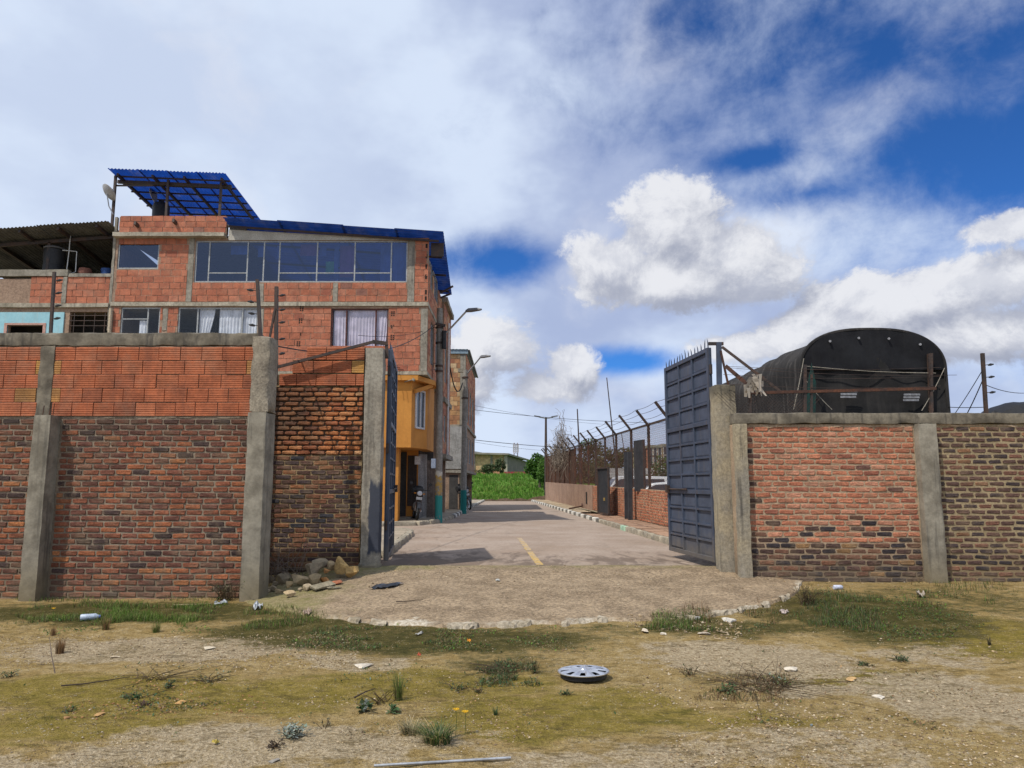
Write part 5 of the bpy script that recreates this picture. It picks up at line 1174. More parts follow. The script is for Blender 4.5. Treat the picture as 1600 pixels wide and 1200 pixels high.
# ================================================================== MOTORCYCLES
TYRE = mat('tyre_rubber', (.012, .012, .012), (.02, .019, .018), 5., .8); BIKE = mat('black_gloss_paint', (.012, .012, .014), (.018, .018, .02), 3., .3, spec=.5, fine=0); CHR = mat('chrome', (.5, .5, .5), (.42, .42, .42), 3., .25, metal=1., fine=0)
LENS = mat('headlamp_lens', (.5, .52, .55), (.42, .44, .46), 3., .15, spec=.6, fine=0)
def motorcycle(label, loc, rz, lean):
    th = thing('motorcycle', label, 'motorcycle', loc, rz, 'motorcycles parked on the pavement')
    th.rotation_euler = (lean, 0, rz)
    def wheel(x):
        Mx = Matrix.Translation((x, 0, .3)) @ Matrix.Rotation(R(90), 4, 'X'); b = MB()
        b.lathe([(.255, -.035), (.285, -.045), (.30, -.02), (.303, 0), (.30, .02), (.285, .045), (.255, .035), (.255, -.035)], 28, Mx); w = b.build('wheel', TYRE, th, smooth=True, local=True)
        b = MB(); b.lathe([(.235, -.025), (.257, -.03), (.257, .03), (.235, .025), (.235, -.025)], 28, Mx); b.lathe([(.001, -.05), (.05, -.05), (.05, .05), (.001, .05)], 12, Mx)
        for k in range(6):
            a = k*math.pi/3; b.bar((x+.04*math.cos(a), 0, .3+.04*math.sin(a)), (x+.24*math.cos(a), 0, .3+.24*math.sin(a)), .022)
        b.build('rim', CHR, w, local=True)
    wheel(.62); wheel(-.62)
    b = MB()
    b.tube([(.42, 0, .93), (.3, 0, .78), (.05, 0, .72), (-.35, 0, .7), (-.8, 0, .82)], .028, 7); b.tube([(.38, 0, .85), (.22, 0, .4), (-.2, 0, .34), (-.3, 0, .7)], .025, 7)
    for s_ in (-1, 1): b.tube([(-.25, s_*.09, .4), (-.62, s_*.09, .3)], .022, 6); b.tube([(-.5, s_*.12, .32), (-.55, s_*.12, .75)], .025, 6)
    b.build('frame', STEEL_D, th, local=True)
    b = MB()
    for s_ in (-1, 1): b.tube([(.62, s_*.085, .3), (.4, s_*.085, .98)], .026, 7)
    b.build('fork', STEEL_D, th, local=True)
    b = MB(); b.lathe([(.001, -.3), (.1, -.27), (.15, -.1), (.15, .1), (.1, .26), (.001, .3)], 12, Matrix.Translation((.16, 0, .84)) @ Matrix.Rotation(R(84), 4, 'Y') @ Matrix.Diagonal((.85, 1, 1, 1))); b.build('fuel_tank', BIKE, th, smooth=True, local=True)
    b = MB(); b.rough(-.72, -.05, -.13, .13, .78, .88, .08, .008, 4., rnd_edge=.03); b.build('seat', BLKP, th, smooth=True, local=True)
    b = MB(); b.rough(-.2, .22, -.13, .13, .34, .62, .1, .02, 5., rnd_edge=.04); b.build('engine', GALV, th, smooth=True, local=True)
    b = MB(); b.tube([(-.1, .17, .3), (-.4, .17, .3), (-.85, .18, .42)], [.035, .05, .05], 10); b.build('exhaust', CHR, th, smooth=True, local=True)
    b = MB(); b.tube([(.4, -.36, 1.08), (.43, -.25, 1.06), (.42, 0, 1.0), (.43, .25, 1.06), (.4, .36, 1.08)], .014, 6); b.build('handlebar', BLKP, th, local=True)
    for s_ in (-1, 1):
        b = MB(); b.tube([(.42, s_*.26, 1.06), (.42, s_*.32, 1.24)], .008, 5); b.lathe([(.001, -.01), (.055, -.01), (.055, .01), (.001, .01)], 12, Matrix.Translation((.42, s_*.34, 1.27)) @ Matrix.Rotation(R(90), 4, 'Y')); b.build('mirror', BLKP, th, local=True)
        b = MB(); b.tube([(.45, s_*.12, .92), (.46, s_*.2, .92)], .022, 8); b.build('indicator', mat('amber_lens', (.5, .2, .03), (.4, .15, .02), 3., .3), th, local=True)
    b = MB(); b.lathe([(.001, .04), (.08, .035), (.095, .0), (.07, -.07), (.001, -.1)], 14, Matrix.Translation((.5, 0, .93)) @ Matrix.Rotation(R(90), 4, 'Y')); b.build('headlight', LENS, th, smooth=True, local=True)
    b = MB(); b.rough(.42, .55, -.13, .13, 1.0, 1.14, .06, .004, 4., rnd_edge=.02); b.build('windshield', BLKP, th, smooth=True, local=True)
    b = MB(); n = 9
    for k in range(n+1):
        a = R(20+k*130/n); 
        for s_ in (-.06, .06): b.v.append((.62+.335*math.cos(a), s_, .3+.335*math.sin(a)))
    for k in range(n): b.f.append((2*k, 2*k+1, 2*k+3, 2*k+2))
    b.build('mudguard', BIKE, th, smooth=True, local=True)
    b = MB(); b.bx(.955, .96, -.09, .09, .56, .66); 
    b = MB(); b.bx(.53, .535, -.1, .1, .7, .8); b.build('number_plate', mat('pale_plate', (.5, .5, .48), (.42, .42, .4)), th, local=True)
    b = MB(); b.rough(-1.0, -.66, -.2, .2, .9, 1.2, .1, .004, 4., rnd_edge=.04); b.build('top_box', BLKP, th, smooth=True, local=True)
mp = at(645, 803, 26.6)
motorcycle('black motorcycle parked on the pavement before the orange house', (at(648, 800, 26.8).x, 26.9, ZP), R(-78), R(-7))
motorcycle('dark motorcycle half hidden behind the farther pole', (at(729, 780, 37.3).x-.02, 37.4, ZP), R(-70), R(8))

# ================================================================== FENCE ALONG THE STREET
zfw = lambda y: 1.46+(y-21.6)*.0095
zfr = lambda y: 3.62+(y-24.6)*.012
RENDER_P = mat('pinkish_render', (.36, .235, .165), (.27, .17, .12), .9, .92, .3, 20, streak=.65, streakc=(.13, .07, .05))
YF0, YF1, YFR = 15.5, 62., 36.5
fw = thing('fence_wall', 'low wall beside the street, bare brick near the gate and rendered farther off', 'wall', (fx(38), 38, ZP))
b = MB(); n = 40
def wallstrip(y0, y1, off, thick, m_, name):
    b = MB(); n = max(2, int((y1-y0)/1.)); 
    for i in range(n+1):
        y = y0+(y1-y0)*i/n; x = fx(y)+off
        b.v += [(x, y, ZP-.2), (x, y, zfw(y)), (x+thick, y, zfw(y)), (x+thick, y, ZP-.2)]
    for i in range(n):
        for j in range(3): a = i*4+j; b.f.append((a, a+1, a+5, a+4))
    b.f += [(0, 3, 2, 1), (n*4, n*4+1, n*4+2, n*4+3)]
    return b.build(name, m_, fw)
wallstrip(YF0, YFR, .02, .16, MORT3, 'mortar_core'); wallstrip(YFR, YF1, -.005, .2, RENDER_P, 'rendered_wall')
P_F = pick([(6, (.43, .16, .085)), (3, (.37, .13, .07)), (2, (.47, .20, .115)), (1, (.27, .10, .065))])
yy = YF0
segs = []
while yy < YFR-.01:
    y2 = min(yy+3., YFR); segs.append((yy, y2)); yy = y2
its = [(a, c_, ZP, zfw((a+c_)/2)-.01) for a, c_ in segs]
fill(fw, lambda u: fx(u)+.02, its, .25, .088, .018, P_F, 'flush', '-y', keep=300, prefer=lambda i: (0 if i[0] > 21 else 1, i[0]))
b = MB()
for y in (38.2,): b.bx(fx(y)-.03, fx(y)-.006, y, y+.55, ZP+.25, ZP+.85)
b.build('opening_shade', mat('hollow_shade', (.02, .02, .02)), fw)  # dark box on the wall face, shade of an opening put into its colour
fence = thing('street_fence', 'tall rusty wire fence with slanted barbed wire arms along the street', 'fence', (fx(38), 38, zfw(38)))
posts_y = [19.2, 21.9, 24.6, 27.4, 30.4, 33.1, 35.8, 38.2, 40.8, 43.5, 46.2, 49, 51.8, 54.6, 57.4, 60.2, 61.9]
arm = Vector((-.42, -.06, .50))
for y in posts_y:
    x = fx(y)+.08; b = MB(); b.bar((x, y, zfw(y)-.6), (x, y, zfr(y)), .085); p = b.build('post', RUST if y > 36 else STEEL_D, fence)
    b = MB(); b.bar((x, y, zfr(y)-.03), Vector((x, y, zfr(y)))+arm*(1+rnd.uniform(-.08, .08)), .07); b.build('arm', STEEL_D, p)
b = MB()
for y0, y1 in zip(posts_y, posts_y[1:]): b.bar((fx(y0)+.08, y0, zfr(y0)), (fx(y1)+.08, y1, zfr(y1)), .06)
b.build('top_rail', STEEL_D, fence)
for k in (.35, .68, .97):
    b = MB()
    for y0, y1 in zip(posts_y, posts_y[1:]):
        A0 = Vector((fx(y0)+.08, y0, zfr(y0)))+arm*k; A1 = Vector((fx(y1)+.08, y1, zfr(y1)))+arm*k; sg = rnd.uniform(.01, .07)
        b.tube([A0.lerp(A1, i/6)-Vector((0, 0, sg*4*(i/6)*(1-i/6))) for i in range(7)], .008, 3, False)
    b.build('barbed_wire', STEEL_D, fence)
b = MB(); step = .13
for y0, y1 in zip(posts_y, posts_y[1:]):
    if y0 > 43: break
    n = int((y1-y0)/step)
    H_ = zfr(y0)-zfw(y0)
    u = y0-H_
    while u < y1:
        for s_ in (1, -1):
            a0, a1 = (u, u+H_) if s_ > 0 else (u+H_, u); 
            q0, q1 = min(a0, a1), max(a0, a1); c0k, c1k = max(q0, y0), min(q1, y1)
            if c1k-c0k > .02:
                zz = lambda yv: zfw(yv)+(zfr(yv)-zfw(yv))*((yv-q0)/(q1-q0) if s_ > 0 else 1-(yv-q0)/(q1-q0))
                b.tube([(fx(c0k)+.08, c0k, zz(c0k)), (fx(c1k)+.08, c1k, zz(c1k))], .0042, 3, False)
        u += step
tag(b.build('chain_link', RUST, fence), None, kind='stuff')
RUSTP = mat('rust_sheet', (.085, .042, .026), (.05, .028, .02), 1.2, .85, .3, 20, streak=.6, streakc=(.12, .07, .045))
for y0, y1 in zip(posts_y, posts_y[1:]):
    if y0 < 43: continue
    b = MB(); corr(b, (fx(y0)+.14, y0, zfw(y0)), (fx(y1)+.14, y1, zfw(y1)), (fx(y0)+.14, y0, zfr(y0)-.1), (fx(y1)+.14, y1, zfr(y1)-.1), 12, .02, 1); b.build('rust_panel', RUSTP, fence)
# dead creeper over the fence
VINE = mat('dry_vine', (.23, .19, .15), (.15, .12, .095), 2., .95)
b = MB(); rv = random.Random(8)
for i in range(520):
    y = rv.gauss(50.5, 2.4); x = fx(y)+rv.gauss(0, .25); k = max(0, 1-abs(y-49.6)/3.2); z = zfw(y)+1.2+rv.random()*(1.4+2.6*k*k*rv.random()); p = Vector((x, y, z)); pts = [p]
    for q in range(3): p = p+Vector((rv.gauss(0, .16), rv.gauss(0, .22), rv.gauss(-.02, .26))); pts.append(p)
    b.tube(pts, [.014, .012, .009, .004], 3, False)
for i in range(5):
    y = 49.3+rv.gauss(0, .4); p = Vector((fx(y), y, zfr(y))); b.tube([p, p+Vector((rv.gauss(0, .1), 0, .9)), p+Vector((rv.gauss(0, .2), 0, rv.uniform(1.3, 2.2)))], [.03, .02, .006], 4, False)
tag(b.build('dead_creeper', VINE), 'mass of dry grey creeper hanging over the far part of the fence', 'plant')
def tall_pole(label, px0, py0, px1, py1, Y, r):
    a, c = at(px0, py0, Y), at(px1, py1, Y); b = MB(); b.tube([(a.x, Y, .3), a, c], [r, r, r*.6], 8); tag(b.build('steel_pole', STEEL_D), label, 'pole', 'thin poles behind the fence')
tall_pole('tallest thin pole leaning behind the fence beside the open door', 962, 720, 948, 590, 33.5, .035)
tall_pole('shorter thin pole behind the creeper covered part of the fence', 906, 720, 902, 639, 43, .055)
tall_pole('slim pale pole between the tall thin pole and the gate', 978, 720, 971, 677, 40, .03)
# open door in the fence, and its posts
PLATE = mat('black_door_sheet', (.025, .027, .032), (.04, .04, .045), 2., .6, .1, 20, streak=.3, streakc=(.10, .08, .06))
yd = 27.9; dA, dB = at(936, 800, 31.2), at(953, 806, 29.6)
dr = thing('fence_door', 'black sheet metal door standing open onto the pavement', 'door', (dB.x, 29.6, ZP))
z0, z1 = ZP+.08, at(945, 731, 30).z
b = MB(); b.bar((dA.x, 31.2, (z0+z1)/2), (dB.x, 29.6, (z0+z1)/2), .04, z1-z0); b.build('sheet', PLATE, dr)
b = MB(); b.bar((dA.x-.04, 31.2, z1), (dB.x-.04, 29.6, z1), .06); b.bar((dA.x-.04, 31.2, z0), (dB.x-.04, 29.6, z0), .06); b.bar((dA.x-.04, 31.2, z0), (dA.x-.04, 31.2, z1), .06); b.bar((dB.x-.04, 29.6, z0), (dB.x-.04, 29.6, z1), .06); b.build('door_frame', STEEL_D, dr)
b = MB(); b.bx(dB.x-.16, dB.x-.08, 30.2, 30.34, z0+.5, z0+.62); b.build('handle', mat('yellowed_lock', (.4, .27, .08), (.3, .2, .06)), dr)
dp = thing('door_frame', 'black steel doorway posts in the street fence', 'doorway', at(981, 800, 26.6))
for px, yb_, w in ((978.5, 27.2, .11), (985, 26.4, .15)):
    p = at(px, 808, yb_); b = MB(); b.bar((p.x, yb_, ZP-.1), (p.x+.02, yb_, at(px, 706, yb_).z), w); b.build('door_post', PLATE, dp)
p = at(987, 740, 26.2); q = at(1000, 740, 25.4); b = MB(); b.bar((p.x+.1, 26.2, 2.3), (fx(25.4)+.12, 25.4, 2.3), .03, 1.75); b.build('fixed_panel', PLATE, dp)
# board and stick lying on the pavement
b = MB(); c = at(918, 793, 34); b.rough(-.6, .6, -.9, .9, 0, .04, .3, .03, 2., Matrix.Translation((fx(33)-.48, 33, ZP+.03)) @ Matrix.Rotation(R(12), 4, 'Y')); tag(b.build('board', mat('mossy_board', (.19, .165, .10), (.14, .13, .08), 3., .9, .3)), 'mossy warped board lying on the pavement by the open door', 'board')
b = MB(); b.tube([(fx(38)-1., 37.2, ZP+.05), (fx(40)-.1, 39.4, ZP+.1), (fx(40)+.0, 40.2, ZP+.22)], .04, 6); tag(b.build('branch', mat('dark_wood', (.10, .05, .035), (.07, .035, .025))), 'reddish dead branch lying across the pavement', 'branch')

# ================================================================== BEHIND THE FENCE
WCAR = mat('white_car_paint', (.70, .71, .72), (.62, .63, .64), 2., .3, spec=.5, fine=0); CGL = mat('car_glass', (.02, .025, .03), (.03, .035, .04), 2., .08, spec=.6, fine=0)
def car(label, loc, rz, van=False, s=1.):
    th = thing('parked_car', label, 'car', loc, rz, 'white vehicles parked behind the fence')
    hw = .86*s
    body = [(-2.1, .35), (-2.15, .75), (-2.05, .95), (-1.1, 1.0), (1.0, 1.0), (1.95, .9), (2.15, .7), (2.15, .35)] if not van else [(-2.2, .35), (-2.25, 1.0), (1.7, 1.05), (2.2, .9), (2.3, .6), (2.3, .35)]
    cabin = [(-1.9, .98), (-1.55, 1.46), (-.2, 1.52), (.45, 1.46), (1.15, .98)] if not van else [(-2.22, 1.0), (-2.1, 1.85), (.9, 1.9), (1.25, 1.8), (1.85, 1.02)]
    def ext(poly, w0, w1, name, m_, parent=th):
        b = MB(); n = len(poly); zmin, zmax = min(p[1] for p in poly), max(p[1] for p in poly)
        for sd in (-1, 1):
            for (x, z) in poly: b.v.append((x*s, sd*(w0+(w1-w0)*(z-zmin)/(zmax-zmin)), z*s))
        b.f += [tuple(range(n))[::-1], tuple(range(n, 2*n))]+[(i, (i+1) % n, n+(i+1) % n, n+i) for i in range(n)]
        return b.build(name, m_, parent, local=True, bevel=.05)
    ext(body, hw, hw*.97, 'body', WCAR); cab = ext(cabin, hw*.95, hw*.76, 'cabin', WCAR)
    k0, k1 = (.9, 1.02) if not van else (.93, 1.02)
    cx = sum(p[0] for p in cabin)/len(cabin); zc_ = (min(p[1] for p in cabin)+max(p[1] for p in cabin))/2
    side = [(cx+(x-cx)*.88, zc_+(z-zc_)*.62) for x, z in cabin]
    b = MB()
    for sd in (-1, 1):
        a = len(b.v); zmin, zmax = min(p[1] for p in cabin), max(p[1] for p in cabin)
        for (x, z) in side: b.v.append((x*s, sd*(hw*.95+(hw*.76-hw*.95)*(z-zmin)/(zmax-zmin)+.006), z*s))
        b.f.append(tuple(range(a, a+len(side))) if sd > 0 else tuple(range(a, a+len(side)))[::-1])
    b.build('side_glass', CGL, th, local=True)
    for (p, q, nm) in ((cabin[-2], cabin[-1], 'windscreen'), (cabin[0], cabin[1], 'rear_window')):
        b = MB(); sg = 1 if nm == 'windscreen' else -1; A0, A1 = Vector((p[0], 0, p[1])), Vector((q[0], 0, q[1])); u = A0.lerp(A1, .1); v = A0.lerp(A1, .9); off = .012*sg
        b.quad((u.x*s+off, -hw*.75, u.z*s+.008), (u.x*s+off, hw*.75, u.z*s+.008), (v.x*s+off, hw*.82, v.z*s+.008), (v.x*s+off, -hw*.82, v.z*s+.008)); b.build(nm, CGL, th, local=True)
    for x in (-1.3, 1.35):
        for sd in (-1, 1):
            b = MB(); b.lathe([(.001, -.1), (.2, -.1), (.31, -.09), (.32, 0), (.31, .09), (.2, .1), (.001, .1)], 18, Matrix.Translation((x*s, sd*(hw-.06), .32)) @ Matrix.Rotation(R(90), 4, 'X')); b.build('wheel', TYRE, th, smooth=True, local=True)
    for sd in (-1, 1):
        b = MB(); xx = body[-2][0]*s-.02; b.rough(xx-.08, xx+.02, sd*hw*.72-.14, sd*hw*.72+.14, .66*s, .8*s, .08, .002); b.build('headlight', LENS, th, local=True)
c = at(1022, 760, 27); car('white car roof showing over the fence wall beside the gate leaf', (c.x+2.3, 28.6, .25), R(176), False, 1.0)
c = at(1000, 760, 33); car('white car behind the doorway posts in the fence', (at(1000, 760, 36).x+1.2, 37, .25), R(175), False, 1.0)
c = at(936, 760, 50); car('white van behind the middle of the fence', (at(945, 760, 48).x+2.0, 49, .3), R(185), True, 1.0)
# long grey shed roof, rubble wall and flats beyond
sh = thing('shed', 'long low grey shed with sheet roof behind the fence', 'shed', (14, 62, .2))
a0, a1 = at(942, 735, 58), at(1075, 728, 58)
b = MB(); b.bx(a0.x, a1.x, 58, 58.2, .1, 2.2); b.build('wall', mat('grey_block_wall', (.25, .235, .21), (.18, .17, .15), .8, .9, .2, 10, streak=.4), sh)
for i in range(6):
    xa_, xb_ = a0.x+(a1.x-a0.x)*i/6, a0.x+(a1.x-a0.x)*(i+1)/6; b = MB(); corr(b, (xa_, 57.8, 2.15), (xb_, 57.8, 2.15), (xa_, 63, 3.0), (xb_, 63, 3.0), 8, .03, 1); b.build('roof_sheet', mat('old_sheet_roof', (.27, .265, .25), (.19, .185, .175), .9, .8, .1, 10, streak=.4), sh)
def flats(label, px0, px1, pyt, Y, m_, rows, cols_):
    a, c = at(px0, pyt, Y), at(px1, pyt, Y); th = thing('apartment_block', label, 'building', ((a.x+c.x)/2, Y, 1)); b = MB(); b.bx(a.x, c.x, Y, Y+9, .2, a.z); b.build('wall', m_, th)
    b = MB(); b.bx(a.x-.15, c.x+.15, Y-.15, Y+9, a.z+.002, a.z+.35); b.build('parapet', GREYC, th)
    H_ = a.z-2.; 
    for r_ in range(rows):
        for k in range(cols_):
            x = a.x+(c.x-a.x)*(k+.5)/cols_; z = 2.+H_*(r_+.5)/rows; w = (c.x-a.x)/cols_*.28; b = MB(); b.bx(x-w-.1, x+w+.1, Y-.06, Y-.003, z-.75, z+.75); wd = b.build('window', mat('pale_window_frame', (.5, .48, .45), (.4, .39, .37)), th); b = MB(); b.bx(x-w, x+w, Y-.075, Y-.061, z-.62, z+.62); b.build('pane', CGL, wd)
RB = mat('red_flats', (.42, .16, .095), (.36, .13, .08), 1., .9, .1, 8); YB = mat('buff_flats', (.38, .30, .19), (.31, .24, .15), 1., .9, .1, 8)
flats('buff apartment block seen through the fence mesh', 996, 1012, 702, 118, YB, 4, 2); flats('red brick apartment block seen through the fence mesh', 1013, 1034, 699, 116, RB, 4, 3); flats('buff apartment block half hidden by the gate leaf', 1035, 1062, 697, 120, YB, 4, 3)

def leaves(b, c, rad, n, size, cols_, rr, clumps=14):
    c = Vector(c); cl = []
    for _ in range(clumps):
        d = Vector((rr.gauss(0, 1), rr.gauss(0, 1), rr.gauss(0, 1))).normalized()*rr.uniform(.35, .95); cl.append((Vector((d.x*rad[0], d.y*rad[1], d.z*rad[2])), rr.uniform(.25, .5)))
    for _ in range(n):
        o, s = rr.choice(cl); d = Vector((rr.gauss(0, 1), rr.gauss(0, 1), rr.gauss(0, 1))).normalized()*rr.random()**.4
        p = c+o+Vector((d.x*rad[0], d.y*rad[1], d.z*rad[2]))*s; u = Vector((rr.gauss(0, 1), rr.gauss(0, 1), rr.gauss(0, .7))).normalized(); v = u.cross(Vector((rr.gauss(0, 1), rr.gauss(0, 1), rr.gauss(0, 1)))).normalized(); k = size*rr.uniform(.6, 1.3); cc = rr.choice(cols_); f = rr.uniform(.7, 1.3)
        b.quad(p-u*k, p+v*k*.5, p+u*k, p-v*k*.5, tuple(x*f for x in cc))
BARK = mat('bark', (.10, .075, .055), (.06, .045, .035), 4., .95, .6, 20)
def tree(name, label, base, h, rad, n, size, cols_, seed, cat='tree', group=None, clumps=14):
    rr = random.Random(seed); base = Vector(base); th = thing(name, label, cat, base, group=group); b = MB(); cc = base+Vector((0, 0, h-rad[2]))
    b.tube([base-Vector((0, 0, .3)), base.lerp(cc, .6), cc], [rad[0]*.09+.03, rad[0]*.07+.02, .03], 8)
    for _ in range(6):
        e = cc+Vector((rr.uniform(-.7, .7)*rad[0], rr.uniform(-.7, .7)*rad[1], rr.uniform(-.2, .6)*rad[2])); b.tube([base.lerp(cc, rr.uniform(.5, .8)), base.lerp(cc, .85).lerp(e, .5), e], [rad[0]*.04+.01, rad[0]*.03, .01], 5)
    b.build('trunk', BARK, th); b = MB(); leaves(b, cc, rad, n, size, cols_, rr, clumps); b.build('crown', LEAF, th)
G1 = [(.035, .085, .018), (.05, .12, .02), (.075, .16, .03)]; G2 = [(.05, .075, .03), (.07, .10, .04), (.10, .12, .055)]; G3 = [(.10, .20, .03), (.13, .25, .05)]
c = at(843, 740, 75); tree('leafy_tree', 'round bright green tree beside the double street lamp', (c.x, 75, 1.6), 2.9, (1.25, 1.3, 1.25), 3400, .15, G1+G3[:1], 1)
c = at(851, 742, 71); tree('leafy_tree', 'lighter green shrubby tree at the fence end', (c.x, 71, 1.4), 2.4, (1.0, 1.0, 1.1), 1500, .12, G3+G1[1:], 2)
c = at(930, 735, 80); tree('leafy_tree', 'olive tree crown seen through the middle of the fence', (c.x, 80, .4), 5.6, (3.4, 2.5, 2.4), 3600, .18, G2, 3)
c = at(962, 735, 76); tree('leafy_tree', 'dull green tree crown next to the tall thin pole', (c.x, 76, .4), 4.9, (2.3, 2., 2.), 2600, .17, G2, 4)
c = at(985, 735, 70); tree('leafy_tree', 'low bright shrub between shed and fence doorway', (c.x, 70, .4), 2.9, (1.2, 1., 1.), 1200, .13, G3, 5)
c = at(1030, 735, 52); tree('leafy_tree', 'green shrubs behind the fence beside the gate leaf', (c.x, 52, .4), 3.2, (1.5, 1.2, 1.4), 1800, .12, G1+G2, 6)
for px, Y, h, s, lab in ((764, 100, 1.7, 1.3, 'grey green bush before the far brick warehouse'), (782, 101, 2.8, .8, 'taller grey green bush against the far warehouse corner')):
    c = at(px, 742, Y); tree('field_bush', lab, (c.x, Y, 2.6), h, (s*1.2, s, h*.42), 1300, .14, G2, int(px), 'bush')
# far warehouse, red hoarding, mast
wh = thing('warehouse', 'far low brick warehouse beyond the green field', 'building', (0, 108, 2.8))
a, c, e = at(728, 709, 106), at(790, 711, 106), at(826, 722, 124)
BRW = mat('far_brickwork', (.54, .38, .2), (.42, .26, .14), 1.1, .9, .2, 5, fine=.3); BRR = mat('far_red_brick', (.48, .24, .14), (.4, .19, .11), 1., .9); GRW = mat('far_grey_block', (.22, .19, .16), (.17, .15, .125), 1., .9)
def wallq(p, q, z0, zp, zq, m_, nm):
    b = MB(); d = Vector((0, .3, 0)); vs_ = [(p[0], p[1], z0), (q[0], q[1], z0), (q[0], q[1], zq), (p[0], p[1], zp)]; b.add(vs_+[(x, y+.3, z) for x, y, z in vs_], [(0, 1, 2, 3), (7, 6, 5, 4), (3, 2, 6, 7), (0, 3, 7, 4), (1, 5, 6, 2)]); b.build(nm, m_, wh)
zm = at(0, 734, 106).z
wallq((a.x, 106), (c.x, 106), 2., zm, zm, BRR, 'plinth'); wallq((a.x, 106), (c.x, 106), zm+.003, a.z, c.z, BRW, 'front_wall'); wallq((c.x+.01, 106), (e.x, 124), 2., c.z, e.z, GRW, 'side_wall')
for px in (741, 768): x = at(px, 725, 106).x; b = MB(); b.bx(x-.15, x+.15, 105.9, 106, zm, c.z-.05); b.build('pilaster', GREYC, wh)
b = MB(); b.bx(c.x-.2, c.x+.25, 105.85, 106, 2.5, c.z-.05); b.build('pilaster', mat('pale_pilaster', (.42, .38, .3)), wh)
b = MB(); b.quad((a.x-1, 105.5, a.z+.1), (c.x+.3, 105.5, c.z+.1), (e.x+.5, 124, e.z+.15), (a.x-1, 124, a.z+1.4)); b.build('roof_sheet', ROOFD, wh)
b = MB(); b.bar((a.x-1, 105.4, a.z+.1), (c.x+.3, 105.4, c.z+.1), .25); b.bar((c.x+.3, 105.4, c.z+.1), (e.x+.5, 124, e.z+.15), .25); b.build('eave', GREYC, wh)
rdp = thing('hoarding', 'long low red hoarding in front of the far warehouse', 'fence', (at(808, 738, 100).x, 100, 2.8))
x0, x1 = at(787, 738, 100).x, at(829, 738, 100).x
for i in range(8): b = MB(); b.bx(x0+(x1-x0)*i/8+.02, x0+(x1-x0)*(i+1)/8-.02, 100, 100.06, 2.3, at(0, 737, 100).z); b.build('panel', mat('red_hoarding', (.36, .05, .06), (.28, .04, .05), 1.5, .7), rdp)
mt = thing('telecom_mast', 'slim lattice telecom mast above the far warehouse', 'mast', (at(806, 700, 170).x, 170, 2))
x = at(806, 700, 170).x; zt_ = at(806, 692, 170).z; b = MB()
for sx, sy in ((-1, -1), (1, -1), (1, 1), (-1, 1)): b.bar((x+sx*.5, 170+sy*.5, 2), (x+sx*.35, 170+sy*.35, zt_), .12)
for i in range(10):
    z0, z1 = 2+(zt_-2)*i/10, 2+(zt_-2)*(i+1)/10
    for s_ in (-1, 1): b.bar((x-s_*.5, 169.5, z0), (x+s_*.45, 169.5, z1), .07); b.bar((x+s_*.48, 169.5, z0), (x+s_*.48, 170.5, z1), .07)
b.build('lattice', mat('mast_steel', (.30, .24, .25), (.25, .2, .2)), mt)
for s_ in (-1, 0, 1): b = MB(); b.bx(x+s_*.5-.15, x+s_*.5+.15, 169.1, 169.3, zt_-2.2, zt_-.4); b.build('antenna_panel', mat('antenna_grey', (.4, .4, .42), (.34, .34, .36)), mt)

# ================================================================== TARPAULIN SHELTER BEHIND THE RIGHT WALL
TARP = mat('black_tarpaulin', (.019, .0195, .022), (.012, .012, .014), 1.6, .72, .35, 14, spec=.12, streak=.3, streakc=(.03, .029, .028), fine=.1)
TARPS = mat('sunlit_dusty_tarpaulin', (.045, .042, .04), (.026, .025, .025), 1.2, .85, .4, 12, spec=.08, streak=.5, streakc=(.12, .11, .10), fine=.1)  # paler copy of the tarpaulin: dust, and sunlight put into its colour
Yt0, Yt1 = 13.2, 21.
lx, rx_ = at(1254, 640, Yt0).x, at(1481, 640, Yt0).x; zt_ = at(1350, 515, Yt0).z; cx = (lx+rx_)/2; hw = (rx_-lx)/2
zs = at(0, 575, Yt0).z
def arch(k):
    """k in 0..1 from left foot over the top to right foot"""
    a = math.pi*(1-k); ca, sa = math.cos(a), math.sin(a); e = .76
    if k < .2: return (cx-hw, .2+(zs-.2)*k/.2)
    if k > .8: return (cx+hw, .2+(zs-.2)*(1-k)/.2)
    a = math.pi*(1-(k-.2)/.6); ca, sa = math.cos(a), math.sin(a)
    return (cx+hw*math.copysign(abs(ca)**e, ca)*1., zs+(zt_-zs)*abs(sa)**.92)
sh = thing('tarpaulin_shelter', 'tall round topped shelter of black tarpaulin behind the right wall', 'shelter', (cx, 16, .2))
b = MB(); NK, NY_ = 56, 26
for j in range(NY_+1):
    y = Yt0+(Yt1-Yt0)*j/NY_; hoop = abs(math.sin(j/NY_*math.pi*6))
    for k in range(NK+1):
        x, z = arch(k/NK); sag = (1-hoop)*0+.05*hoop; n = noise.noise(Vector((x*1.2, y*1.5, z*1.1)))*.07+noise.noise(Vector((x*4, y*2.2+z*1.5, z*.9)))*.05+.015*math.sin((y*1.3+z*2)*5)
        d = Vector((x-cx, 0, (z-1.5)*.8)).normalized(); b.v.append((x-d.x*(sag*.8)+d.x*n, y, z-d.z*sag+d.z*n))
for j in range(NY_):
    for k in range(NK): a = j*(NK+1)+k; b.f.append((a, a+1, a+NK+2, a+NK+1))
b.build('cover', TARPS, sh, smooth=True)
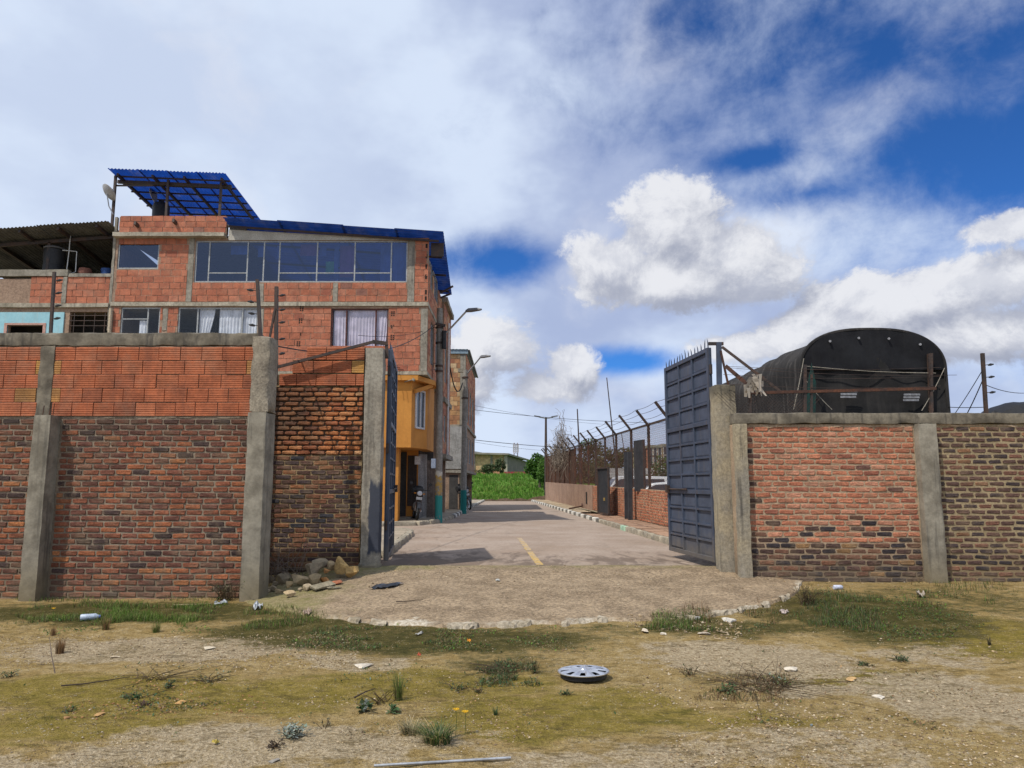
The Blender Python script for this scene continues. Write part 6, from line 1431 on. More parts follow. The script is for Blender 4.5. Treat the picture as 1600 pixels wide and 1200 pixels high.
def endsheet(name, z_lo, z_hi, y, m_, amp, parent=sh, inset=0.):
    b = MB(); n, r_ = 40, 18
    pr = [arch(k/200) for k in range(201)]
    for j in range(r_+1):
        z = z_lo+(z_hi-z_lo)*j/r_
        L = [p for p in pr if p[0] <= cx]; Rr = [p for p in pr if p[0] >= cx]
        def edge(lst):
            best = min(lst, key=lambda p: abs(p[1]-z)); return best[0]
        x0, x1 = edge(L)+inset, edge(Rr)-inset
        for i in range(n+1):
            x = x0+(x1-x0)*i/n; w = noise.noise(Vector((x*3.2, z*1.1, y)))*amp+noise.noise(Vector((x*1.1+z*1.4, z*.8, 3)))*amp*1.3+.5*amp*math.sin((x+z*.7)*9)*sstep(z_hi, z_lo, z)
            b.v.append((x, y+w, z))
    for j in range(r_):
        for i in range(n): a = j*(n+1)+i; b.f.append((a, a+1, a+n+2, a+n+1))
    return b.build(name, m_, parent, smooth=True)
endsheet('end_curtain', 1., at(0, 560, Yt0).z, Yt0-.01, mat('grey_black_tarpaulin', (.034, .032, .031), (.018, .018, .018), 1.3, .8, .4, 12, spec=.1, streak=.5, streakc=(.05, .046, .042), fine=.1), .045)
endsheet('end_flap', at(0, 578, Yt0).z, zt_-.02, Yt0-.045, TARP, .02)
b = MB(); pts = [Vector((arch(k/60)[0], Yt0-.03, arch(k/60)[1])) for k in range(61)]; b.tube(pts, .03, 6); b.build('hem_roll', TARPS, sh, smooth=True)
for px, py in ((1297, 533), (1342, 528), (1389, 529), (1438, 538)): b = MB(); p = at(px, py, Yt0-.1); b.tube([p, p+Vector((.01, .03, 0))], .022, 8); b.build('eyelet', mat('pale_eyelet', (.3, .3, .32)), sh)
for px, py in ((1326, 615), (1424, 620)):
    p = at(px, py, Yt0-.12); b = MB()
    for q in range(3): b.bx(p.x-.15+q*.01, p.x+.13+q*.015, p.y, p.y+.004, p.z-.075+q*.05, p.z-.075+q*.05+.034)
    b.build('pale_patch', mat('worn_white_print', (.27, .275, .29), (.16, .16, .17), 14., .8), sh)
for (pa, pc) in (((1258, 572), (1462, 583)), ((1256, 590), (1300, 640)), ((1476, 575), (1440, 642)), ((1256, 560), (1240, 640))):
    b = MB(); A0, A1 = at(*pa, Yt0-.1), at(*pc, Yt0-.1); b.tube([A0.lerp(A1, k/6)-Vector((0, 0, .03*math.sin(k/6*math.pi))) for k in range(7)], .008, 5, False); b.build('rope', mat('frayed_rope', (.3, .27, .22)), sh)
b = MB(); b.bar(at(1455, 643, Yt0-.1), at(1452, 553, Yt0-.1), .06); b.build('end_post', STEEL_D, sh)
p0, p1 = at(1268, 650, 12.9), at(1268, 566, 12.9); b = MB(); b.add([p0+Vector((-.09, 0, 0)), p0+Vector((.08, .02, 0)), p0.lerp(p1, .6)+Vector((.09, .02, 0)), p1, p0.lerp(p1, .6)+Vector((-.07, 0, 0))], [(0, 1, 2, 3, 4)]); tag(b.build('green_cloth', mat('dark_green_cloth', (.012, .055, .045), (.02, .03, .028), 6., .9)), 'narrow dark green cloth tied to the fence post before the tarpaulin', 'cloth')
b = MB(); c = at(1610, 640, 16)
for i in range(15):
    for j in range(9): x = -1.1+2.6*i/14; y = -.8+1.6*j/8; b.v.append((c.x+x, 16+y, z3t+.15+(.55*math.sqrt(max(0, 1-(x-.2)**2/2-(y/.9)**2)))+.06*noise.noise(Vector((x*3, y*3, 0)))))
for i in range(14):
    for j in range(8): a = i*9+j; b.f.append((a, a+9, a+10, a+1))
tag(b.build('tarpaulin_heap', mat('black_sheeting', (.008, .008, .009), (.014, .014, .015), 2., .6)), 'black plastic sheeting heap at the right edge behind the wall', 'heap')

# ================================================================== THINGS LYING AND GROWING ON THE LOT
from mathutils.bvhtree import BVHTree
BV = [BVHTree.FromPolygons([Vector(v) for v in g.v], g.f), BVHTree.FromPolygons([Vector(v) for v in r.v], r.f)]
def drop(x, y):
    z = -1
    for bv in BV:
        h = bv.ray_cast(Vector((x, y, 3)), Vector((0, 0, -1)))
        if h[0] is not None: z = max(z, h[0].z)
    return z if z > -1 else 0.
def hit(px, py):
    d = (at(px, py, 1.)-Vector((0, 0, CZ))).normalized(); best = None
    for bv in BV:
        h = bv.ray_cast(Vector((0, 0, CZ)), d)
        if h[0] is not None and (best is None or h[3] < best[1]): best = (h[0], h[3])
    return best[0] if best else gat(px, py)
rk = random.Random(77)

# ---- rubble heap at the foot of the recessed wall
STONE = mat('rubble_stone', (.42, .30, .15), None, 7., .92, .7, 45, src='obj', fine=.22)
def rock_mesh(seed, flat=1.):
    bm = bmesh.new(); bmesh.ops.create_icosphere(bm, subdivisions=3, radius=.5); q = random.Random(seed); off = Vector((q.uniform(0, 50), 0, 0))
    planes = [(Vector((q.gauss(0, 1), q.gauss(0, 1), q.gauss(0, 1))).normalized(), q.uniform(.17, .34)) for _ in range(12)]
    for v in bm.verts:
        for n_, d_ in planes:
            k = v.co.dot(n_)-d_
            if k > 0: v.co -= n_*k
        v.co += v.co.normalized()*(noise.noise(v.co*3+off)*.025+noise.noise(v.co*9+off)*.015); v.co.z *= flat
    me = bpy.data.meshes.new('rubble_stone'); bm.to_mesh(me); bm.free(); me.materials.append(STONE)
    me.polygons.foreach_set('use_smooth', [True]*len(me.polygons)); me.set_sharp_from_angle(angle=R(17)); return me
ROCKS = [rock_mesh(s) for s in range(8)]
Y_ = (.50, .33, .13); T_ = (.40, .30, .17); G_ = (.31, .25, .165); O_ = (.52, .26, .10); K_ = (.36, .14, .075)
SM = 'small stone in the rubble heap against the recessed wall'
for i, (px, py, w, h, c, lab) in enumerate([
        (532, 894, 27, 26, Y_, 'largest yellow stone on top of the rubble heap'), (551, 898, 20, 18, Y_, 'angular yellow stone next to the grey gate pillar'), (515, 893, 15, 16, T_, 'tan stone behind the largest yellow stone'),
        (497, 891, 20, 15, G_, 'grey stone at the back of the rubble heap against the bricks'), (488, 899, 24, 18, G_, 'tilted grey slab stone in the middle of the rubble heap'), (470, 909, 36, 17, T_, 'long mossy tan stone at the left of the rubble heap'),
        (490, 910, 22, 15, T_, 'cracked tan block beside the long mossy stone'), (508, 908, 13, 10, O_, 'small orange stone under the largest yellow stone'), (509, 901, 12, 8, O_, 'orange stone lying on another orange stone'), (528, 911, 16, 8, K_, 'broken piece of red brick under the yellow stones'),
        (479, 920, 16, 11, G_, 'squat dark stone in front of the long mossy stone'), (450, 930, 16, 11, T_, 'pale stone rolled out farthest in front of the heap'), (451, 922, 12, 9, T_, 'pale stone resting on the foremost stone'),
        (434, 924, 12, 9, T_, 'little tan stone between the foremost stone and the thick column'), (441, 908, 20, 14, G_, 'grey stone at the dark left end of the heap under the twigs'), (425, 921, 14, 10, G_, 'grey stone near the foot of the thick column'), (415, 923, 12, 8, G_, 'stone of the heap nearest to the thick column'), (453, 914, 9, 8, K_, 'little red brick chip behind the foremost stones'), (461, 901, 9, 8, G_, 'small grey stone above the long mossy stone'), (468, 922, 7, 6, G_, 'tiny grey stone left of the squat dark stone'), (430, 914, 11, 9, G_, 'grey stone halfway up the left end of the heap'), (447, 898, 12, 9, G_, 'highest grey stone at the left end of the heap'), (422, 908, 10, 8, G_, 'small grey stone tucked beside the thick column')]):
    p = hit(px, py+h*.42); Yd = max(p.y, 9.5); W_ = w*Yd/F; H_ = h*Yd/F; p = Vector((p.x, min(p.y+W_*.35, 12.25-W_*.3), 0)); p.z = drop(p.x, p.y)
    lift = {8: .07, 12: .07, 2: .06, 3: .08, 4: .07, 0: .05, 1: .03}.get(i, 0)
    o = bpy.data.objects.new('rubble_stone', ROCKS[i % 8]); put(o, None); o.location = (p.x, p.y, p.z+H_*.42+lift); o.scale = (W_*1.45, W_*1.15, H_*1.5); o.rotation_euler = (0, rk.uniform(-.25, .25), rk.uniform(-.5, .5))
    v = rk.uniform(.85, 1.12); o.color = (c[0]*v, c[1]*v, c[2]*v, 1); tag(o, lab, 'stone', 'stones of the rubble heap')
def flat_slab(label, px, py, L, W2, th, rz, tilt, m_, name='stone_slab', grp=None, cat='slab', lift=.0):
    p = hit(px, py); b = MB(); b.rough(-L/2, L/2, -W2/2, W2/2, 0, th, .04, .01, 7., Matrix.Translation((p.x, p.y, drop(p.x, p.y)+lift)) @ Matrix.Rotation(rz, 4, 'Z') @ Matrix.Rotation(tilt[0], 4, 'X') @ Matrix.Rotation(tilt[1], 4, 'Y'), .008); tag(b.build(name, m_), label, cat, grp)
SLB = mat('mossy_slab', (.24, .205, .14), (.17, .15, .1), 4., .92, .5, 40)
flat_slab('flat grey slab sloping out of the rubble heap', 504, 921, .34, .16, .045, R(48), (R(14), R(-8)), SLB, lift=.03)
flat_slab('thin narrow slab beside the flat grey slab', 521, 921, .2, .07, .03, R(22), (R(6), 0), SLB, lift=.01)
BLKS = mat('black_plastic_scrap', (.03, .034, .042), (.02, .022, .027), 8., .25, .5, 25, spec=.6)
p = hit(604, 917); b = MB()
for i in range(9):
    for j in range(6): u, v = i/8-.5, j/5-.5; b.v.append((p.x+u*.33+v*.12, p.y+v*.26+u*.1, drop(p.x, p.y)+.035+.03*noise.noise(Vector((u*6, v*6, 4)))+.05*max(0, u)+(-.03 if i in (0, 8) or j in (0, 5) else 0)))
for i in range(8):
    for j in range(5): a = i*6+j; b.f.append((a, a+6, a+7, a+1))
tag(b.build('plastic_sheet', BLKS), 'crumpled sheet of black plastic lying on the ramp', 'plastic sheet')
b = MB(); c = hit(430, 905)
for i in range(34):
    p = Vector((c.x+rk.uniform(-.1, .55), 12.05+rk.uniform(-.25, .2), drop(c.x, 12))); pts = [p]; d = Vector((rk.gauss(0, .3), rk.gauss(0, .15), 1)).normalized()
    for q in range(5): d = (d+Vector((rk.gauss(0, .3), rk.gauss(0, .12), rk.gauss(-.12, .2)))).normalized(); p = p+d*rk.uniform(.08, .24); pts.append(p)
    b.tube(pts, [.006, .005, .005, .004, .003, .002], 4, False)
tag(b.build('dry_shrub', mat('bare_twig', (.22, .175, .14), (.15, .115, .09), 5., .95)), 'bare dry twigs climbing the left end of the recessed wall', 'shrub')

# ---- wheel cover
HUB = mat('silver_plastic', (.62, .63, .66), (.52, .53, .56), 9., .30, .05, 30, spec=.5, metal=.75, fine=.08)
p = hit(912, 1059); hc = thing('wheel_cover', 'silver plastic wheel cover lying face up on the dirt', 'wheel cover', (p.x, p.y, p.z))
Mh = Matrix.Translation((p.x, p.y, p.z+.012)) @ Matrix.Rotation(R(-1.5), 4, 'X') @ Matrix.Rotation(R(-1), 4, 'Y'); b = MB(); N = 72
rad = [.0, .035, .05, .09, .125, .165, .195, .215, .222, .220, .205]; zz = [.062, .062, .054, .058, .060, .056, .052, .05, .045, .038, .036]
for ri, zi in zip(rad, zz):
    for k in range(N):
        a = 2*math.pi*k/N; sp_ = .010*max(0, math.cos(9*a)) if .06 < ri < .2 else 0; b.v.append(tuple(Mh @ Vector((ri*math.cos(a), ri*math.sin(a), zi+sp_-(.006 if .06 < ri < .2 else 0)))))
for i in range(len(rad)-1):
    for k in range(N):
        if i == 4 and (k % 8) in (3, 4, 5): continue
        if i == 5 and (k % 8) in (3, 4, 5) : continue
        b.f.append((i*N+k, i*N+(k+1) % N, (i+1)*N+(k+1) % N, (i+1)*N+k))
b.build('disc', HUB, hc, smooth=True)
b = MB(); b.lathe([(.0, .063), (.03, .066), (.034, .06)], 24, Mh); b.build('centre_cap', HUB, hc, smooth=True)
b = MB(); b.lathe([(.19, .038), (.19, .0), (.2, .0), (.2, .038)], 40, Mh); b.lathe([(.001, .03), (.19, .03)], 40, Mh); b.build('clip_ring', BLKP, hc)
a, c = hit(625, 1199), hit(798, 1188); b = MB(); b.tube([a+Vector((-.15, -.02, .016)), c+Vector((0, 0, .014))], .0085, 10); tag(b.build('metal_rod', GALV, smooth=True), 'straight silver metal rod lying at the lower edge', 'rod')

# ---- plants
def blade(b, p, h, lean, az_, w, col, seg=3):
    d = Vector((math.cos(az_), math.sin(az_), 0)); s = Vector((-d.y, d.x, 0)); pv = None
    for i in range(seg+1):
        k = i/seg; q = p+Vector((0, 0, h*(k-.25*k*k*lean)))+d*(h*lean*k*k); ww = w*(1-k)**.7
        cur = (q-s*ww, q+s*ww)
        if pv: b.quad(pv[0], pv[1], cur[1], cur[0], tuple(x*(.75+.45*k) for x in col))
        pv = cur
def tuft(label, px, py, n, h, spread, cols_, lean=(.1, .7), w=.004, name='grass_tuft', cat='plant', extra=None):
    p = hit(px, py); b = MB()
    for _ in range(n):
        a = rk.uniform(0, 6.283); rr = spread*rk.random()**.7; q = p+Vector((rr*math.cos(a), rr*math.sin(a), 0)); q.z = drop(q.x, q.y)-.004; c = rk.choice(cols_); f = rk.uniform(.7, 1.3)
        blade(b, q, h*rk.uniform(.5, 1.1), rk.uniform(*lean), a+rk.gauss(0, .5), w*rk.uniform(.7, 1.3), tuple(x*f for x in c))
    if extra: extra(b, p)
    tag(b.build(name, LEAF), label, cat, 'weeds growing on the lot')
def weed(label, px, py, n, r_, h, cols_, leaf=.02, stems=8, name='weed', stemc=(.10, .07, .04)):
    p = hit(px, py); b = MB()
    for _ in range(stems):
        a = rk.uniform(0, 6.283); q = p+Vector((r_*.6*math.cos(a)*rk.random(), r_*.6*math.sin(a)*rk.random(), -.005)); e = q+Vector((rk.gauss(0, r_*.6), rk.gauss(0, r_*.6), h*rk.uniform(.5, 1))); m = q.lerp(e, .5)+Vector((0, 0, h*.15)); b.tube([q, m, e], [.003, .0025, .0012], 3, False, stemc)
        for _ in range(max(1, n//stems)):
            k = rk.uniform(.15, 1); o = q.lerp(e, k)+Vector((rk.gauss(0, .012), rk.gauss(0, .012), rk.gauss(0, .006))); u = Vector((rk.gauss(0, 1), rk.gauss(0, 1), rk.gauss(.3, .5))).normalized(); v = u.cross(Vector((0, 0, 1))).normalized(); L = leaf*rk.uniform(.5, 1.4); c = rk.choice(cols_); f = rk.uniform(.7, 1.35)
            b.quad(o, o+u*L*.5+v*L*.28, o+u*L, o+u*L*.5-v*L*.28, tuple(x*f for x in c))
    tag(b.build(name, LEAF), label, 'plant', 'weeds growing on the lot')
GR = [(.10, .15, .03), (.14, .18, .05), (.20, .18, .07)]; BRN = [(.22, .13, .06), (.30, .19, .09), (.15, .09, .05)]; SIL = [(.24, .28, .24), (.17, .22, .17), (.32, .34, .29)]; DG = [(.04, .085, .03), (.06, .11, .04), (.10, .14, .06)]; MIX = [(.13, .09, .05), (.09, .11, .04), (.22, .15, .08), (.07, .09, .03)]
tuft('tall upright green grass tuft near the lower middle', 622, 1094, 110, .26, .035, GR, (.05, .4), .0028)
weed('leafy green weed left of the upright grass tuft', 572, 1112, 70, .06, .09, DG+SIL[:1], .05, 8)
weed('small broad leaved weed under the upright grass tuft', 616, 1114, 50, .055, .05, DG, .04, 7)
weed('dry brown stems around the upright grass tuft', 600, 1098, 40, .14, .1, BRN, .02, 16)
tuft('spreading green and straw clump at the lower middle', 684, 1160, 260, .15, .09, DG+GR+[(.42, .32, .16)], (.4, 1.3), .004)
tuft('grey straw clump left of the spreading green clump', 644, 1146, 170, .11, .07, [(.34, .28, .17), (.20, .17, .09), (.12, .12, .06)], (.4, 1.2), .0035)
weed('silvery shrub on a dark clod at the lower left', 458, 1152, 240, .085, .1, SIL, .028, 26, 'silver_shrub')
weed('blackened roots beside the silvery shrub', 430, 1166, 60, .075, .04, [(.03, .022, .018), (.06, .04, .03), (.3, .2, .1)], .022, 20)
weed('little dry sprig right of the silvery shrub', 508, 1136, 30, .07, .06, [(.1, .09, .05), (.16, .16, .1)], .02, 8)
tuft('reddish brown grass tuft on the pale strip at the left', 94, 1021, 130, .17, .04, BRN, (.05, .4), .0026)
tuft('small brown grass tuft above the reddish tuft', 83, 993, 60, .12, .03, BRN, (.05, .4), .0026)
tuft('brown grass tuft before the grassy wall foot', 165, 984, 90, .16, .035, BRN+GR[:1], (.05, .4), .003)
tuft('green grass tuft before the grassy wall foot', 244, 988, 90, .14, .045, GR, (.1, .5), .003)
b = MB(); p = hit(86, 1052); b.tube([p, p+Vector((-.04, 0, .14)), p+Vector((-.09, .02, .31))], [.005, .004, .002], 4, False); tag(b.build('dry_stalk', mat('bare_twig', (.2, .15, .1))), 'single leaning dry stalk at the left', 'plant')
weed('dark green mat of weeds on the mossy ground at left', 212, 1090, 150, .12, .04, DG, .025, 24)
weed('blue green weeds beyond the dark mat at left', 265, 1073, 70, .1, .05, SIL[1:2]+DG, .022, 14)
weed('scattered blue green sprouts left of centre', 330, 1062, 90, .2, .06, SIL[1:2]+DG, .02, 20)
weed('brown tangle above the blue green weeds', 235, 1060, 60, .24, .05, MIX, .018, 30)
weed('purplish dead weed on the left moss', 226, 1103, 50, .07, .04, [(.06, .035, .04), (.1, .06, .05)], .02, 12)
weed('low ragged weed at the left border', 12, 1058, 60, .08, .06, SIL[1:2]+DG, .025, 10)
weed('small sprout near the left border', 110, 1112, 40, .07, .04, SIL[1:2]+DG, .02, 8)
weed('low green weeds in the brown patch left of the wheel cover', 790, 1048, 200, .26, .07, MIX+DG, .024, 50)
weed('upright dark sprigs beside the wheel cover patch', 836, 1052, 60, .05, .14, DG+MIX, .025, 8)
weed('dark tangle under the brown patch', 715, 1076, 80, .1, .05, DG+MIX, .022, 16)
weed('bent dark sprig next to the dark tangle', 748, 1082, 40, .06, .05, MIX, .02, 10)
tuft('small spiky tuft at the lower middle', 775, 1117, 26, .08, .015, DG, (.1, .6), .003)
weed('dry brown weeds spreading right of the wheel cover', 1190, 1072, 420, .48, .085, BRN+MIX, .018, 80)
weed('green centre of the dry weed patch', 1135, 1082, 90, .12, .06, DG, .035, 16)
weed('grey green edge of the dry weed patch', 1222, 1072, 110, .14, .1, SIL[1:2]+GR, .022, 20)
weed('dark brown weed left of the dry patch', 1075, 1054, 80, .09, .08, MIX, .02, 16)
weed('small green sprout below the wheel cover', 884, 1086, 40, .05, .04, DG, .025, 8)
weed('low dark green weed in the right middle', 1350, 1040, 90, .08, .04, DG, .024, 16)
weed('pair of dark green weeds right of the low one', 1408, 1032, 110, .12, .05, DG, .026, 18)
tuft('tiny dark tuft in the pale ground at far right', 1546, 1008, 16, .12, .012, [(.05, .045, .03)], (.1, .5), .004)
weed('dark bush at the right tip of the ramp', 1262, 944, 200, .2, .26, BRN+MIX+DG, .022, 50)
weed('dry dark bush at the foot of the thick column', 350, 938, 320, .26, .3, MIX+DG+BRN, .025, 60)
for i, (px, py, lab) in enumerate([(1345, 905, 'two yellow flowers on stalks before the dark bricks'), (1412, 908, 'yellow flower near the concrete column of the right wall'), (82, 972, 'yellow flower in the grass by the left wall'), (712, 1150, 'yellow flowers beside the spreading clump')]):
    p = hit(px, py); b = MB(); fl_ = [(0, 0, .16), (.06, .02, .14)] if i in (0, 3) else [(0, 0, .15)]
    th = thing('wild_flower', lab, 'flower', p, group='weeds growing on the lot')
    for (ox, oy, h) in fl_:
        q = p+Vector((ox, oy, 0)); b = MB(); b.tube([q, q+Vector((.005, 0, h*.6)), q+Vector((0, 0, h))], .002, 3, False, (.10, .15, .04)); b.build('stem', LEAF, th)
        b = MB()
        for k in range(9): a = k*.7; b.tri(q+Vector((0, 0, h)), q+Vector((.024*math.cos(a-.25), .024*math.sin(a-.25), h+.012)), q+Vector((.024*math.cos(a+.25), .024*math.sin(a+.25), h+.012)), (.75, .42, .01))
        b.build('petals', LEAF, th)

# ---- grass and low growth that nobody could count
gr = MB(); lw = MB()
def patch(px0, px1, py0, py1, n, h, cols_, mb, kind='grass', thr=-.2):
    for _ in range(n):
        px, py = rk.uniform(px0, px1), rk.uniform(py0, py1); p = gat(px, py, .06); eu = abs(2*(px-px0)/(px1-px0)-1); ev = abs(2*(py-py0)/(py1-py0)-1)
        if rk.random() < .9*max(0, (max(eu*eu, ev*ev)-.35)/.65)*(1+.0*eu): continue
        if eu > .55 and noise.noise(Vector((p.x*2.1, p.y*2.1, 6))) < (eu-.75)*1.8: continue
        if noise.noise(Vector((p.x*1.3, p.y*2.2, 3)))+.35*noise.noise(Vector((p.x*5, p.y*5, 1))) < thr or p.y > 10.66 and p.x < -3.2: continue
        p.z = drop(p.x, p.y)-.005; c = rk.choice(cols_); f = rk.uniform(.65, 1.35); c = tuple(x*f for x in c)
        if kind == 'grass': blade(mb, p, h*rk.uniform(.4, 1.2), rk.uniform(.1, .9), rk.uniform(0, 6.28), rk.uniform(.0016, .004), c, 2)
        else:
            a = rk.uniform(0, 6.28); L = rk.uniform(.008, .03); u = Vector((math.cos(a), math.sin(a), rk.uniform(.1, .9))); v = Vector((-math.sin(a), math.cos(a), 0)); p.z += rk.uniform(0, h); mb.quad(p, p+u*L*.5+v*L*.3, p+u*L, p+u*L*.5-v*L*.3, c)
LG = [(.085, .17, .02), (.12, .21, .03), (.07, .12, .025), (.2, .2, .07)]
patch(-30, 400, 936, 972, 13000, .085, LG+MIX[:2], gr, thr=-.02); patch(130, 330, 948, 974, 5000, .10, LG, gr, thr=-.15); patch(360, 520, 950, 982, 5000, .07, LG+MIX, gr, thr=-.1)
patch(1230, 1400, 935, 985, 5500, .09, LG[:1]+DG+MIX, gr, thr=-.15); patch(1000, 1130, 962, 984, 3000, .09, LG+MIX, gr, thr=-.1); patch(1060, 1240, 950, 976, 1600, .16, BRN+MIX, gr, thr=0)
patch(1400, 1600, 915, 960, 3000, .1, MIX+GR, gr, thr=0.02); patch(1200, 1290, 905, 918, 700, .08, LG, gr, thr=-.2); patch(600, 660, 880, 892, 400, .12, LG, gr, thr=-.2)
patch(420, 760, 975, 1010, 5000, .05, MIX+DG, gr, thr=.02); patch(740, 850, 1020, 1062, 2500, .06, MIX+DG, gr, thr=0.02); patch(1080, 1260, 1030, 1095, 2500, .05, BRN+MIX, gr, thr=.05)
for _x in range(8): patch(_x*200-20, _x*200+240, 1000, 1195, 3000, .016, [(.26, .19, .07), (.2, .15, .05), (.34, .26, .12), (.13, .12, .035)], gr, thr=.02)
tag(gr.build('grass', LEAF, local=True), 'short green and dry grass along the wall foot and ramp edge', 'grass', kind='stuff')
patch(380, 1000, 972, 1010, 9000, .02, DG+MIX+LG, lw, 'leaf', .0); patch(1240, 1560, 930, 995, 12000, .03, DG+MIX+LG[:2], lw, 'leaf', -.05); patch(0, 420, 945, 985, 5000, .02, DG+LG, lw, 'leaf', -.05)
patch(0, 1000, 1010, 1140, 5000, .012, MIX+DG+SIL[1:2], lw, 'leaf', .22); patch(1000, 1600, 1000, 1150, 4000, .012, MIX+BRN, lw, 'leaf', .2); patch(980, 1260, 955, 985, 4000, .03, DG+MIX, lw, 'leaf', -.05)
patch(150, 420, 1060, 1100, 1500, .015, MIX, lw, 'leaf', .05); patch(740, 860, 1020, 1065, 2500, .03, MIX+DG, lw, 'leaf', .0)
tag(lw.build('ground_cover', LEAF, local=True), 'low creeping weeds and dead leaves scattered over the dirt', 'ground cover', kind='stuff')
PEB = mat('pebble', (.4, .32, .22), None, 20., .9, .3, 80, src='attr', fine=.2)
pb_ = MB(); OCT = [(1, 0, 0), (-1, 0, 0), (0, 1, 0), (0, -1, 0), (0, 0, 1), (0, 0, -1)]; OF = [(0, 2, 4), (2, 1, 4), (1, 3, 4), (3, 0, 4), (2, 0, 5), (1, 2, 5), (3, 1, 5), (0, 3, 5)]
def pebbles(n, px0, px1, py0, py1, s0, s1, thr, cols_):
    for _ in range(n):
        p = gat(rk.uniform(px0, px1), rk.uniform(py0, py1), .03)
        if noise.noise(Vector((p.x*.9, p.y*1.2, 8)))+.4*noise.noise(Vector((p.x*4, p.y*4, 8))) < thr: continue
        s = s0+(s1-s0)*rk.random()**4; p.z = drop(p.x, p.y)+s*.25; a = rk.uniform(0, 3); c = rk.choice(cols_); f = rk.uniform(.65, 1.25)
        sx, sy, sz = s*rk.uniform(.7, 1.3), s*rk.uniform(.6, 1.), s*rk.uniform(.4, .75)
        pb_.add([(p.x+(x*sx*math.cos(a)-y*sy*math.sin(a)), p.y+(x*sx*math.sin(a)+y*sy*math.cos(a)), p.z+z*sz+rk.uniform(-.15, .15)*s) for x, y, z in OCT], OF, tuple(v*f for v in c))
PC = [(.36, .28, .18), (.31, .23, .13), (.25, .18, .10), (.42, .35, .25), (.2, .14, .08)]
pebbles(12000, -20, 1620, 985, 1205, .003, .012, .0, PC); pebbles(5000, 0, 560, 990, 1040, .004, .014, -.2, PC); pebbles(5000, 1000, 1600, 1000, 1200, .004, .016, -.2, PC); pebbles(5000, 420, 1230, 890, 975, .003, .010, -.3, PC); pebbles(700, 980, 1160, 968, 1000, .006, .028, -.2, PC)
pebbles(1600, 0, 1600, 912, 940, .005, .02, -.2, PC); pebbles(700, 100, 420, 1060, 1120, .004, .015, -.1, [(.34, .18, .07), (.27, .14, .06), (.36, .22, .1)]); pebbles(350, 730, 880, 1065, 1165, .003, .012, -.1, [(.34, .2, .09), (.38, .25, .13), (.2, .13, .06)])
tag(pb_.build('pebbles', PEB, local=True), 'loose pebbles and gravel scattered over lot and ramp', 'gravel', kind='stuff')

# ---- litter
def scrap(name, label, px, py, L, W2, col, cat='litter', crumple=.02, rough_=.6, trans=None):
    p = hit(px, py); b = MB(); n = 7; a = rk.uniform(0, 3); off = rk.uniform(0, 90)
    for i in range(n):
        for j in range(n):
            u, v = i/(n-1)-.5, j/(n-1)-.5; x = u*L*.8*(1+.3*noise.noise(Vector((v*3, off, 0)))); y = v*W2*.8*(1+.3*noise.noise(Vector((u*3, off, 5))))
            q = Vector((p.x+x*math.cos(a)-y*math.sin(a), p.y+x*math.sin(a)+y*math.cos(a), 0)); q.z = drop(q.x, q.y)+.008+crumple*abs(noise.noise(Vector((u*5+off, v*5, 2))))*2; b.v.append(tuple(q))
    for i in range(n-1):
        for j in range(n-1): k = i*n+j; b.f.append((k, k+n, k+n+1, k+1))
    tag(b.build(name, mat('litter_'+name+str(px), col, tuple(x*.6 for x in col), 14., rough_)), label, cat, 'litter on the ground')
scrap('plastic_bag', 'crumpled white plastic bag at the left foot of the ramp', 402, 951, .34, .13, (.52, .54, .56), crumple=.05)
scrap('paper_scrap', 'small white paper scrap lying on the ramp', 778, 908, .1, .06, (.56, .56, .53))
scrap('plastic_spoon', 'white plastic scrap in front of the ramp lip', 655, 992, .16, .04, (.52, .5, .46))
scrap('plastic_wrapper', 'orange wrapper on the moss in front of the ramp', 733, 1004, .05, .04, (.62, .26, .03), crumple=.03)
scrap('plastic_wrapper', 'small red wrapper on the dirt below the ramp', 655, 1026, .04, .04, (.5, .10, .05), crumple=.03)
scrap('paper_scrap', 'pinkish paper near the right tip of the ramp', 1225, 958, .16, .1, (.46, .38, .34), crumple=.04)
scrap('paper_scrap', 'cream crumpled paper before the concrete column of the right wall', 1439, 933, .2, .12, (.5, .43, .35), crumple=.09)
scrap('plastic_bag', 'grey white bag shred on the grass by the thick column', 345, 944, .2, .08, (.5, .52, .55), crumple=.04)
scrap('paper_cup', 'white and orange food wrapper in the weeds left of the ramp', 480, 962, .12, .1, (.5, .38, .3), crumple=.07)
scrap('dry_leaf', 'yellow dry leaf on the pale ground at the lower left', 337, 1163, .05, .04, (.55, .42, .08), crumple=.02, cat='leaf')
def lying_can(name, label, px, py, L, rad_, rz, col, cap, cat):
    p = hit(px, py); c = Vector((p.x, p.y, drop(p.x, p.y)+rad_*.9)); th = thing(name, label, cat, p, group='litter on the ground'); Mx = Matrix.Translation(c) @ Matrix.Rotation(rz, 4, 'Z') @ Matrix.Rotation(R(90), 4, 'Y')
    b = MB(); b.lathe([(.001, -L/2), (rad_*.85, -L/2), (rad_, -L/2+.01), (rad_*.96, 0), (rad_, L*.3), (rad_*.5, L*.46), (rad_*.42, L/2)] if cap else [(.001, -L/2), (rad_*.85, -L/2), (rad_, -L/2+.008), (rad_, L/2-.008), (rad_*.85, L/2), (.001, L/2)], 18, Mx); b.build('body', mat(name+'_body', col, tuple(x*.8 for x in col), 20., .35, spec=.5), th, smooth=True)
    b = MB(); b.lathe([(.001, L/2-.004), (rad_*(.46 if cap else .8), L/2-.004), (rad_*(.46 if cap else .8), L/2+.012), (.001, L/2+.012)], 14, Mx); b.build('cap' if cap else 'lid', GALV if not cap else mat('bottle_cap', (.1, .16, .4)), th, smooth=True)
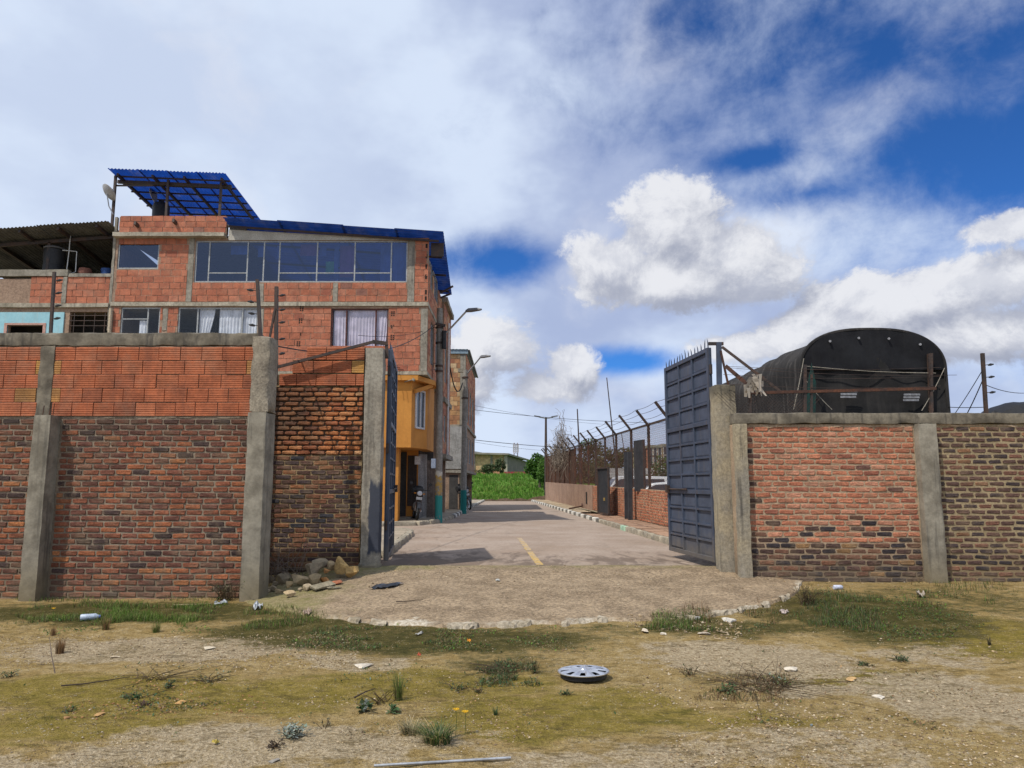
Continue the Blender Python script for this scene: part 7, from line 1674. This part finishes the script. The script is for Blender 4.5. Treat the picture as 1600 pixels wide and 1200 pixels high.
lying_can('drink_can', 'white and blue drink can by the foot of the right wall', 1309, 921, .12, .033, R(8), (.52, .55, .66), False, 'can')
lying_can('plastic_bottle', 'pale blue plastic bottle in the grass by the left wall', 140, 969, .2, .04, R(25), (.40, .47, .56), True, 'bottle')
for (px, py, w, h, c, lab) in [(568, 1038, 34, 7, (.6, .54, .44), 'flat whitish stone in the moss below the rubble heap'), (1268, 1131, 9, 9, (.16, .19, .2), 'dark bluish pebble in the lower right'), (428, 1187, 22, 8, (.26, .24, .21), 'flat grey stone near the lower left'),
                               (1008, 984, 22, 9, (.55, .47, .36), 'largest pale lump of broken cement before the ramp'), (1038, 989, 14, 7, (.6, .54, .44), 'pale cement crumb right of the largest lump'), (1102, 988, 22, 8, (.42, .36, .28), 'grey cement flake before the weeds at the ramp'), (1140, 966, 26, 14, (.62, .58, .5), 'broken pale corner of the ramp crust'), (1090, 965, 10, 10, (.6, .58, .54), 'whitish chip standing in the weeds at the ramp'),
                               (325, 1012, 24, 6, (.52, .45, .34), 'flat pale stone on the bare strip at the left'), (182, 1025, 16, 6, (.5, .42, .3), 'small flat stone next to the reddish grass tuft'), (1238, 1045, 30, 9, (.58, .52, .42), 'whitish flat stone by the dry weed patch'), (1375, 1088, 24, 8, (.55, .5, .42), 'pale stone patch in the right middle'), (155, 1115, 18, 8, (.42, .25, .1), 'ochre clod on the left moss'), (105, 1120, 12, 6, (.36, .2, .09), 'brown clod at the left'), (1330, 1060, 24, 9, (.5, .32, .14), 'orange clod right of the dry weeds'), (285, 1095, 22, 8, (.46, .27, .1), 'orange crumbled clod in the left middle')]:
    p = hit(px, py+h*.4); W_, H_ = w*p.y/F, h*p.y/F; o = bpy.data.objects.new('loose_stone', ROCKS[rk.randrange(8)]); put(o, None); o.location = (p.x, p.y, drop(p.x, p.y)+H_*.2); o.scale = (W_*1.15, W_*.9, max(H_*.75, .02)); o.rotation_euler = (0, 0, rk.uniform(0, 1)); o.color = (*c, 1); tag(o, lab, 'stone', 'loose stones on the lot')
p = hit(1268, 1131); b = MB(); b.tube([p+Vector((.06*math.cos(a/9)*2.2-.2, .16*math.sin(a/9)*1.6-.02, .012+.008*math.sin(a))) for a in range(0, 42)], .0016, 3, False); tag(b.build('wire_loop', STEEL_D), 'thin loop of wire beside the dark bluish pebble', 'wire')
for px, py, L, rz, lab in ((640, 941, .35, .2, 'thin dark twig lying across the ramp'), (300, 946, .5, .1, 'pale stick lying at the foot of the left wall'), (150, 1068, .5, .6, 'dark twig on the left moss'), (570, 1087, .3, 1.2, 'bent dark twig beside the leafy weed')):
    p = hit(px, py); d = Vector((math.cos(rz), math.sin(rz), 0)); pts = [p+d*(L*(k-.5)) for k in (0, .3, .6, 1)]
    pts = [Vector((q.x, q.y, drop(q.x, q.y)+.012+rk.uniform(0, .015))) for q in pts]; b = MB(); b.tube(pts, [.007, .006, .005, .003], 5); tag(b.build('twig', mat('twig_pale' if 'pale' in lab else 'twig_dark', (.4, .3, .18) if 'pale' in lab else (.07, .05, .035))), lab, 'twig', 'twigs on the ground')
